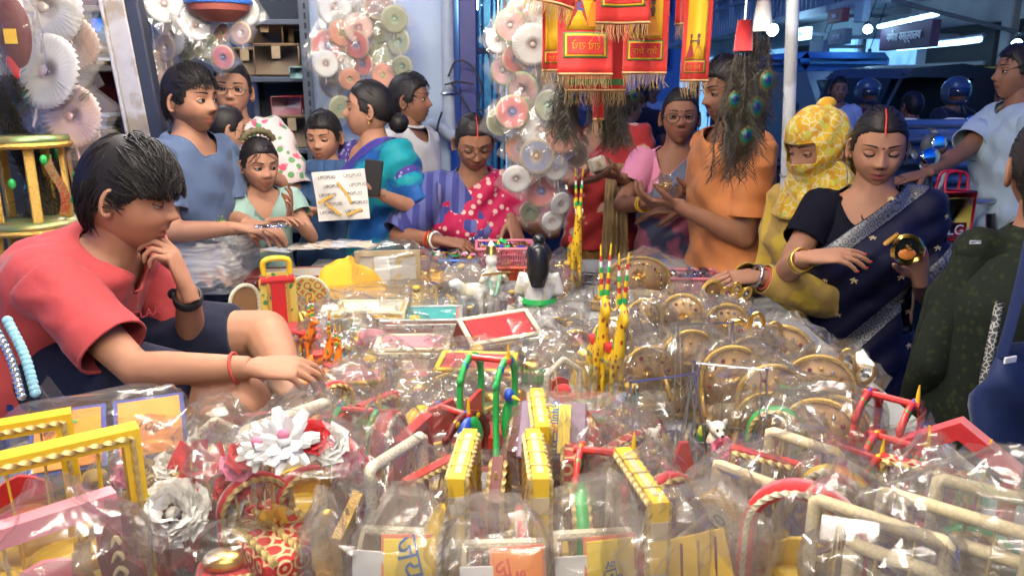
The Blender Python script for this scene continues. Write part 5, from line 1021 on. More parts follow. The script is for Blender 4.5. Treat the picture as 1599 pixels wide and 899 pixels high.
for k, (px, py, m, s, kd, lab) in enumerate([(690, 622, redp, 1.1, 0, 'red cushion in film, left of the green peacock swing'), (600, 690, maroon, 1.2, 2, 'maroon doll in film behind the white lace arch'), (540, 720, green, 1., 1, 'green garland ring in film right of the flower swing'), (655, 745, M('deep_red'), 1.2, 0, 'dark red cushion in film in the grey gap'), (690, 770, yel, 1., 2, 'yellow doll in film before the grey gap'), (770, 760, redp, 1.3, 0, 'red and gold cushion between the yellow swings'), (885, 745, redp, 1.3, 0, 'red seat cushion right of the yellow pair'), (930, 640, green, 1., 1, 'green garland ring beside the red card box'), (800, 600, M('pink_satin'), 1.1, 0, 'pink cushion left of the red card box'), (520, 545, white, 1., 1, 'white garland ring by the orange horses'), (610, 560, fcream, 1.1, 1, 'cream garland ring among the boxes'), (700, 530, teal, .9, 0, 'teal cushion beside the tilted red box'), (890, 480, fcream, 1., 1, 'cream garland ring behind the crumpled bag'), (910, 560, yel, 1., 2, 'yellow doll below the tall horses'), (820, 505, redp, .9, 1, 'red garland ring before the seated idol'), (560, 430, pink, 1., 0, 'pink cushion by the picture frame'), (690, 430, M('silver_foil'), 1.1, 1, 'silver garland ring near the blue basket'), (650, 455, yel, .9, 2, 'yellow doll behind the teal topped box'), (440, 715, redp, 1.2, 1, 'red garland ring under the flower swing'), (330, 720, leafm, 1.3, 1, 'leaf green garland beside the red velvet cloth'), (300, 760, M('fuchsia_cloth', (.45, .04, .14), .7), 1.3, 0, 'fuchsia cushion behind the peony'), (150, 760, pink, 1.3, 2, 'pink doll behind the maroon bracket'), (350, 850, red, 1.2, 0, 'red velvet cushion beside the brocade seat'), (1130, 790, red, 1.3, 1, 'red garland ring behind the trellis bag'), (1180, 840, redp, 1.3, 0, 'red cushion left of the red arch swing'), (1350, 740, fcream, 1.2, 0, 'cream cushion in the white swings'), (940, 455, beige, 1., 0, 'beige cushion behind the tall horses'), (1050, 500, gold, 1., 1, 'gilt garland ring in the throne heap'), (1170, 600, gold, 1., 1, 'gilt garland ring over the wire cradle'), (1250, 600, beige, 1.2, 0, 'beige cushion in the throne heap'), (400, 570, orange, .9, 2, 'orange doll hidden by the boy\'s hand'), (1440, 745, redp, 1.2, 2, 'red doll below the red velvet swing')]):
    trinket('small ' + lab, px, py, .3 * math.sin(k * 2.1), m, s, kd)

rs = np.random.default_rng(21); FC = [('red', redp), ('yellow', yel), ('pink', M('pink_satin')), ('gilt', goldfoil), ('cream', cream), ('maroon', maroon), ('green', green), ('silver', foil), ('orange', orange), ('teal', teal)]
ZONES = [('between the boxes and the carrier bags', (400, 560), (480, 560), 8), ('among the trinket boxes', (560, 790), (470, 640), 26), ('round the crumpled bag', (800, 930), (470, 560), 16), ('behind the idols', (600, 900), (400, 440), 14), ('behind the flower swing', (400, 700), (610, 690), 12), ('before the seated idol', (700, 930), (425, 470), 10), ('under the throne heap', (940, 1200), (430, 520), 10), ('near the wire cradles', (960, 1010), (600, 700), 5)]
for zl, (xa_, xb_), (ya_, yb_), n in ZONES:
    for k in range(n):
        cn_, m = FC[(k * 7 + len(zl)) % len(FC)]; kd = int(rs.integers(2)) if k % 4 else 2; trinket('%s %s in film %s' % (cn_, ('cushion', 'garland ring', 'doll')[kd], zl), rs.uniform(xa_, xb_), rs.uniform(ya_, yb_), rs.uniform(-1, 1), m, rs.uniform(.75, 1.15), kd)
for (px, py, w, dd, h, lab) in [(540, 640, .2, .16, .07, 'behind the flower swing'), (960, 560, .2, .26, .08, 'beside the tall striped horses'), (720, 640, .18, .16, .06, 'round the green peacock swing')]:
    flat('plastic_bag', 'thin clear film lying ' + lab, 'bag', px, py, .3, crumple(44, 40, w, dd, h, int(px), .045, 15), CLEAR)
# ================================================================== stall frame, lamps and what hangs from it
polem = M('pole_white', (.5, .54, .58), .45, var=.2, vs=9, pat=('blot', (.35, .36, .36), 5)); bamboo = M('bamboo', (.3, .2, .09), .6, var=.3)
r0 = thing('awning_pole', 'white painted steel awning pole between the orange shirt and yellow scarf', 'pole', at(1222, 470, 2.72) * [1, 1, 0]); b0 = np.array(r0.location); t0 = at(1238, 0, 2.72); dv = (t0 - at(1222, 470, 2.72)); base = at(1222, 470, 2.72); k0 = base[2] / dv[2]
PT = base + dv * ((2.62 - base[2]) / dv[2]); PB = base - dv * k0
mk('tube', tube(resample([PB - b0, PT - b0], 12), .021, 14), polem, r0); mk('foot_plate', box(.14, .14, .012, PB - b0 + [0, 0, .006]), steel, r0)
for z in (.95, 1.25, 1.9): mk('tie_wire', tube([(PB + dv * z / dv[2] - b0) + .024 * np.array([math.cos(a), math.sin(a), .1 * math.sin(3 * a)]) for a in np.linspace(0, 6.28, 14, endpoint=False)], .003, 5, closed=True), steel, r0)
r0 = thing('stall_awning', 'bamboo rails of the stall awning overhead, above the view', 'awning', (0, 2.7, 0))
for (a, b) in (((-2.2, 2.72, 2.62), (1.3, 2.72, 2.62)), ((-2.2, .2, 2.6), (1.3, .2, 2.6)), ((-2.2, 1.9, 2.64), (1.3, 1.9, 2.64)), ((-1.9, .1, 2.67), (-1.9, 4.2, 2.67)), ((1.05, .1, 2.67), (1.05, 2.9, 2.67))): mk('rail', tube(resample([np.array(a) - [0, 2.7, 0], np.array(b) - [0, 2.7, 0]], 14), .022 + .002 * np.sin(np.arange(14) * 2.1), 10), bamboo, r0)
for (x, y) in ((-1.9, .15), (1.08, .12)): mk('post', tube([(x, y - 2.7, 0), (x, y - 2.7, 2.66)], .024, 10), bamboo, r0)
mk('tarpaulin', sheet(lambda u, v: np.stack([-2.3 + 3.9 * u, -4.1 + 4.5 * v, 2.70 + .04 * np.cos(u * 9) * np.sin(v * 7)], 1), 20, 18), M('tarp_blue', (.05, .12, .3), .6), r0)  # unseen sheet, carried back past the camera to shut out sky light
def tube_lamp(i, a, b, kind, w):
    a, b = np.array(a), np.array(b); c = (a + b) / 2; r = thing('tube_light', 'white fluorescent tube lamp hung above the %s' % ['middle of the table', 'near goods', 'photographer as added fill', 'customers at the far edge as added fill', 'feathers and pink sari as added fill', 'shop shelves'][i], 'lamp', c)
    e = M('tube_glow_%s_%d' % (kind, w), (1, .90, .76) if kind == 'stall' else (.85, .93, 1), .5, var=0, emit=w); mk('glowing_tube', tube([a - c, b - c], .016, 12), e, r); mk('batten', tube([a - c + [0, 0, .045], b - c + [0, 0, .045]], .025, 4), white, r)
    for q in (a, b): mk('end_cap', ell(q - c, .022, 10, 8), white, r); mk('hanger', tube([q - c + [0, 0, .05], q - c + [0, 0, .2]], .003, 5), black, r)
for i, (a, b, k, w) in enumerate(TUBES): tube_lamp(i, a, b, k, w)
# ---- folded paper fans in clear sleeves
def fan_proto(key, c1, c2, c3):
    c1, c2, c3 = (tuple(np.array(q) * .78 + np.array([.62, .62, .64]) * .22) for q in (c1, c2, c3)); r = thing('paper_fan', 'proto', 'paper fan', (0, 0, -5)); n = 36; a = np.arange(n * 2) / (n * 2) * 2 * math.pi; z = np.where(np.arange(n * 2) % 2, .006, -.006); V = []; C = []
    for j, (rr, sc) in enumerate([(.12, .2), (.45, .6), (.78, .9), (1., 1.)]):
        for k in range(n * 2): V.append((rr * .08 * math.cos(a[k]), z[k] * sc, rr * .08 * math.sin(a[k]) )); C.append(c1 if j in (1, 2) else (c3 if j == 0 else c2))
    mk('pleats', thick(G().add(V, grid_faces(4, n * 2, wv=True), np.array(C)), .0012), M('fan_paper', (1, 1, 1), .6, vcol=True, var=.1), r); mk('hub', ell((0, -.009, 0), (.011, .004, .011), 12, 6), M('fan_hub_' + key, c3, .4, .2), r)
    mk('tassel', tube([(0, -.006, -.08), (.002, -.006, -.1), (0, -.006, -.12)], [.003, .004, .002], 6), M('fan_hub_' + key), r)
    def sl(u, v): x, y = (u - .5) * .19, (v - .5) * .19; return np.stack([x, -.014 + .006 * np.sin(x * 60 + y * 33) * np.cos(y * 50), y], 1)
    g = sheet(sl, 12, 12).xf((0, 0, 0), ry=math.pi / 4); h = sheet(sl, 12, 12).xf((0, 0, 0), ry=math.pi / 4).xf((0, .03, 0)); mk('sleeve', g.join(h), SLEEVE, r); return r
FANS = {'white': fan_proto('white', (.7, .69, .68), (.62, .6, .6), (.55, .4, .35)), 'gold edged': fan_proto('gold', (.25, .12, .1), (.68, .5, .22), (.6, .55, .5)), 'red': fan_proto('red', (.5, .04, .05), (.6, .42, .2), (.1, .15, .4)), 'green and pink': fan_proto('gp', (.62, .3, .28), (.15, .4, .12), (.6, .5, .5)), 'olive': fan_proto('olive', (.22, .24, .1), (.5, .5, .3), (.3, .45, .3)), 'orange': fan_proto('orange', (.6, .18, .08), (.65, .3, .15), (.6, .5, .2)), 'peach': fan_proto('peach', (.7, .42, .34), (.68, .5, .42), (.6, .3, .3)), 'blue and gold': fan_proto('bg', (.08, .1, .22), (.6, .45, .2), (.5, .3, .1))}
_fused = set()
ORD = ['first', 'second', 'third', 'fourth', 'fifth', 'sixth', 'seventh', 'eighth', 'ninth', 'tenth', 'eleventh', 'twelfth', '13th', '14th', '15th', '16th', '17th', '18th', '19th', '20th', '21st', '22nd', '23rd', '24th']
def fan_string(where, Y, items, top=2.6):
    rs = np.random.default_rng(int(Y * 100) + len(items)); g = G(); xs = []; items = sorted(items, key=lambda q: q[1])
    for i, (px, py, kind, r) in enumerate(items):
        p = at(px, py, Y + rs.uniform(-.06, .06)); sc = .9 * r / FPX * Y / .08; lab = '%s paper fan, %s from top, %s' % (kind, ORD[i], where)
        f = FANS[kind]; e = (rs.uniform(-.25, .25), rs.uniform(-.3, .3), rs.uniform(-.55, .55))
        if kind not in _fused: _fused.add(kind); o = f; o.location = p; o.rotation_euler = (e[0], e[1], e[2]); o.scale = (sc,) * 3; o['label'] = lab; o['group'] = 'fans on the ' + where
        else: o = dup(f, p, e[2], lab, 'fans on the ' + where, sc, e[0], e[1])
        xs.append(p)
    x0 = np.array(xs)
    for li, lo in enumerate(np.unique(np.round(x0[:, 0] / .09))):      # one hanging cord for each column of fans
        q = x0[np.round(x0[:, 0] / .09) == lo]; q = q[np.argsort(-q[:, 2])]; c = q.mean(0); P = np.concatenate([[[c[0], Y, top]], q + [0, .012, 0]]); o = mk('hanging_cord', tube(P - [c[0], Y, 0], .0025, 5), M('cord_white', (.6, .6, .58), .8), None, True, (c[0], Y, 0)); tag(o, 'thin cord of the %s fan column, %s' % (ORD[li], where), 'cord', 'cords of the ' + where)
fan_string('string by the gold stand', 1.95, [(70, 12, 'white', 62), (72, 112, 'white', 62), (108, 66, 'peach', 50), (112, 182, 'peach', 52), (30, 5, 'white', 50), (122, 215, 'peach', 40)])
fan_string('string beside the blue shirted man', 3.25, [(256, 6, 'white', 30), (266, 54, 'white', 34), (243, 106, 'gold edged', 27), (246, 166, 'gold edged', 27), (292, 72, 'olive', 26), (258, 75, 'gold edged', 22), (376, 52, 'gold edged', 18), (346, 52, 'orange', 16), (348, 90, 'red', 20), (305, 40, 'white', 24), (382, 18, 'white', 24), (320, 70, 'olive', 22)])
fan_string('pale wall string', 4.05, [(522, 12, 'white', 30), (512, 72, 'red', 28), (534, 52, 'orange', 22), (556, 70, 'red', 24), (590, 8, 'gold edged', 24), (588, 44, 'olive', 25), (616, 30, 'olive', 22), (596, 84, 'olive', 24), (622, 66, 'olive', 22), (519, 128, 'blue and gold', 27), (546, 124, 'orange', 18), (598, 118, 'orange', 20), (628, 104, 'olive', 18), (532, 168, 'olive', 20), (566, 100, 'red', 20), (508, 100, 'white', 22), (548, 20, 'white', 26), (560, 44, 'peach', 24), (532, 92, 'white', 26)])
fan_string('middle strings', 2.72, [(797, 40, 'green and pink', 27), (832, 70, 'white', 34), (848, 128, 'white', 30), (778, 62, 'white', 22), (806, 92, 'red', 24), (786, 110, 'green and pink', 26), (816, 140, 'green and pink', 30), (800, 175, 'red', 28), (780, 190, 'olive', 24), (846, 203, 'white', 36), (824, 180, 'olive', 30), (838, 244, 'blue and gold', 30), (878, 214, 'orange', 28), (845, 298, 'red', 29), (812, 232, 'orange', 26), (806, 280, 'white', 24), (868, 262, 'white', 22), (876, 318, 'white', 20), (828, 330, 'olive', 20), (862, 345, 'white', 18), (856, 165, 'olive', 26), (900, 240, 'gold edged', 24), (812, 20, 'peach', 26), (850, 20, 'white', 26)])
it = It('cloth_pouch', 'dark red pouch with a yellow label in clear wrap, hanging at the top corner', 'pouch', 0, 0, 0, pt=at(22, 50, 1.75)); it.p('pouch', ell((0, 0, 0), (.036, .018, .075), 18, 12), M('pouch_maroon', (.09, .008, .01), .6, sheen=.2), smooth=True); it.p('label', box(.026, .003, .03, (.002, -.0185, -.01)), cardY); it.p('plastic_wrap', bag(.1, .06, .2, amp=1.).xf((0, 0, -.09)), CLEAR, smooth='crease'); it.p('cord', bar((0, 0, .07), (0, 0, .95), .002, 5), black)
it = It('cloth_pouch', 'red gourd shaped tassel hanging under the dark pouch', 'pouch', 0, 0, 0, pt=at(20, 92, 1.75)); it.p('tassel', tube([(0, 0, .02), (.0, 0, -.01), (.004, 0, -.04)], [.01, .014, .004], 12), red); it.p('cord', bar((0, 0, .02), (0, 0, .06), .002, 5), black)
it = It('toy_bowl', 'blue and brown woven bowl hanging above the bespectacled woman', 'bowl', 0, 0, 0, pt=at(342, 14, 3.2)); it.p('bowl', lathe([(.001, -.05), (.06, -.045), (.11, -.01), (.12, .02), (.108, .022), (.06, -.03), (.001, -.036)], 26), M('woven_red', (.3, .08, .06), .6, bump=.8, bs=120)); it.p('rim', tube([(.116 * math.cos(a), .116 * math.sin(a), .024) for a in np.linspace(0, 6.283, 30, endpoint=False)], .012, 8, closed=True), blp); it.p('cord', bar((0, 0, .02), (0, 0, 1.0), .002, 5), black)
# ---- red prayer scarves
sred = M('scarf_red', (.55, .03, .022), .6, var=.12, bump=.25, bs=500, sheen=.3); syel = M('scarf_yellow', (.75, .45, .02), .6, var=.1); sgreen = M('scarf_green', (.06, .16, .04), .6); fringe = M('fringe_gold', (.5, .33, .14), .7, var=.3)
def scarf(label, px, top, bot, wpx, Y, yaw=0., text='राधे राधे', mirror=False, fig=True, tilt=0., panel=True):
    p = at(px, bot, Y); w = wpx / FPX * Y; L = max(.25, min(.7, 2.6 - p[2])); r = thing('prayer_scarf', label, 'scarf', p, yaw, 'red prayer scarves on the rail', ry=tilt); ph = px * .7
    def srf(x, z, o=0.): return np.stack([x, .012 * np.sin(x / w * 7 + ph) * (1 - .3 * z / L) + .006 * np.sin(z * 20 + ph) - o, z], 1)
    P = lambda x0, x1, z0, z1, o, nu=12, nv=16: thick(sheet(lambda u, v: srf(x0 + (x1 - x0) * u, z0 + (z1 - z0) * v, o), nu, nv), .0015)
    mk('cloth', P(-w / 2, w / 2, 0, L, 0, 20, 30), sred, r)
    if panel:
        mk('yellow_panel', P(-w * .36, w * .36, w * .78, L * .96, .0022), syel, r)
        mk('text_border', P(-w * .4, w * .4, w * .3, w * .74, .002), sgreen, r); mk('text_border', P(-w * .37, w * .37, w * .33, w * .71, .0035), syel, r); mk('text_field', P(-w * .34, w * .34, w * .36, w * .68, .005), sred, r)
        tg = text_geo(text, w * .17); V = tg.V * [-1 if mirror else 1, 1, 1]; k = min(1, w * .6 / (V[:, 0].max() - V[:, 0].min())); V = V * k; q = srf(V[:, 0], V[:, 2] + w * .52, .0075); tg.setV(q); mk('lettering', tg, syel, r, False)
        if fig:      # two dancing figures printed on the yellow field
            dk = M('print_maroon', (.2, .02, .03), .6); skn = M('print_brown', (.12, .06, .04), .6); z0 = w * .84
            for sx, m1 in ((-.15, M('scarf_skirt', (.35, .03, .03), .6, pat=('dots', (.08, .1, .3), 60))), (.14, M('scarf_dhoti', (.6, .25, .02), .6))):
                h = w * .8; poly = np.array([(-.16, 0), (.16, 0), (.13, .12), (.05, .42), (-.05, .42), (-.12, .14)]); g = prism(poly * w * [1.1, 1], .001); V = g.V; g.setV(srf(V[:, 0] + sx * w, V[:, 2] + z0, .0045 + 0 * V[:, 1]) + np.c_[V[:, 0] * 0, V[:, 1], V[:, 0] * 0]); mk('skirt_print', g, m1, r, False)
                for (cx, cz, rx_, rz_, mm) in ((0, .52, .05, .12, skn), (0, .7, .05, .06, skn), (-.08 * np.sign(sx), .56, .1, .03, skn), (0, .76, .055, .04, dk)):
                    V = ell((0, 0, 0), (rx_ * w, .0012, rz_ * w), 14, 8); q = V.V; q2 = srf(q[:, 0] + (sx + cx) * w, q[:, 2] + z0 + cz * w, .0055) + np.c_[q[:, 0] * 0, q[:, 1], q[:, 0] * 0]; mk('figure_print', V.setV(q2), mm, r)
    else: mk('band', P(-w * .45, w * .45, w * .1, w * .2, .002), sgreen, r)
    g = G(); rs = np.random.default_rng(int(px))
    for k in range(int(w / .0035)):
        x = -w / 2 + (k + .5) * .0035; b = srf(np.array([x]), np.array([0.]))[0]; g.join(tube([b, b + [rs.normal() * .003, rs.normal() * .003, -.02], b + [rs.normal() * .006, rs.normal() * .005, -.036 - rs.uniform(0, .012)]], [.0012, .001, .0004], 3, cap=False))
    o = mk('fringe', g, fringe, r); mk('braid', tube(resample(srf(np.linspace(-w / 2, w / 2, 12), np.full(12, .004), .003), 20), .003, 6), fringe, r)
    return r
scarf('red scarf showing figures and mirrored lettering, longest of the front ones', 914, 0, 118, 84, 2.28, .1, mirror=True); scarf('red scarf tail half behind the longest one, by the paper fans', 866, 0, 112, 40, 2.34, .15, mirror=True, fig=False); scarf('red scarf in front, lettering at the top picture edge', 972, 0, 38, 80, 2.2, -.12); scarf('red scarf with figures, right end of the main bunch', 1006, 0, 116, 66, 2.32, -.2); scarf('red scarf end slanting along the top edge above the paper fans', 858, 0, 6, 76, 2.25, .2, tilt=.22, fig=False)
scarf('plain red scarf hanging lowest behind the lettered ones', 930, 60, 143, 92, 2.40, 0., panel=False); scarf('narrow red scarf tail dangling below the bunch', 934, 130, 188, 16, 2.42, .1, panel=False); scarf('single red scarf near the feather bunch, figures and lettering', 1083, 0, 128, 42, 2.3, -.45); scarf('scarf edge just showing behind the single one', 1064, 0, 40, 18, 2.36, -.4, panel=False)
# ---- peacock feathers
barb = M('feather_barb', (.045, .034, .016), .45, var=.6, vs=40, spec=.6); eyem = [M('eye_bronze', (.09, .065, .02), .45, .3), M('eye_green', (.02, .13, .05), .35, .4), M('eye_teal', (.0, .1, .13), .35, .3), M('eye_navy', (.01, .012, .07), .3)]
def feather_geo(L, rs, eye=True):
    g = G(); n = 20; bend = rs.uniform(-.1, .1); st = np.array([(bend * (t ** 2) * L, .02 * math.sin(t * 3), -t * L) for t in np.linspace(0, 1, n)]); g.join(tube(st, np.linspace(.0018, .0006, n), 4))
    for k in range(4, n):
        t = k / n
        for sx in (-1, 1):
            for j in range(3):
                b = st[k] + [0, 0, -.008 * j]; ln = (.016 + .03 * t) * rs.uniform(.6, 1.1); g.join(tube([b, b + [sx * ln * .5, rs.normal() * .008, -ln * .55], b + [sx * ln * .75, rs.normal() * .015, -ln * 1.15]], [.0012, .0009, .0003], 3, cap=False))
    return g, st[-1]
def feathers(label, tops, Y, L, n, eyes, wrap=None, seed=1, spread=.07, name='peacock_feathers'):
    rs = np.random.default_rng(seed); p = at(*tops, Y); r = thing(name, label, 'feathers', p, 0, 'peacock feather bunches')
    for k in range(n):
        g, e = feather_geo(L * rs.uniform(.75, 1.08), rs); mk('feather', g.xf((rs.normal() * .008, rs.normal() * .008, 0), rz=rs.uniform(0, 6.28), rx=rs.normal() * spread, ry=rs.normal() * spread), barb, r)
    for (px, py, s) in eyes:
        q = at(px, py, Y - .03 - .02 * rs.random()) - p; yr = rs.uniform(-.4, .4)
        e = mk('feather_eye', ell((0, 0, 0), (.021 * s, .003, .028 * s), 18, 8).xf(q, ry=yr), eyem[0], r)
        mk('eye_ring', ell((0, 0, 0), (.016 * s, .003, .021 * s), 18, 8).xf(q - [0, .0025, 0], ry=yr), eyem[1], e); mk('eye_ring', ell((0, 0, 0), (.0125 * s, .003, .016 * s), 18, 8).xf(q - [0, .0045, 0], ry=yr), eyem[2], e); mk('eye_heart', ell((0, 0, 0), (.009 * s, .003, .0105 * s), 14, 8).xf(q - [0, .0065, -.002], ry=yr), eyem[3], e)
        g = G()
        for j in range(40): a = j * .157; d = np.array([math.cos(a), 0, math.sin(a)]); ln = (.05 if math.sin(a) < .3 else .035) * s * rs.uniform(.7, 1.1); b = q + [0, .002, 0] + d * .02 * s; g.join(tube([b, b + d * ln * .5 + [0, rs.normal() * .004, -.006], b + d * ln * .8 + [0, .004, -.025 * s]], [.0014, .001, .0003], 3, cap=False))
        mk('eye_barbs', g, barb, e)
    if wrap: mk('binding', tube([(0, 0, .03), (0, 0, -.01), (0, 0, -.05)], [.02, .024, .026], 12), wrap, r)
    mk('cord', bar((0, 0, .02), (0, 0, 2.62 - p[2]), .003, 5), M('cord_white'), r); return r
feathers('bunch of peacock feathers with four green eyes, right of the single scarf', (1162, 50), 2.25, .36, 20, [(1198, 126, 1.), (1147, 156, .9), (1180, 168, 1.1), (1166, 212, 1.)], red, 3, .075); feathers('dark slim feather bunch beside the large one', (1192, 20), 2.3, .33, 11, [], white, 4, .07)
feathers('dark feather bunch hanging behind the scarves, left one', (890, 100), 2.5, .2, 12, [(895, 152, .8)], None, 5, .1); feathers('dark feather bunch hanging behind the scarves, right one', (962, 100), 2.5, .23, 15, [(990, 150, .7)], None, 6, .11)
# ---- gold tiered stand with feathers, at the left edge
it = It('tiered_stand', 'round tiered gold lace stand at the left edge behind the boy', 'stand', 0, 0, 0, pt=at(36, 215, 1.86) * [1, 1, 0] + [0, 0, TABZ]); zt = at(36, 215, 1.86)[2] - TABZ; z2 = at(36, 345, 1.86)[2] - TABZ
for nm, z, r_ in (('upper_shelf', zt, .095), ('lower_shelf', z2, .105), ('bottom_shelf', .02, .115)):
    it.p(nm, lathe([(.001, -.012), (r_, -.012), (r_ * 1.02, -.004), (r_, .006), (.001, .006)], 36).xf((0, 0, z)), M('stand_green_gold', (.34, .3, .12), .35, .6, var=.35, vs=40, pat=('blot', (.2, .3, .12), 20)), smooth=True); it.p('lace_edge', tube([(r_ * 1.02 * math.cos(a), r_ * 1.02 * math.sin(a), z - .014) for a in np.linspace(0, 6.283, 40, endpoint=False)], .007, 6, closed=True), brass)
for k in range(5): a = k * 1.2566 + .3; it.p('post', box(.022, .012, zt - z2 - .01, (.075 * math.cos(a), .075 * math.sin(a), (zt + z2) / 2), .002, rz=a + 1.57), brass); it.p('post', box(.022, .012, z2 - .04, (.085 * math.cos(a), .085 * math.sin(a), z2 / 2 + .01), .002, rz=a + 1.57), brass); it.p('gold_ribbon', sheet(lambda u, v: np.stack([.06 + .02 * u + .012 * np.sin(v * 5), -.05 - .02 * v, z2 + .015 + (zt - z2) * .75 * v], 1), 4, 12).xf((0, 0, 0), rz=a), goldfoil)
for k in range(9): a = k * .7; it.p('leaf_gem', ell((.098 * math.cos(a), .098 * math.sin(a), z2 + .05 + .05 * (k % 3)), (.008, .008, .012), 8, 6), green)
r1 = feathers('peacock feathers spraying out behind the gold stand', (70, 330), 1.95, .36, 22, [(34, 158, 1.2)], None, 9, .2)
for ch in r1.children:
    if ch.name.startswith('feather') and 'eye' not in ch.name: ch.rotation_euler = (math.pi, 0, 0)
    if ch.name.startswith('cord'): ch.scale = (1, 1, .05)
feathers('dark feather strands hanging under the gold stand top', (60, 240), 1.93, .22, 10, [], None, 10, .1)
# ================================================================== the people
BUN = dict(style='tied', bun=(0, -.112, -.03), vol=.045, front=.064, n=520, L=(.07, .12), messy=.07, back=-.06)
cloth = lambda n, c=(.5, .5, .5), **k: M(n, c, **{**dict(rough=.85, var=.14, vs=14, bump=.7, bs=38, sheen=.15, spec=.15), **k})
def sari(J, add, blouse, dr, sk, border=None, side='L', sleeve=.5, bcol=(.1, .1, .035), fat=1., bw=.03, lowp=.22, arm=.85, hemz=.56, am=.006, shift=0.):
    add('blouse', tshirt(J, .009, fat, .36, sleeve, bcol, wr=.0018), blouse); d = drape(J, side, lowp=lowp, fat=fat, arm=arm, hemz=hemz, am=am, shift=shift); dd = add('sari_drape', d, dr)
    if border: add('woven_border', edge_band(J, d, .001, bw), border, dd)
    add('sari_skirt', skirt(J, fat=fat), sk); return d
# 1 the boy minding the stall
kneeL, footL = at(415, 520, 1.74), at(455, 618, 1.56); kneeR, footR = at(380, 630, 1.40), at(205, 705, 1.40)
def boy_legs(J, o=0., full=True):
    g = G(); 
    for sg, kn, ft in ((1, kneeL, footL), (-1, kneeR, footR)):
        h = J.pelvis + J.l * sg * .08 + J.f * .03; e = 1. if full else .84; th = h + (kn - h) * e
        g.join(tube(resample([h, th], 5), np.linspace(.08, .08 - .026 * e, 5) + o, 14))
        if full: g.join(ell(kn, .054, 14, 10)); g.join(tube(resample([kn, (kn + ft) / 2 + [0, 0, .01], ft], 7), np.array([.052, .053, .05, .045, .04, .036, .034]), 12)); g.join(tube([ft, ft + unit(ft - kn) * .05 + [0, 0, -.01], ft + J.f * .1 + [0, 0, -.012]], [.036, .034, .022], 10))
    return g
arms = {'R': dict(to=at(392, 574, 1.38), pole=np.array([-.3, -.5, -1.]), d=(1, .1, -.05), n=(.1, .3, -1), curl=(.55, .6, .65, .7), th=(.5, .5)), 'L': dict(to=at(292, 452, 1.60), pole=np.array([.2, .2, -1.]), d=(-.28, -.02, .95), n=(-.9, -.1, -.35), curl=(.5, .8, 1.0, 1.05), th=(.55, .5))}
r, J, add = person('person', 'seated boy in a coral red T-shirt and dark shorts, chin on hand', 'person', at(204, 302, 1.62), R(84), .92, 'tan', arms=arms, hp=.26, hy=.1, fat=1.12, wid=1.05, hunch=1.2, ground=TABZ, vox=.006, fine=True, pelvis=at(95, 655, 1.66) * [1, 1, 0] + [0, 0, TABZ + .11], legfn=boy_legs, neckf=.06, hsc=.97,
    face=dict(lid=-.25, fat=.8, brow=1.1, res=(96, 80)), hair=dict(style='fringe', vol=.13, front=.034, back=-.062, n=1500, L=(.045, .075), messy=.2, temple=-.006))
add('t_shirt', tshirt(J, .02, 1.14, 0.64, .74, (.078, .085, .014), .008, .017, 2, .007, fold=[(unit(J.sp + J.spl * .5), 38, .004, 0), (unit(J.sp * .5 - J.spl + J.spf), 46, .004, 1)]), cloth('coral_tee', (.42, .06, .062))); add('print', text_geo('UCLAAC', .016).xf((0, 0, 0), rz=R(50)).xf(at(228, 488, 1.50)), M('tee_print', (.3, .03, .04), .8), smooth=False)
add('shorts', shell(G().join(loft(torso_sections(J, .016, .46, .66, 1.1), J.spl, J.spf)).join(boy_legs(J, .02, False)), .009, 4, noise=[(14, .005, 2)]), cloth('navy_shorts', (.012, .014, .03)))
d = unit(J.wr['L'] - J.el['L']); c = J.wr['L'] - d * .03; a_ = unit(np.cross(d, [0, 1., .1])); b_ = np.cross(d, a_); ring = [c + .0265 * (a_ * math.cos(x) + b_ * math.sin(x)) for x in np.linspace(0, 6.283, 24, endpoint=False)]
ring = np.array(ring); w_ = add('wristwatch', G().join(tube(ring * 1. - d * .008, .0042, 6, closed=True)).join(tube(ring, .0045, 6, closed=True)).join(tube(ring + d * .008, .0042, 6, closed=True)), black); add('watch_face', ell(c + a_ * .03, (.013, .013, .012), 14, 8), M('watch_glass', (.01, .01, .012), .12), w_); add('thread', tube([J.wr['R'] - unit(J.wr['R'] - J.el['R']) * .03 + .028 * (np.array([0, 1, 0]) * math.cos(x) + np.array([-.2, 0, 1]) * math.sin(x)) for x in np.linspace(0, 6.283, 18, endpoint=False)], .003, 5, closed=True), M('thread_red', (.45, .06, .04), .8))
# 2 man in the blue tee
arms = {'R': dict(to=at(372, 356, 2.62), pole=np.array([-.5, -.2, -1]), d=(1, -.1, -.1), n=(.1, 0, -1)), 'L': dict(to=at(392, 350, 2.74), pole=np.array([-.2, .4, -1]), d=(.9, -.5, -.1), n=(0, .2, -1))}
r, J, add = person('person', 'man in a slate blue T-shirt with thick hair and stubble at left', 'person', at(298, 155, 2.86), R(66), 1.0, 'tan', arms=arms, hy=R(2), hp=.06, lean=.1, fat=1.02, wid=1.0, face=dict(beard=.55, brow=1.3, lid=.42, gaze=(.25, 0)), hair=dict(style='fringe', vol=.11, front=.056, n=800, L=(.04, .06), messy=.25, back=-.06))
sh = tshirt(J, .016, 1.04, .60, .72, (.08, .09, .015), sl_o=.015, wr=.006); add('t_shirt', sh, cloth('slate_tee', (.085, .12, .2), pat=('above', (.025, .03, .055), .42, 2) if False else None)); add('trousers', trousers(J), cloth('dark_trousers', (.02, .022, .03))); add('green_print', flower((0, 0, 0), .028, leafm, 14, 'daisy', up=0)  .xf((0, 0, 0), rz=R(66)).xf(J.neck - J.sp * .30 + J.spf * .135 + J.spl * .0), M('lime_print', (.3, .45, .03), .8))
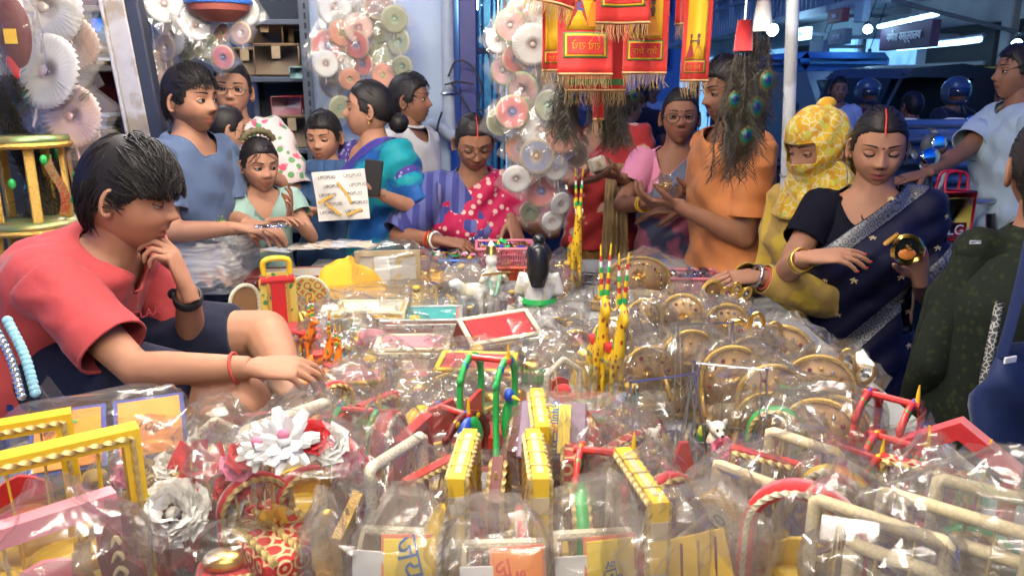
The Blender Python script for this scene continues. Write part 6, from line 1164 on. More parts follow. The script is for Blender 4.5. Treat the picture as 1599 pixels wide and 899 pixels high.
it = It('foil_packet', 'silver foil packet between the blue shirted man\'s fingers', 'packet', 0, 0, 0, .4, pt=at(426, 356, 2.55)); it.p('packet', crumple(10, 8, .1, .06, .006, 4, .006, 40), foil); it.p('seal', box(.1, .004, .004, (0, .03, .006), .001), white)
# 3 woman with glasses, 4 baby
arms = {'R': dict(to=at(330, 268, 3.12), pole=np.array([-.6, 0, -1]), d=(.8, -.4, .1), n=(.2, .5, .6)), 'L': dict(to=at(396, 262, 3.14), pole=np.array([.6, 0, -1]), d=(-.9, -.3, .2), n=(0, .6, .6))}
r, J, add = person('person', 'smiling woman in glasses and floral dupatta holding the baby', 'person', at(362, 140, 3.36), R(14), .98, 'mid', arms=arms, hr=-.06, face=dict(smile=1., lid=.45), hair=BUN, glasses=M('thin_frame', (.08, .05, .04), .3, .6), wid=.93, bust=.8)
add('kurta', tshirt(J, .012, 1.05, .62, .95, (.075, .08, .02)), cloth('pink_floral', (.62, .5, .48), pat=[('petal', (.6, .1, .16), 16), ('dots', (.12, .28, .12), 22)])); d = drape(J, 'L', o=.03, arm=1.); add('dupatta', d, cloth('pink_floral')); add('skirt', skirt(J), cloth('olive_skirt', (.12, .13, .08)))
def baby_legs(J):
    g = G()
    for sg in (1, -1): h = J.pelvis + J.l * sg * .04; g.join(tube([h, h + [0, -.05, -.09], h + [0, -.03, -.19]], [.04, .034, .024], 10))
    return g
r, J, add = person('person', 'baby in a turquoise striped top held against a shoulder', 'baby', at(354, 200, 3.16), R(150), .5, 'fair', hp=.2, hy=-.5, arms={}, legfn=baby_legs, ground=1.0, pelvis=at(346, 268, 3.17), hair=dict(style='short', vol=.05, n=220, L=(.02, .03)), hands=('L', 'R'))
add('striped_top', tshirt(J, .014, 1.25, .58, .9, wr=.003), cloth('turquoise_stripe', (.22, .5, .5), pat=('z', (.6, .66, .64), 110., .4)))
# 5 girl, 6 boy customer
arms = {'R': dict(to=at(425, 345, 2.84), pole=np.array([-.5, 0, -1]), d=(.9, -.3, .2), n=(0, 0, -1)), 'L': dict(to=at(452, 335, 2.86), pole=np.array([.6, .2, -1]), d=(.3, -.5, .75), n=(-.8, -.3, .2), curl=(.2, .3, .4, .4))}
r, J, add = person('person', 'girl in a mint green frock with a plait crown, looking at the goods', 'girl', at(405, 256, 3.0), R(25), .72, 'mid', arms=arms, hy=R(12), hp=.18, lean=.12, face=dict(lid=.4, gaze=(.2, -.15), res=(80, 64), fat=.4), hair=dict(BUN, bun=(-.045, -.085, -.05), vol=.055), wid=.92); add('frock', tshirt(J, .012, 1.0, .62, .42, (.095, .09, .03)), cloth('mint_frock', (.27, .4, .34), pat=('petal', (.14, .2, .18), 18))); add('skirt', skirt(J, .5), cloth('mint_frock')); add('plait', tube(J.toW(np.array([(-.07 * math.cos(a), .02 + .02 * math.sin(a * 2) * 0 - .04, .085 + .055 * math.sin(a)) for a in np.linspace(.2, 2.9, 30)]) * 1.0), .013, 8, twist=.6, lob=3, la=.3), M('plait_olive', (.09, .075, .03), .6)); add('wristband', tube([J.wr['L'] - unit(J.wr['L'] - J.el['L']) * .03 + .022 * (np.array([1, 0, 0]) * math.cos(x) + np.array([0, 1, 0]) * math.sin(x)) for x in np.linspace(0, 6.28, 16, endpoint=False)], .004, 6, closed=True), gold)
arms = {'R': dict(to=at(478, 334, 3.12), pole=np.array([-.5, .2, -1]), d=(-.9, -.4, .1), n=(.2, -.1, 1), curl=(.4, .4, .5, .5)), 'L': dict(pole=np.array([.5, .3, -1]))}
r, J, add = person('person', 'boy in a dark blue shirt standing between girl and teal sari', 'boy', at(506, 212, 3.42), R(-4), .80, 'mid', arms=arms, hp=.2, hy=-.1, face=dict(lid=.05, res=(80, 64), fat=.3), hair=dict(style='short', vol=.08, n=340, L=(.02, .035), messy=.4, front=.052)); add('shirt', tshirt(J, .014, 1.04, .60, .8, (.075, .09, .02)), cloth('navy_shirt', (.035, .075, .16))); add('trousers', trousers(J), cloth('dark_trousers'))
for sg in (-1, 1): add('collar', thick(sheet(lambda u, v: J.neck + np.outer(u - .2, J.spl * sg * .075) + np.outer(v, J.spf * .03 - J.sp * .05) + J.spf * .072 - J.sp * .0 - np.outer(u, J.spf * .02), 6, 5), .003), cloth('navy_shirt'))
# 7 woman in teal sari with the printed envelope and phone
arms = {'L': dict(to=at(590, 302, 3.10), pole=np.array([.8, .1, -1]), d=(-.95, -.3, .05), n=(.1, .3, 1), curl=(.35, .4, .45, .5), th=(.5, .6)), 'R': dict(to=at(505, 330, 3.16), pole=np.array([-.4, .6, -1]), d=(-.9, -.4, .1), n=(0, .4, 1), curl=(.3, .3, .4, .5))}
r, J, add = person('person', 'woman in a teal and blue sari with low bun, in profile', 'woman', at(576, 170, 3.40), R(-42), 1.0, 'mid', arms=arms, hy=R(-42), hp=-.04, wid=.93, face=dict(smile=1., lid=.4), hair=dict(BUN, bun=(0, -.118, -.05), buns=[((0, -.125, -.055), (.05, .042, .042))]), earring=True, bindi=True, bust=.9)
sari(J, add, cloth('purple_blouse', (.06, .04, .2), pat=('dots', (.3, .3, .5), 40)), cloth('teal_sari', (.01, .22, .26), rough=.55, pat=('blot', (.01, .07, .25), 5)), cloth('teal_sari'), cloth('violet_edge', (.05, .04, .22)), 'L', .75)
it = It('printed_envelope', 'white cloth envelope printed with rows of black lettering and gold bands', 'envelope', 0, 0, 0, -.08, pt=at(533, 305, 3.02)); W_, H_ = .205, .19; it.p('envelope', thick(sheet(lambda u, v: np.stack([(u - .5) * W_, .006 * np.sin(u * 5 + v * 4), (v - .5) * H_], 1), 14, 14), .006).xf((0, 0, 0), ry=-.08), M('white_cloth_print', (.68, .65, .58), .7))
for k in range(5):
    for j in range(2): it.p('lettering', text_geo('UPOPUO', .012).xf((-.05 + .1 * j + (.02 if k % 2 else 0), -.011, .07 - .034 * k + .008 * j), ry=-.08), inkK, smooth=False)
for (x0, z0, x1, z1) in ((-.09, -.03, -.03, .0), (-.06, -.03, .0, -.075), (.02, -.075, .08, -.05), (-.01, .05, .03, .0), (.03, .0, .04, -.03)): it.p('gold_band', box(math.hypot(x1 - x0, z1 - z0), .002, .011, bev=.0004).xf(((x0 + x1) / 2, -.0105, (z0 + z1) / 2), ry=-math.atan2(z1 - z0, x1 - x0)), M('gold_ink', (.6, .36, .08), .5))
it = It('mobile_phone', 'black phone held behind the envelope by the teal sari woman', 'phone', 0, 0, 0, .2, pt=at(582, 278, 3.06)); it.p('body', box(.07, .01, .14, (0, 0, 0), .004, ry=.15), black); it.p('screen', box(.062, .002, .128, (0, .006, 0), .0008, ry=.15), M('watch_glass'))
# 8 man behind
r, J, add = person('person', 'man in a white collared shirt in profile behind the teal sari', 'person', at(640, 155, 3.92), R(62), 1.02, 'dark', hy=R(18), face=dict(lid=.35, beard=.2), hair=dict(style='short', vol=.1, n=360, L=(.03, .045))); add('shirt', tshirt(J, .018, 1.06, .6, .95, (.08, .09, .02)), cloth('white_shirt', (.5, .49, .45))); add('trousers', trousers(J), cloth('dark_trousers')); add('collar', tube([J.neck + J.sp * .012 + .073 * (J.spl * math.cos(x) + J.spf * math.sin(x)) - J.sp * .02 * math.sin(x) for x in np.linspace(0, 6.28, 24, endpoint=False)], .016, 6, closed=True, flat=.35), cloth('white_shirt'))
# 9 woman in magenta sari picking from the basket
arms = {'R': dict(to=at(690, 376, 3.02), pole=np.array([-1, .1, -.5]), d=(.95, -.2, -.1), n=(.1, .2, -1), curl=(.6, .6, .65, .7), th=(.4, .6)), 'L': dict(to=at(800, 345, 3.08), pole=np.array([.8, 0, -.6]), d=(.2, -.6, -.5), n=(-.5, 0, -1))}
r, J, add = person('person', 'woman in a magenta sari with dark glasses bending to the baskets', 'woman', at(740, 222, 3.28), R(8), 1.02, 'dark', arms=arms, hp=.42, hy=.05, lean=.24, wid=.97, fat=1.1, fine=True, face=dict(lid=-.2, lip=(.2, .05, .045)), hair=dict(BUN, vol=.05), glasses=M('dark_frame', (.02, .018, .018), .3), bindi=True, bust=1.)
sari(J, add, cloth('indigo_blouse', (.035, .035, .14), pat=('x', (.3, .3, .38), 40., .95)), cloth('magenta_sari', (.36, .012, .06), rough=.6, pat=('dots', (.55, .35, .3), 30, .9)), cloth('indigo_skirt', (.03, .03, .1)), None, 'L', .95, fat=1.1, lowp=.12, shift=-.05); add('shawl_edge', edge_band(J, drape(J, 'R', o=.022, fat=1.1, arm=.98, lowp=.34, shift=-.01), .0, .5, 0), cloth('indigo_shawl', (.04, .045, .17), pat=('diag', (.09, .1, .25), 6., 1.))); add('hair_parting', tube(J.toW(np.array([(0, .088, .062), (0, .06, .108), (0, .02, .124)])), .002, 5), M('vermilion', (.5, .03, .015), .7))
bangles(J, 'R', 3, .031, [white, gold, M('vermilion')], add, .035, .014, .005); add('necklace', tube(smooth_path([J.neck + J.spl * .06, J.neck + J.spf * .10 - J.sp * .13, J.neck - J.spl * .06], 24), .003, 5), M('thread_black', (.02, .015, .012), .5))
it = It('foil_packet', 'small silver packet in the magenta sari woman\'s fingers', 'packet', 0, 0, 0, .3, pt=at(746, 378, 3.0)); it.p('packet', crumple(10, 8, .07, .035, .01, 7, .012, 50), foil); it.p('seal', box(.06, .004, .004, (0, .016, .01), .001), white)
# 10 woman in pink sari
arms = {'R': dict(to=at(1012, 318, 3.05), pole=np.array([-.9, .1, -1]), d=(.9, -.2, .1), n=(0, -.1, 1), curl=(.7, .8, .8, .8)), 'L': dict(to=at(1075, 300, 3.16), pole=np.array([.8, .2, -1]), d=(-.9, -.3, .1), n=(0, .2, 1), curl=(.6, .6, .7, .7))}
r, J, add = person('person', 'woman in pink blouse and grey pink sari with black glasses', 'woman', at(1062, 182, 3.42), R(-6), 1.0, 'dark', arms=arms, hy=-.05, wid=.95, fat=1.05, fine=False, face=dict(lid=.42, lip=(.18, .05, .05)), hair=dict(BUN, vol=.05), glasses=M('dark_frame'), bindi=True, bust=1.)
sari(J, add, cloth('pink_blouse', (.55, .2, .3)), cloth('pink_grey_sari', (.52, .16, .22), rough=.65, pat=('blot', (.1, .11, .17), 6)), cloth('pink_grey_sari'), cloth('grey_edge', (.12, .14, .2)), 'L', .62, bw=.06); add('necklace', tube(smooth_path([J.neck + J.spl * .065, J.neck + J.spf * .105 - J.sp * .15, J.neck - J.spl * .065], 24), .0035, 5), M('thread_black')); bangles(J, 'R', 2, .031, [M('bangle_yellow', (.7, .4, .03), .3)], add, .03, .02, .004)
it = It('gold_trinket', 'gilt trinket in clear wrap held by the pink sari woman', 'ornament', 0, 0, 0, pt=at(1040, 292, 3.0)); it.p('trinket', flower((0, 0, 0), .04, goldfoil, 16, 'daisy'), goldfoil); it.p('plastic_wrap', bag(.1, .08, .1).xf((0, 0, -.05)), CLEAR, smooth='crease'); it.p('ribbon', ell((-.03, -.02, -.05), (.012, .01, .014)), redp)
# 11 man in the orange shirt
arms = {'L': dict(to=at(1052, 318, 2.86), pole=np.array([.8, -.1, -1]), d=(-1, -.1, .1), n=(.1, .3, 1), curl=(.6, .6, .7, .8), k=1.12), 'R': dict(to=at(1060, 330, 3.2), pole=np.array([0, .5, -1]), d=(-1, 0, 0), n=(0, 0, -1))}
r, J, add = person('person', 'man in an orange T-shirt whose face the feather bunch hides', 'person', at(1138, 140, 3.02), R(-74), 1.08, 'dark', arms=arms, hp=.2, wid=1.02, lean=.04, face=dict(beard=.4), hair=dict(style='short', vol=.09, n=300)); add('t_shirt', tshirt(J, .02, 1.02, .66, .74, (.08, .09, .015), sl_o=.016, wr=.007), cloth('orange_tee', (.52, .19, .065))); add('trousers', trousers(J), cloth('rust_trousers', (.2, .022, .02)))
# 12 woman with yellow scarf
arms = {'R': dict(to=at(1165, 428, 2.52), pole=np.array([.2, .4, -1]), d=(-1, -.2, .02), n=(0, -.2, -1), curl=(.4, .5, .5, .6), k=1.25), 'L': dict(to=at(1185, 432, 2.36), pole=np.array([.5, -.2, -1]), d=(-1, -.1, 0), n=(0, .3, -1), curl=(.5, .5, .6, .6), k=1.2)}
r, J, add = person('person', 'woman with a yellow patterned scarf wound over head and mouth', 'woman', at(1276, 228, 2.62), R(-58), 1.0, 'mid', arms=arms, hp=.3, hy=R(-8), lean=.16, wid=.95, face=dict(lid=.05), hair=dict(style=None), bust=.8)
ysc = cloth('yellow_scarf', (.62, .40, .03), rough=.7, pat=[('cells', (.62, .54, .3), 42), ('blot', (.55, .28, .02), 34), ('petal', (.5, .48, .08), 30)]); D, F = head_grid(72, 56); Q = head_pt(D, .3); z = Q[:, 2]; az = np.degrees(np.arctan2(D[:, 0], D[:, 1]))
Kk = 1.17 + .06 * vn(Q, 16, 3) + .025 * np.sin(Q[:, 2] * 120 + Q[:, 1] * 90 + 3 * vn(Q, 12, 7)); S = Q * Kk[:, None]; op = np.minimum(np.minimum(.034 - z, z + .022), (50 - np.abs(az)) / 900); hs = clip(G().add(S, F), op)
V = hs.V; hs.join(ell((0, -.06, .12), (.03, .03, .022), 16, 10)); add('head_scarf', thick(hs, .003).warp(J.toW), ysc); add('scarf_tail', tube(J.toW(np.array([(0, -.05, -.1), (.0, -.07, -.16), (0, -.06, -.26), (0, -.05, -.40)])), [.11, .115, .12, .13], 28, flat=.7, lob=9, la=.05, twist=.05, cap=False), ysc)
add('scarf_wrap', thick(sheet(lambda u, v: J.neck + np.outer((.082 + .07 * v + .006 * np.sin(u * 44 + v * 9)) * np.cos(u * 6.2832), J.spl) + np.outer((.08 + .045 * v + .006 * np.sin(u * 31 + v * 12)) * np.sin(u * 6.2832), J.spf) + np.outer(.075 - .17 * v + .01 * np.sin(u * 12.566 + v * 6), J.u), 70, 22), .004), ysc); add('kurta', tshirt(J, .016, 1.05, .62, .97, (.07, .07, .015), lower=True, sl_o=.02, wr=.006), cloth('yellow_brown_kurta', (.4, .26, .07), pat=('blot', (.55, .38, .05), 9))); add('skirt', skirt(J), cloth('olive_skirt'))
for k, m in (('L', [silver, M('bangle_red', (.45, .08, .05), .3), gold]),): bangles(J, k, 3, .033, m, add, -.01, .03, .006)
# 13 woman in the navy sari
arms = {'R': dict(to=at(1258, 402, 2.14), pole=np.array([-.6, -.1, -1]), d=(.95, -.25, .12), n=(.1, .3, -1), curl=(.22, .28, .35, .4), th=(.5, .3)), 'L': dict(to=at(1436, 432, 2.16), pole=np.array([.45, .3, -1.]), d=(-.35, -.1, .8), n=(-.5, -.8, .1), curl=(.7, .8, .9, .9), th=(.5, .6))}
r, J, add = person('person', 'woman in a navy sari with gold flowers and silver border', 'woman', at(1372, 228, 2.42), R(-20), 1.0, 'tan', arms=arms, hp=.26, hy=.06, lean=.0, wid=.9, fat=1.0, fine=True, nail=(.5, .02, .03), face=dict(lid=-.22, lip=(.27, .07, .065), fat=.5, kohl=1., res=(96, 80)), hair=dict(BUN, vol=.06, n=340), bindi=True, earring=True, bust=1., vox=.008)
navy = cloth('navy_sari', (.0045, .005, .022), rough=.6, sheen=.05, pat=[('dots', (.006, .007, .032), 9)]); d = sari(J, add, cloth('navy_blouse', (.004, .004, .01), sheen=0.), navy, navy, M('silver_border', (.2, .2, .19), .45, .5, pat=('rings', (.07, .07, .075), 40), bump=.6, bs=200), 'L', .55, (.1, .09, .03), fat=1.0, bw=.045, lowp=.2, arm=.8); add('woven_border', strip(J, d, J.sh['L'] - J.sp * .2 + J.spl * .03, J.pelvis - J.spl * .1, .05), M('silver_border'))
V = d.V; N = vnorm(d.V, d.f); rs = np.random.default_rng(11); ids = [i for i in range(len(V)) if N[i] @ J.spf > .55]; done = []
for i in rs.permutation(ids):
    if all(np.linalg.norm(V[i] - q) > .075 for q in done):
        done.append(V[i]); nrm = N[i]; g = flower((0, 0, 0), .011 + .004 * rs.random(), gold, 6, 'daisy', up=0); q = g.V; e1 = unit(np.cross(nrm, [0, 0, 1])); e2 = np.cross(e1, nrm); add('embroidered_flower', g.setV(V[i] + nrm * .003 + np.outer(q[:, 0], e1) + np.outer(q[:, 2], -e2) + np.outer(-q[:, 1] * .3, nrm)), M('embroidery', (.5, .38, .2), .6))
    if len(done) > 34: break
p_ = J.neck - J.sp * .14 + J.spf * .155; add('brooch', tube([p_ + J.spl * .0 - J.sp * .05, p_ + J.spl * .07 + J.sp * .02], .008, 8), M('brooch_gold', (.55, .28, .05), .5)); add('brooch_bud', ell(p_ - J.spl * .02 - J.sp * .075, (.022, .012, .016)), M('fuchsia', (.4, .02, .12), .7)); add('necklace', tube(smooth_path([J.neck + J.spl * .07 + J.sp * .0, J.neck + J.spf * .11 - J.sp * .12, J.neck - J.spl * .07], 30), .0045, 6, twist=.5, lob=3), M('thread_black')); add('hair_parting', tube(J.toW(np.array([(0, .092, .066), (0, .065, .105), (0, .03, .122)])), .003, 5), M('vermilion')); bangles(J, 'R', 4, .032, [gold, gold, M('bangle_green', (.1, .12, .04), .3)], add, .03, .012, .004)
it = It('hand_mirror', 'round gilt ornament with amber centre in the navy sari woman\'s hand', 'ornament', 0, 0, 0, -.1, pt=at(1417, 390, 2.08)); it.p('rim', tube([(.038 * math.cos(a), 0, .038 * math.sin(a)) for a in np.linspace(0, 6.283, 30, endpoint=False)], .005, 6, closed=True, twist=.3, lob=3), gold); it.p('glass', ell((0, .003, 0), (.036, .003, .036), 24, 8), M('dark_mirror', (.05, .06, .07), .1, .8)); it.p('amber_centre', ell((0, -.003, -.012), (.024, .005, .016), 14, 8), M('amber', (.6, .2, .04), .3)); it.p('crest', flower((.0, -.004, .006), .014, gold, 8, 'daisy'), gold)
# 14 woman in dark green at the right edge, back turned
r, J, add = person('person', 'woman in a dark green leaf print shawl cut by the right edge', 'woman', at(1640, 262, 1.74), R(172), 1.0, 'dark', hp=.1, hy=R(-10), lean=.05, hair=dict(BUN, vol=.06, back=-.1), wid=.84, fat=1.0, arms={}, hands=())
dg = cloth('dark_green_print', (.007, .010, .006), pat=('petal', (.016, .022, .007), 50), sheen=0.); add('skirt', skirt(J, fat=1.15), dg); add('kurta', tshirt(J, .014, 1.0, .62, .97, (.07, .07, .0), lower=True, sl_o=.008), dg)
add('long_hair', G().join(tube(smooth_path([J.toW(np.array([[0, -.06, .06]]))[0], J.toW(np.array([[0, -.12, -.02]]))[0], J.neck - J.spf * .16 - J.u * .06, J.neck - J.spf * .25 - J.u * .22, J.neck - J.spf * .28 - J.u * .42], 24), np.interp(np.arange(24), [0, 8, 18, 23], [.06, .085, .075, .02]), 20, flat=.6, lob=7, la=.06, twist=.04)), HAIR())
def cloak(u, v):
    a = u * 2 * math.pi; h = np.interp(v, [0, .12, .3, .6, 1], [.03, .07, .16, .40, .95]); ra = np.interp(v, [0, .12, .3, .6, 1], [.085, .15, .21, .235, .26]) * (1 + .05 * np.sin(a * 9 + 3 * v) * v + .03 * np.sin(a * 4 + 1)); rb = np.interp(v, [0, .12, .3, .6, 1], [.075, .13, .19, .21, .24]) * (1 + .06 * np.sin(a * 7 + 2) * v)
    return J.neck + np.outer(ra * np.cos(a), J.spl) + np.outer(rb * np.sin(a), J.spf) - np.outer(h, J.u)
add('shawl', thick(sheet(cloak, 90, 40), .004), dg); add('shawl_fold', thick(sheet(lambda u, v: cloak(.5 + .28 * u, .1 + .9 * v) + np.outer(.02 + .01 * np.sin(u * 30), -J.spl), 30, 30), .004), cloth('dark_green_plain', (.008, .016, .010), pat=('y', (.02, .03, .012), 220., .6)))
pb = at(1560, 470, 1.5); q = resample([at(1562, 470, 1.40), at(1535, 600, 1.36), at(1545, 700, 1.34)], 20); add('printed_hem', tube(q, .008, 6, flat=.3), M('hem_print', (.02, .02, .02), .6, pat=('cells', (.3, .3, .27), 110))); add('white_tag', box(.022, .004, .007, at(1523, 378, 1.5), .001), paper)
it = It('shoulder_bag', 'dark blue cloth bag hanging at the right edge', 'bag', 0, 0, 0, .4, pt=at(1590, 600, 1.38)); it.p('bag', ell((0, 0, -.05), (.1, .05, .14), 24, 16).warp(lambda V: V + .012 * np.sin(V[:, [2]] * 50 + V[:, [0]] * 40) * np.array([.4, 1, .2])), cloth('blue_bag', (.008, .016, .06), rough=.6), smooth=True); it.p('strap', tube(smooth_path([(-.06, 0, .06), (-.04, 0, .2), (.0, .02, .38)], 10), .012, 6, flat=.3), cloth('blue_bag')); it.p('white_flap', box(.03, .004, .012, (-.08, -.03, .07), .001), paper)
# 15 woman in red print behind the hanging fans
arms = {'R': dict(to=at(900, 285, 3.2), pole=np.array([-.8, .1, -1]), d=(.9, -.3, .2), n=(0, .3, 1)), 'L': dict(to=at(965, 275, 3.3), pole=np.array([.8, .1, -1]), d=(-.9, -.4, .2), n=(0, .4, 1))}
r, J, add = person('person', 'woman in red leaf print whose head the scarves hide', 'woman', at(945, 150, 3.62), R(-10), 1.0, 'dark', arms=arms, hair=BUN, bust=.9, wid=.95); rp = cloth('red_leaf_print', (.33, .03, .03), pat=('petal', (.5, .3, .22), 13)); sari(J, add, rp, rp, cloth('brown_skirt', (.2, .1, .03)), None, 'L', .6)
it = It('cream_packet', 'cream wrapped packet held up before the red leaf print', 'packet', 0, 0, 0, .3, pt=at(933, 256, 3.12)); it.p('packet', box(.07, .03, .055, (0, 0, 0), .008, ry=-.3), M('cream_wrap', (.62, .55, .38), .6, bump=.5, bs=60)); it.p('bow', flower((0, -.018, 0), .012, cream, 10), cream)
it = It('broom_bundle', 'upright bundle of brown grass brooms beside the red print', 'broom', 0, 0, 0, pt=at(960, 400, 3.42) * [1, 1, 0] + [0, 0, .62]); rs = np.random.default_rng(2)
for k in range(46): a = rs.uniform(0, 6.28); b = .055 * rs.random() ** .5; it.p('straw', tube([(b * math.cos(a) * 1.1, b * math.sin(a), 0), (b * math.cos(a), b * math.sin(a), .3), (b * .8 * math.cos(a), b * .8 * math.sin(a), .6)], .006, 5), bamboo)
it.p('crate', box(.3, .25, .6, (0, 0, -.32), .01), wood)
# ================================================================== shop behind, street, traffic
def atx(px, py, X):
    d = ray(px, py); return d * (X / d[0]) + np.array([0, 0, CAMZ])
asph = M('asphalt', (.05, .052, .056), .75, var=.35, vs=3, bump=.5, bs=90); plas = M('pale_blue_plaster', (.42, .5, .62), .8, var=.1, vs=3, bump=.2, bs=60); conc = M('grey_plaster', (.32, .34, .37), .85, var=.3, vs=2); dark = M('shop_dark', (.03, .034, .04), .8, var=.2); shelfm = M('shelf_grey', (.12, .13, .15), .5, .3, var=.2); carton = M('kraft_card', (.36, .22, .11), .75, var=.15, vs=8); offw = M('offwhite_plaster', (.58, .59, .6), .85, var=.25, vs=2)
tag(mk('ground', sheet(lambda u, v: np.stack([-90 + 180 * u, -20 + 160 * v, 0 * u], 1), 30, 30), asph, None, True), None, None, None, 'structure'); tag(mk('pavement', box(3.6, 9, .1, (-2.2, 4.2, .05), .02), M('pavement_slab', (.16, .16, .16), .8, var=.25, pat=('grid', (.08, .08, .08), 1.2)), None, False), None, None, None, 'structure')
def part(r, nm, g, m, smooth='auto', parent=None): return mk(nm, g.copy().xf(-np.array(r.location)), m, parent or r, smooth)
xa, xb = at(486, 100, 4.5)[0], at(700, 100, 4.5)[0]
sb = thing('shop_building', 'pale blue plastered shop front behind the customers', 'building', (-2, 5, 0))
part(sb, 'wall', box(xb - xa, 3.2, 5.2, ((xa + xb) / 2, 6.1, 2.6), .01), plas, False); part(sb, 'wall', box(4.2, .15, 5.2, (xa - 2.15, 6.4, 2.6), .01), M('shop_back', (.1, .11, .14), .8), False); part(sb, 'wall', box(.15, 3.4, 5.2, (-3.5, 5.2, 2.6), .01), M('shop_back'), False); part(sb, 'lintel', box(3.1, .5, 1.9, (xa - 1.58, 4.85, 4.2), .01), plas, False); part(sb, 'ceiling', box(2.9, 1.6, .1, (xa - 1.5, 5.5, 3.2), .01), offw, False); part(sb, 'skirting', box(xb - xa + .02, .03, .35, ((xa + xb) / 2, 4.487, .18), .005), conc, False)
nb = thing('shop_building', 'unseen shuttered shop front behind the photographer, added to block sky light', 'building', (-.4, -1.6, 0)); part(nb, 'wall', box(5., .2, 3.4, (-.4, -1.5, 1.7), .01), offw, False)  # unseen wall, added to keep blue sky off the goods and bounce lamplight
for k in range(22): part(nb, 'shutter_slat', box(2.6, .04, .09, (-.4, -1.38, .1 + k * .1), .015), M('shutter_grey', (.3, .3, .3), .5))
part(nb, 'fascia', box(4.6, .12, .5, (-.4, -1.34, 2.6), .02), cream, False)
# metal shelves with stock
sh_ = thing('shelf_unit', 'grey steel shelving with cartons between glasses woman and the boy', 'shelf', (-1.5, 5, 0)); x0, x1 = at(372, 100, 4.75)[0], at(482, 100, 4.75)[0]; zs = [at(430, q, 4.75)[2] for q in (232, 120, 30)]
for z in [.25, .7] + zs + [2.55]: part(sh_, 'shelf_board', box(x1 - x0 + .1, .45, .03, ((x0 + x1) / 2, 4.98, z - .016), .004), shelfm)
for x in (x0 - .05, x1 + .05):
    for y in (4.74, 5.2): part(sh_, 'upright', box(.04, .04, 2.7, (x, y, 1.35), .004), shelfm)
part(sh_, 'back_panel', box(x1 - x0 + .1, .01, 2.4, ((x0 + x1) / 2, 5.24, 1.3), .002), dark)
def crt(label, l, t, r_, b, Y, d=.25, m=carton, name='carton', cat='box', group='stock on the shelves', ry=0.):
    p, q = at(l, b, Y), at(r_, t, Y); w, h = q[0] - p[0], q[2] - p[2]; o = thing(name, label, cat, ((p[0] + q[0]) / 2, Y + d / 2, p[2]), ry, group); mk('box', box(w, d, h, (0, 0, h / 2), .006), m, o)
    if m is carton: mk('flap', box(w * .98, d * .49, .006, (0, -d * .26, h + .004), .001), carton, o, False); mk('flap', box(w * .98, d * .49, .006, (0, d * .26, h + .004), .001), carton, o, False); mk('tape', box(.05, .003, h * .4, (0, -d / 2 - .002, h * .75), .0005), M('tape', (.45, .32, .18), .3), o, False)
    return o
crt('large brown carton on the upper shelf, front', 398, 70, 466, 118, 4.76); crt('brown carton half behind the large one on the upper shelf', 366, 76, 400, 118, 4.80); crt('small brown carton stacked on top on the upper shelf', 386, 36, 440, 69, 4.84); crt('brown carton on the lower shelf beside the boy\'s head', 432, 182, 482, 231, 4.76); crt('red bundle on the lower shelf above the boy', 424, 150, 470, 182, 4.80, m=red, name='cloth_bundle', cat='bundle'); crt('pale green packet hanging at the shelf end', 452, 104, 474, 124, 4.66, .04, M('pale_green', (.35, .5, .4), .6), 'packet', 'packet'); crt('dark tin on the shelf behind the bespectacled woman', 384, 205, 412, 231, 4.76, .15, dark, 'tin', 'tin')
crt('blue grey crate on the lower shelf end', 418, 200, 434, 231, 4.72, .12, M('grey_blue', (.2, .25, .3), .6), 'crate', 'crate')
r0 = thing('steel_upright', 'perforated grey steel angle post in front of the pale wall', 'post', at(486, 200, 4.42) * [1, 1, 0]); part(r0, 'angle', box(.05, .012, 3.2, (r0.location[0], r0.location[1], 1.6), .002), shelfm); part(r0, 'angle', box(.012, .05, 3.2, (r0.location[0] - .025, r0.location[1] + .025, 1.6), .002), shelfm)
for k in range(26): part(r0, 'slot', box(.012, .003, .03, (r0.location[0] + .004, r0.location[1] - .0075, 1.0 + k * .05), .0005), dark)
# left shelves with red back
sl = thing('shelf_unit', 'dark shelf with red lining and stacked packets behind the hanging fans', 'shelf', at(110, 150, 3.5) * [1, 1, 0]); xl, xr = at(40, 100, 3.5)[0], at(176, 100, 3.5)[0]; zz = [at(110, q, 3.5)[2] for q in (214, 102, 8)]
for z in [.5] + zz: part(sl, 'shelf_board', box(xr - xl, .4, .025, ((xl + xr) / 2, 3.7, z - .013), .004), M('shelf_tan', (.2, .16, .1), .6))
part(sl, 'red_lining', box(xr - xl, .02, 2.3, ((xl + xr) / 2, 3.92, 1.25), .002), M('lining_red', (.14, .008, .012), .8)); part(sl, 'side_panel', box(.03, .4, 2.4, (xr + .02, 3.7, 1.2), .003), dark); part(sl, 'side_panel', box(.03, .4, 2.4, (xl - .02, 3.7, 1.2), .003), dark)
rs = np.random.default_rng(3)
for k in range(12):
    zb = zz[0] if k < 6 else zz[1]; j = k % 6; o = mk('flat_packet', box(.22, .2, .014, bev=.002), [M('packet_grey', (.2, .2, .22), .3), M('packet_tan', (.42, .3, .16), .4), paper][(k + (k > 5)) % 3], None, False, (xr - .15 + rs.uniform(-.02, .02), 3.6, zb + .008 + .0165 * j)); o.rotation_euler[2] = rs.uniform(-.2, .2); tag(o, 'flat packet, %s up in the pile on the %s board of the red lined shelf' % (ORD[j], 'lower' if k < 6 else 'upper'), 'packet', 'packets on the red lined shelf')
p = at(136, 38, 3.45); o = mk('plastic_bag', ell((0, 0, 0), (.07, .06, .085), 24, 16).warp(lambda V: V * (1 + .12 * vn(V, 25, 4))[:, None]), M('blue_foil', (.2, .5, .75), .15, .7, bump=1.5, bs=40), None, True, (p[0], 3.6, p[2])); tag(o, 'shiny blue stuffed bag on the upper shelf', 'bag')
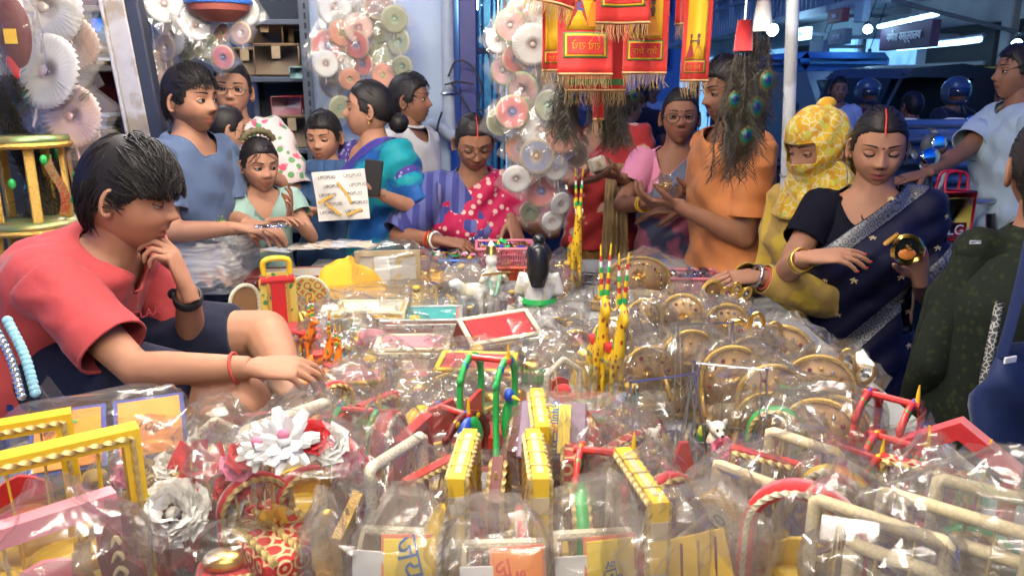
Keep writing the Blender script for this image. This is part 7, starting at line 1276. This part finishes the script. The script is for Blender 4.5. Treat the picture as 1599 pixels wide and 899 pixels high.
r0 = thing('leaning_post', 'pale steel channel post leaning at left behind the blue shirted man', 'post', at(238, 330, 3.05) * [1, 1, 0]); a, b = at(172, -30, 3.05), at(226, 240, 3.05); b = a + (b - a) * (a[2] / (a[2] - b[2])); L_ = np.linalg.norm(a - b); c = (a + b) / 2; an = math.atan2(a[0] - b[0], a[2] - b[2]); part(r0, 'web', box(.075, .02, L_, (0, 0, 0), .004).xf(c, ry=an), M('post_pale', (.42, .4, .42), .5, var=.2, pat=('blot', (.3, .25, .2), 6))); part(r0, 'flange', box(.05, .06, L_, (.062, .02, 0), .006).xf(c, ry=an), M('post_dark', (.03, .035, .055), .5)); part(r0, 'flange', box(.012, .05, L_, (-.042, .0, 0), .003).xf(c, ry=an), M('post_pale'))
for k in (.55, .7): q = b + (a - b) * k; part(r0, 'bracket', box(.16, .012, .03, q + [.03, -.02, 0], .004), M('post_dark'))
part(r0, 'foot_plate', box(.2, .16, .015, b + [0, 0, .008], .003), M('post_dark'))
# pipes and wires at the corner
r0 = thing('drain_pipe', 'grey drain pipe with elbow on the pale wall corner', 'pipe', at(702, 200, 4.40) * [1, 1, 0]); X = r0.location[0]; part(r0, 'pipe', tube(smooth_path([(X, 4.4, 4.5), (X, 4.4, 2.), (X, 4.4, at(700, 195, 4.4)[2]), (X + .02, 4.36, at(700, 212, 4.4)[2]), (X - .14, 4.4, at(690, 222, 4.4)[2]), (X - .2, 4.42, .05)], 40), .035, 12), M('pipe_grey', (.3, .34, .4), .5), True)
for z in (1.5, 2.0): part(r0, 'clamp', tube([(X + .04 * math.cos(t), 4.4 + .04 * math.sin(t), z) for t in np.linspace(0, 6.283, 18, endpoint=False)], .007, 6, closed=True), steel)
r0 = thing('corner_post', 'dark blue painted post beside the drain pipe', 'post', at(733, 200, 4.45) * [1, 1, 0]); part(r0, 'shaft', box(.095, .1, 4.5, (r0.location[0], 4.45, 2.25), .006), M('post_navy', (.02, .025, .14), .5)); part(r0, 'cap', box(.12, .12, .03, (r0.location[0], 4.45, 4.52), .004), M('post_navy'))
wr = M('wire_black', (.015, .015, .018), .6)
for i, pts in enumerate([[(700, 120), (712, 96), (735, 102), (752, 135), (745, 165), (756, 175)], [(690, 175), (683, 200), (684, 235)], [(705, 130), (728, 165), (740, 190)], [(752, 40), (764, 90), (770, 140)], [(694, 133), (716, 128), (740, 132)]]):
    q = smooth_path([at(x, y, 4.3) for x, y in pts], 24); o = mk('loose_wire', tube(q - q[0], .006, 6), wr, None, True, tuple(q[0])); tag(o, ['black cable looping round the blue post', 'black cable hanging below the pipe elbow', 'black cable slanting across the pipe', 'black cable running down by the blue grille', 'black cable tied across the pipe'][i], 'cable')
r0 = thing('blue_grille', 'cyan lit metal grille gate beyond the corner post', 'gate', at(765, 300, 5.2) * [1, 1, 0]); cy = M('gate_cyan', (.06, .3, .5), .35, .4)
for k in range(7): x = r0.location[0] - .1 + .045 * k; part(r0, 'bar', box(.022 if k != 2 else .05, .03, 2.6, (x, 5.2, 1.3), .004), cy)
for z in (.3, 1.2, 1.75, 2.5): part(r0, 'rail', box(.42, .035, .04, (r0.location[0] + .05, 5.2, z), .004), M('gate_dark', (.02, .05, .1), .5))
bx = crt('white cartons of goods lettered in red at the pavement edge, top', 982, 338, 1036, 366, 3.6, .25, M('carton_white', (.5, .52, .54), .6), group='white cartons'); mk('lettering', text_geo('मूड़ी', .052).xf((-.0, -.128, .035)), M('ink_maroon', (.2, .01, .03), .6), bx, False); mk('blue_line', box(.15, .002, .006, (0, -.1265, .004), .0004), inkB, bx, False)
bx = crt('white carton lettered in blue, second in the pavement stack', 982, 368, 1036, 392, 3.6, .25, M('carton_white'), group='white cartons'); mk('lettering', text_geo('पूरा गिफ्ट', .03).xf((0, -.128, .035)), inkB, bx, False); mk('blue_line', box(.15, .002, .008, (0, -.1265, .008), .0004), inkB, bx, False)
pz = at(1010, 392, 3.6)[2]; o = mk('plinth', box(.3, .3, pz - .01, bev=.01), wood, None, False, (at(1010, 392, 3.6)[0], 3.72, (pz - .01) / 2)); tag(o, 'wooden crate under the white lettered cartons', 'crate')
# ---- far side of the street: buildings at x = XB
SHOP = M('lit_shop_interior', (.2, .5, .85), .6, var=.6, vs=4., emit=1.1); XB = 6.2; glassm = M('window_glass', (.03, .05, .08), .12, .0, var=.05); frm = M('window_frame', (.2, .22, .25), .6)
def facade(label, y0, y1, h, m, seedn, shops=True, X=XB, dpt=6.):
    b = thing('building', label, 'building', (X + dpt / 2, (y0 + y1) / 2, 0), 0, 'buildings along the street'); part(b, 'wall', box(dpt, y1 - y0 - .05, h, (X + dpt / 2, (y0 + y1) / 2, h / 2), .02), m, False); rs = np.random.default_rng(seedn); n = max(2, int((y1 - y0) / 1.5))
    for f in range(1, int(h / 2.8)):
        z = f * 2.8 + 1.0; part(b, 'balcony_slab', box(.7, y1 - y0 - .1, .14, (X - .33, (y0 + y1) / 2, f * 2.8), .01), conc, False)
        for k in range(n):
            y = y0 + (y1 - y0) * (k + .5) / n; w = part(b, 'window', box(.1, .95, 1.3, (X - .03, y, z + .5), .01), frm, False)
            for s in (-1, 1): part(b, 'pane', box(.02, .4, 1.15, (X - .09, y + s * .225, z + .5), .003), glassm, False, w)
            part(b, 'sill', box(.2, 1.1, .06, (X - .1, y, z - .2), .005), conc, False, w)
        for k in range(int((y1 - y0) / .25)): part(b, 'baluster', box(.025, .025, .8, (X - .64, y0 + .15 + k * .25, f * 2.8 + .45), .002), frm, False)
        part(b, 'handrail', box(.05, y1 - y0 - .15, .05, (X - .64, (y0 + y1) / 2, f * 2.8 + .86), .005), frm, False)
    if shops:
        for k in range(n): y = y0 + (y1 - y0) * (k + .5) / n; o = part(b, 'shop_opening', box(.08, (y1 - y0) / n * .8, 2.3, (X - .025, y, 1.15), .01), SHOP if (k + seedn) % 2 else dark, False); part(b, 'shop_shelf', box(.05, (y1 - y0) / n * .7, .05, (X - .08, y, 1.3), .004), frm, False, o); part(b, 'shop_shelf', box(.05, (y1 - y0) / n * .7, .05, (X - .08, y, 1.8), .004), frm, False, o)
    part(b, 'parapet', box(.2, y1 - y0, .5, (X + .05, (y0 + y1) / 2, h + .2), .02), m, False); return b
facade('off white corner block with a dark canopy at the right edge', 7.2, 10.2, 6.2, offw, 1); facade('grey block carrying the long lit shop sign', 10.3, 14.5, 8.8, conc, 2); facade('tall blue grey block with stacked signboards', 14.6, 20., 9.5, M('bluegrey_plaster', (.25, .3, .36), .85, var=.2), 3); facade('far pale block behind the white pole', 20.2, 30., 11., offw, 4)
facade('dark block closing the end of the street', 0, 0.1, 0.1, conc, 5) if False else None
eb = thing('building', 'dim blue block closing the far end of the street', 'building', (2.5, 46, 0), 0, 'buildings along the street'); part(eb, 'wall', box(20, 6, 12, (2.5, 49, 6), .02), M('bluegrey_plaster'), False)
for k in range(10):
    for f in range(3): w = part(eb, 'window', box(1., .1, 1.4, (-6 + 1.8 * k, 45.97, 3 + 2.8 * f), .01), frm, False); part(eb, 'pane', box(.84, .04, 1.2, (-6 + 1.8 * k, 45.9, 3 + 2.8 * f), .01), glassm, False, w)
lb = thing('building', 'dark shop row beyond the cyan gate on the near side', 'building', (-1.9, 14, 0), 0, 'buildings along the street'); part(lb, 'wall', box(3.2, 22, 7, (-1.75, 19, 3.5), .02), conc, False)
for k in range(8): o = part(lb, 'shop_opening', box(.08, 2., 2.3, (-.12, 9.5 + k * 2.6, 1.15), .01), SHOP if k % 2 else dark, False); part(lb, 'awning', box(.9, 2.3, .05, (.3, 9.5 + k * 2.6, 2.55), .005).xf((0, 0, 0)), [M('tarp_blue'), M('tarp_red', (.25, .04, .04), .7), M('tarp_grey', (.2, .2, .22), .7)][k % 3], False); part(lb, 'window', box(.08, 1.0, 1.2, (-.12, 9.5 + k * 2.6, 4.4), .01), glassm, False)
LIT = M('sign_white_lit', (.45, .8, 1.), .5, var=0, emit=3.); LED = M('led_strip', (.4, .72, 1.), .5, var=0, emit=5.); BULB = M('bulb_lit', (.4, .74, 1.), .5, var=0, emit=70.)
def board(label, l, t, r_, b, m, text=None, tm=None, dx=.0, lit=None, size=.5):
    q = [atx(x, y, XB - .75 - dx) for x, y in ((l, b), (r_, t))]; y0, y1 = q[0][1], q[1][1]; zc = (q[0][2] + q[1][2]) / 2; h = abs(q[1][2] - q[0][2]); o = thing('signboard', label, 'sign', (XB - .75 - dx, (y0 + y1) / 2, zc), 0, 'street signboards'); mk('panel', box(.12, abs(y1 - y0), h, bev=.01), m, o, False)
    mk('bracket', box(.75 + dx, .06, .06, ((.75 + dx) / 2 + .03, 0, 0), .005), frm, o, False)
    if text: tg = text_geo(text, h * size); V = tg.V; k = min(1., abs(y1 - y0) * .88 / (V[:, 0].max() - V[:, 0].min())); mk('lettering', tg.setV(np.c_[-.065 - V[:, 1] * 0 - (V[:, 1] < 0) * .008, -V[:, 0] * k, V[:, 2]]), tm, o, False)
    return o
o = board('long purple shop sign with large pale letters under an LED strip', 1378, 30, 1464, 80, M('sign_purple', (.05, .015, .05), .6), 'गणेश वस्त्रालय', M('sign_letter', (.7, .68, .72), .6), size=.55)
q = [atx(1372, 42, XB - .95), atx(1464, 22, XB - .95)]; s_ = thing('led_strip', 'bright LED strip along the top of the purple shop sign', 'lamp', q[0]); mk('strip', tube(resample([(0, 0, 0), q[1] - q[0]], 3), .03, 8), LED, s_)
for k in range(6): mk('lamp_head', ell((q[1] - q[0]) * (k + .5) / 6, .035, 10, 8), LED, s_)
for (l, t, r_, b, lab) in ((1402, 76, 1500, 66, 'row of shop tubes glowing below the purple sign'), (1500, 66, 1530, 62, 'shorter glowing tube right of the sign')):
    q = [atx(l, t, XB - .5), atx(r_, b, XB - .5)]; s_ = thing('led_strip', lab, 'lamp', q[0]); mk('strip', tube(resample([(0, 0, 0), q[1] - q[0]], 3), .035, 8), LED, s_); mk('housing', tube(resample([(.05, 0, .05), q[1] - q[0] + [.05, 0, .05]], 3), .03, 4), frm, s_)
board('white backlit signboard beside the white pole', 1244, 42, 1264, 64, LIT, 'REXA', inkB, .1, size=.4); board('red shop sign high on the blue grey block', 1296, 12, 1322, 38, M('sign_red', (.25, .05, .06), .6), 'SALE', M('sign_letter'), size=.3); board('grey shop sign under the red one', 1298, 44, 1326, 72, M('sign_grey', (.12, .14, .18), .6), 'STORE', M('sign_letter'), size=.3); board('pale banner above the dark gap', 1338, 0, 1356, 36, M('sign_pale', (.3, .38, .45), .7)); board('slanting blue grey board over the shops beside the pole', 1268, 62, 1292, 84, M('sign_slate', (.16, .19, .25), .7))
for i, (px, py, X, s) in enumerate([(1206, 47, 5., .11), (1355, 46, 5.2, .06), (1285, 88, 5.6, .06), (1357, 89, 5.6, .06), (1278, 84, 5.8, .03), (1588, 70, 5., .05), (745, 8, None, .03)]):
    p = atx(px, py, X) if X else at(px, py, 5.4); o = thing('street_lamp', ['big white bulb glaring left of the pole', 'bulb under the pale banner', 'bulb low between shops near the pole', 'bulb above the yellow roofed rickshaw', 'faint bulb further down the row', 'bulb under the dark canopy at the edge', 'small lamp high by the cyan gate'][i], 'lamp', p, 0, 'street bulbs'); mk('bulb', ell((0, 0, 0), s, 14, 10), BULB, o); mk('cap', tube([(0, 0, s), (0, 0, s + .06)], s * .5, 8), black, o); mk('wire', tube([(0, 0, s + .05), (.3, 0, s + 1.2)], .008, 5), wr, o)
cn = thing('shop_canopy', 'dark corrugated canopy jutting from the corner block', 'canopy', (XB, 8.5, 0)); p0, p1 = atx(1478, 28, XB - .2), atx(1640, -5, XB - 1.2)
for k in range(16): y = 7.3 + .17 * k; part(cn, 'corrugated_sheet', box(1.9, .16, .03, (XB - .9, y, 2.62 + .02 * (k % 2)), .004, ry=.12), M('canopy_dark', (.03, .035, .05), .5))
for y in (7.4, 9.9): part(cn, 'strut', tube([(XB, y, 2.1), (XB - 1.7, y, 2.5)], .025, 8), frm)
# ---- vehicles
tyre = M('tyre', (.02, .02, .022), .85); gy = M('auto_yellow', (.5, .42, .05), .45); gb = M('auto_black', (.05, .06, .075), .5)
def wheel(r, c, rad, wd, axis='x'):
    g = lathe([(rad * .6, -wd / 2), (rad, -wd / 2), (rad * 1.03, 0), (rad, wd / 2), (rad * .6, wd / 2)], 26).xf((0, 0, 0), ry=math.pi / 2); w = mk('wheel', g.xf(c), tyre, r); mk('hub', lathe([(.001, -wd * .4), (rad * .6, -wd * .42), (rad * .62, 0), (rad * .6, wd * .42), (.001, wd * .4)], 18).xf((0, 0, 0), ry=math.pi / 2).xf(c), steel, w)
def rickshaw(label, loc, rz, roof, body):
    o = thing('auto_rickshaw', label, 'rickshaw', loc, rz, 'auto rickshaws in the traffic'); W_ = 1.25
    pro = [(-1.25, .35), (-1.3, .85), (-1.15, 1.05), (.2, 1.0), (.75, .95), (1.1, .75), (1.2, .4)]; mk('body', prism([(x, z) for x, z in pro], W_).xf((0, 0, 0), rz=-math.pi / 2), body, o, 'auto')
    hp = [(-1.28, 1.02), (-1.22, 1.5), (-1.0, 1.7), (-.3, 1.78), (.45, 1.72), (.62, 1.6), (.45, 1.62), (-.9, 1.6), (-1.1, 1.45), (-1.15, 1.02)]; mk('hood', prism(hp, W_ * 1.04).xf((0, 0, 0), rz=-math.pi / 2), roof, o, 'auto')
    for s in (-1, 1): mk('hood_side', prism([(-1.2, 1.0), (-1.2, 1.55), (-.9, 1.64), (-.55, 1.64), (-.5, 1.3), (-.7, 1.0)], .03).xf((0, 0, 0), rz=-math.pi / 2).xf((s * W_ * .5, 0, 0)), roof, o, 'auto'); mk('pillar', tube([(s * W_ * .46, -.95, .85), (s * W_ * .48, -.55, 1.66)], .022, 8), gb, o); mk('mirror', ell((s * W_ * .6, -.95, 1.25), (.06, .02, .05)), gb, o); mk('lamp', ell((s * .4, -1.19, .62), (.06, .03, .06), 12, 8), M('lamp_glass', (.5, .5, .45), .15), o)
    mk('windscreen', prism([(-.54, 0), (.54, 0), (.5, .72), (-.5, .72)], .012).xf((0, 0, 0), rx=-.42).xf((0, -.92, .95)), M('tinted_glass', (.02, .03, .04), .35), o, False); mk('stripe', box(W_ * 1.01, 2.2, .1, (0, .1, .9), .01), gy, o, False); mk('seat', box(1.1, .5, .2, (0, .7, .75), .03), gb, o); mk('headlight', ell((0, -1.22, .7), (.08, .04, .08), 14, 8), M('lamp_glass'), o); mk('handlebar', bar((-.3, -.7, 1.0), (.3, -.7, 1.0), .015), gb, o)
    for c in ((0, -1.0, .21), (-.55, .75, .21), (.55, .75, .21)): wheel(o, c, .21, .1)
    mk('mudguard', tube([(0, -1.0 + .27 * math.cos(a), .21 + .27 * math.sin(a)) for a in np.linspace(.3, 2.8, 10)], .05, 8, flat=.4), body, o); return o
rickshaw('auto rickshaw with a yellow roof below the lit sign', at(1480, 200, 11.) * [1, 1, 0], R(-60), gy, gb); rickshaw('dark hooded auto rickshaw in front of the yellow one', at(1395, 200, 10.4) * [1, 1, 0], R(-70), gb, M('auto_green', (.02, .07, .04), .4)); rickshaw('dark rickshaw at the right edge behind the pale blue shirt', at(1700, 200, 9.) * [1, 1, 0], R(-30), gb, gb)
vn_ = thing('pickup_van', 'small dark van with a blue tarpaulin load on its roof', 'van', at(1290, 200, 13.) * [1, 1, 0], R(10)); mk('body', prism([(-1.6, .35), (-1.6, 1.7), (.5, 1.72), (1.0, 1.1), (1.6, .95), (1.65, .4)], 1.45).xf((0, 0, 0), rz=-math.pi / 2), M('van_dark', (.12, .16, .22), .4), vn_, 'auto'); mk('tarpaulin_load', box(1.5, 1.7, .28, (0, .4, 1.87), .1), M('tarp_bright', (.05, .2, .5), .6), vn_); mk('windscreen', box(1.2, .02, .5, (0, -.78, 1.4), .005, rx=-.7), glassm, vn_); mk('front_grille', box(1., .04, .2, (0, -1.66, .7), .01), silver, vn_)
for c in ((-.7, -1.1, .3), (.7, -1.1, .3), (-.7, 1.1, .3), (.7, 1.1, .3)): wheel(vn_, c, .3, .16)
for s in (-1, 1): mk('headlight', ell((s * .55, -1.64, .75), (.12, .05, .1), 12, 8), M('lamp_glass'), vn_)
def bike(label, loc, rz, col):
    o = thing('motorbike', label, 'motorbike', loc, rz, 'motorbikes in the street'); 
    for y in (-.65, .65): wheel(o, (0, y, .3), .3, .09)
    mk('tank', ellr((0, -.18, .82), (.13, .28, .13)), col, o); mk('seat', box(.24, .7, .1, (0, .38, .82), .03), gb, o); mk('engine', box(.24, .42, .32, (0, 0, .42), .03), steel, o); mk('frame', tube(smooth_path([(0, -.5, .95), (0, -.1, .7), (0, .3, .6), (0, .65, .32)], 12), .03, 8), gb, o); mk('fork', tube([(.08, -.65, .3), (.08, -.5, 1.0)], .02, 8), steel, o); mk('fork', tube([(-.08, -.65, .3), (-.08, -.5, 1.0)], .02, 8), steel, o); mk('handlebar', tube(smooth_path([(-.36, -.36, 1.06), (-.1, -.46, 1.05), (.1, -.46, 1.05), (.36, -.36, 1.06)], 12), .014, 8), steel, o); mk('headlight', ell((0, -.62, .92), (.1, .08, .1), 14, 10), M('lamp_glass'), o); mk('exhaust', tube([(.16, .0, .3), (.18, .8, .34)], [.03, .045], 10), steel, o); mk('mudguard', tube([(0, -.65 + .36 * math.cos(a), .3 + .36 * math.sin(a)) for a in np.linspace(.6, 2.6, 10)], .06, 8, flat=.35), col, o)
    for s in (-1, 1): mk('mirror', ell((s * .34, -.38, 1.24), (.06, .02, .045), 12, 8), M('mirror_glass', (.5, .65, .7), .05, 1.), o); mk('mirror_stem', bar((s * .3, -.38, 1.06), (s * .34, -.38, 1.22), .006, 6), gb, o)
    return o
def rider(label, px, py, Y, yaw, shirt, helmet=True, skin='dark', s=1., bikem=None, cat='person', standing=False):
    hd = at(px, py, Y); f, l, u = fr3(yaw); pel = None if standing else hd - np.array([0, 0, .70]) - f * .12
    def lg(J):
        g = G()
        for sg in (1, -1): h = J.pelvis + J.l * sg * .09; kn = h + f * .38 + J.l * sg * .1 + [0, 0, -.12]; an = kn + [0, 0, -.40] - f * .08; g.join(tube([h, kn, an, an + f * .14], [.085, .06, .04, .03], 10))
        return g
    a_ = {} if standing else {k: dict(to=hd + f * .42 + l * sg * .3 - [0, 0, .46], pole=l * sg * .6 - u) for k, sg in (('L', 1), ('R', -1))}
    r, J, add = person('person', label, cat, hd, yaw, s, skin, arms=a_, pelvis=pel, legfn=None if standing else lg, vox=.022, face=dict(res=(40, 34), lash=0), hair=dict(style=None) if helmet else dict(n=120), lean=.1); add('shirt', tshirt(J, .02, 1.1, .6, .8, vox=.022, lower=False), shirt)
    if standing: add('trousers', trousers(J, vox=.026), cloth('dark_trousers'))
    else: add('trousers', shell(G().join(lg(J)).warp(lambda V: V), .02, 3), cloth('dark_trousers'))
    if helmet:
        D, F = head_grid(40, 30); Q = D * np.array([.118, .138, .135]) + [0, -.01, .015]; op = np.minimum(np.minimum(.05 - Q[:, 2], Q[:, 2] + .07), Q[:, 1] - .03); h_ = clip(G().add(Q, F), np.maximum(op, -.1 - Q[:, 2])); add('helmet', thick(h_, .012).warp(J.toW), M('helmet_blue', (.05, .07, .11), .35, coat=.4)); 
        vz = clip(G().add(D * np.array([.122, .142, .137]) + [0, -.01, .015], F), -np.minimum(np.minimum(.055 - Q[:, 2], Q[:, 2] + .02), Q[:, 1] - .03)); add('visor', vz.warp(J.toW), M('visor', (.02, .03, .05), .06))
    if bikem is not None: p = J.pelvis - [0, 0, .0] + f * .3; bike(bikem, (p[0], p[1], max(0, 0.)), yaw, M('bike_red', (.2, .02, .02), .3) if 'red' in bikem else gb)
    return J
wt = cloth('white_tee', (.42, .46, .5)); bt = cloth('pale_blue_tee', (.36, .45, .52)); dk = cloth('black_shirt', (.02, .022, .028)); mr = cloth('maroon_shirt', (.14, .02, .03))
rider('rider with a dark blue helmet and black shirt, right of the van', 1494, 146, 7.6, R(15), dk, True, bikem='black motorbike under the helmeted rider nearest the edge'); rider('rider with a glossy helmet and maroon shirt behind the yellow scarf', 1356, 146, 8.4, R(20), mr, True, bikem='red motorbike under the maroon shirted rider'); rider('man in a white T-shirt with head bent behind the yellow scarf', 1310, 140, 7.4, R(-10), wt, False, standing=True); rider('man in a white shirt walking beside the dark rickshaw', 1572, 150, 6.8, R(200), wt, False, standing=True); rider('pale shirted rider by the navy sari woman\'s hair', 1424, 165, 6.8, R(190), wt, False, bikem='black motorbike behind the navy sari woman'); rider('man in dark clothes far down the street', 1003, 150, 8.5, R(170), dk, False, standing=True); rider('man in a pale blue shirt on the far street by the red print', 985, 170, 7.2, R(100), bt, False, standing=True); rider('far walker in white between scarves and glasses woman', 1020, 142, 11., R(0), wt, False, standing=True)
for i, (px, Y, rz) in enumerate([(1012, 9.5, 1.3), (1035, 8.4, 1.2), (985, 10.8, 1.4), (1250, 7., .4), (900, 9., 1.3), (940, 12., 1.2)]): bike('parked motorbike, %s of those along the far road' % ORD[i], (at(px, 300, Y)[0], Y, 0), rz, [gb, M('bike_red', (.2, .02, .02), .3), M('bike_blue', (.03, .06, .2), .3)][i % 3])
# man in the pale blue T-shirt leaning over the pipe cart
arms = {'R': dict(to=at(1442, 272, 3.45), pole=np.array([-.3, -.3, -1]), d=(-1, -.1, -.2), n=(0, .2, -1), k=1.12), 'L': dict(to=at(1560, 400, 3.5))}
r, J, add = person('person', 'man in a pale blue T-shirt reaching to the cart, seen from behind', 'person', at(1592, 112, 3.6), R(-95), 1.08, 'dark', arms=arms, lean=.06, hair=dict(n=160), wid=1.04, vox=.01, fat=1.1); add('t_shirt', tshirt(J, .025, 1.12, .6, .8, sl_o=.026, wr=.007), bt); add('trousers', trousers(J), cloth('dark_trousers'))
ct = thing('pipe_cart', 'hand cart loaded with roped metal pipes behind the navy sari', 'cart', at(1478, 300, 4.5) * [1, 1, 0], R(12)); zc = at(1475, 300, 4.3)[2]; rs = np.random.default_rng(6)
for k in range(26): y, z = -.22 + .1 * (k % 5) + .02 * rs.random(), zc + .07 * (k // 5) + .02 * rs.random(); mk('pipe', tube([(-.42 + rs.uniform(-.1, .1), y, z), (.42 + rs.uniform(-.1, .1), y, z)], .022 + .008 * rs.random(), 10), M('pipe_metal', (.35, .38, .4), .35, .6), ct)
mk('bed', box(.8, .7, .04, (0, 0, zc - .06), .005), wood, ct)
for x in (-.3, .0, .3): mk('rope', tube([(x, .32 * math.cos(a), zc + .14 + .24 * math.sin(a)) for a in np.linspace(0, 6.283, 22, endpoint=False)], .012, 6, closed=True), M('cord_white'), ct)
for y in (-.42, .42):
    g = lathe([(.38, -.02), (.42, -.02), (.43, 0), (.42, .02), (.38, .02)], 28).xf((0, 0, 0), rx=math.pi / 2).xf((0, y, .43)); w = mk('wheel', g, tyre, ct)
    for k in range(8): a = k * .785; mk('spoke', bar((0, y, .43), (.38 * math.cos(a), y, .43 + .38 * math.sin(a)), .008, 5), frm, w)
mk('axle', bar((0, -.45, .43), (0, .45, .43), .02), frm, ct); mk('handle', tube([(.55, -.3, zc - .06), (1.2, -.25, zc + .1)], .022, 8), wood, ct); mk('leg', bar((-.35, 0, 0), (-.35, 0, zc - .07), .025), wood, ct); mk('leg', bar((0, 0, .43), (0, 0, zc - .08), .03), wood, ct)
sc_ = bike('scooter whose round mirror catches the light beside the navy sari', (at(1470, 300, 3.7)[0], 3.95, 0), R(20), M('bike_red'))
p = at(1458, 228, 3.62); o = thing('round_mirror', 'round bright motorbike mirror between the navy sari and the pale blue shirt', 'mirror', p); mk('housing', ell((0, .01, 0), (.055, .03, .06), 16, 10), gb, o); mk('glass', ell((.015, -.018, 0), (.04, .008, .05), 16, 10), M('mirror_glass'), o); mk('stem', tube(smooth_path([(0, .02, -.04), (.02, .05, -.2), (.05, .1, -.42)], 8), .008, 6), gb, o)
# red shopping bag
p = at(1475, 375, 3.25); lg_ = thing('shopping_bag', 'red bordered shopping bag printed LG behind the navy sari', 'bag', p - [0, 0, 0], R(6)); W_, H_ = .185, .21; mk('bag', box(W_, .08, H_, (0, 0, H_ / 2), .006), M('bag_red', (.4, .015, .03), .4), lg_); mk('print_panel', box(W_ * .78, .003, H_ * .78, (0, -.0415, H_ * .48), .001), M('bag_print', (.45, .38, .08), .45, pat=('blot', (.3, .2, .3), 14)), lg_); mk('logo_panel', box(W_ * .5, .003, H_ * .28, (.01, -.0435, H_ * .25), .001), M('logo_maroon', (.3, .02, .04), .45), lg_); mk('lettering', text_geo('LG', .042).xf((.01, -.0465, H_ * .25)), M('logo_white', (.6, .6, .6), .5), lg_, False)
for s in (-1, 1): mk('handle', tube(smooth_path([(-.05, s * .03, H_), (-.04, s * .02, H_ + .07), (.04, s * .02, H_ + .07), (.05, s * .03, H_)], 14), .006, 6), M('bag_red'), lg_)
st = thing('crate', 'dark crate under the red shopping bag', 'crate', (p[0], p[1] + .02, 0)); mk('crate_body', box(.34, .3, p[2] - .012, (0, 0, (p[2] - .012) / 2), .01), wood, st); mk('slat', box(.36, .01, .08, (0, -.157, p[2] * .5), .003), wood, st)
bpy.data.scenes.remove(_TS)
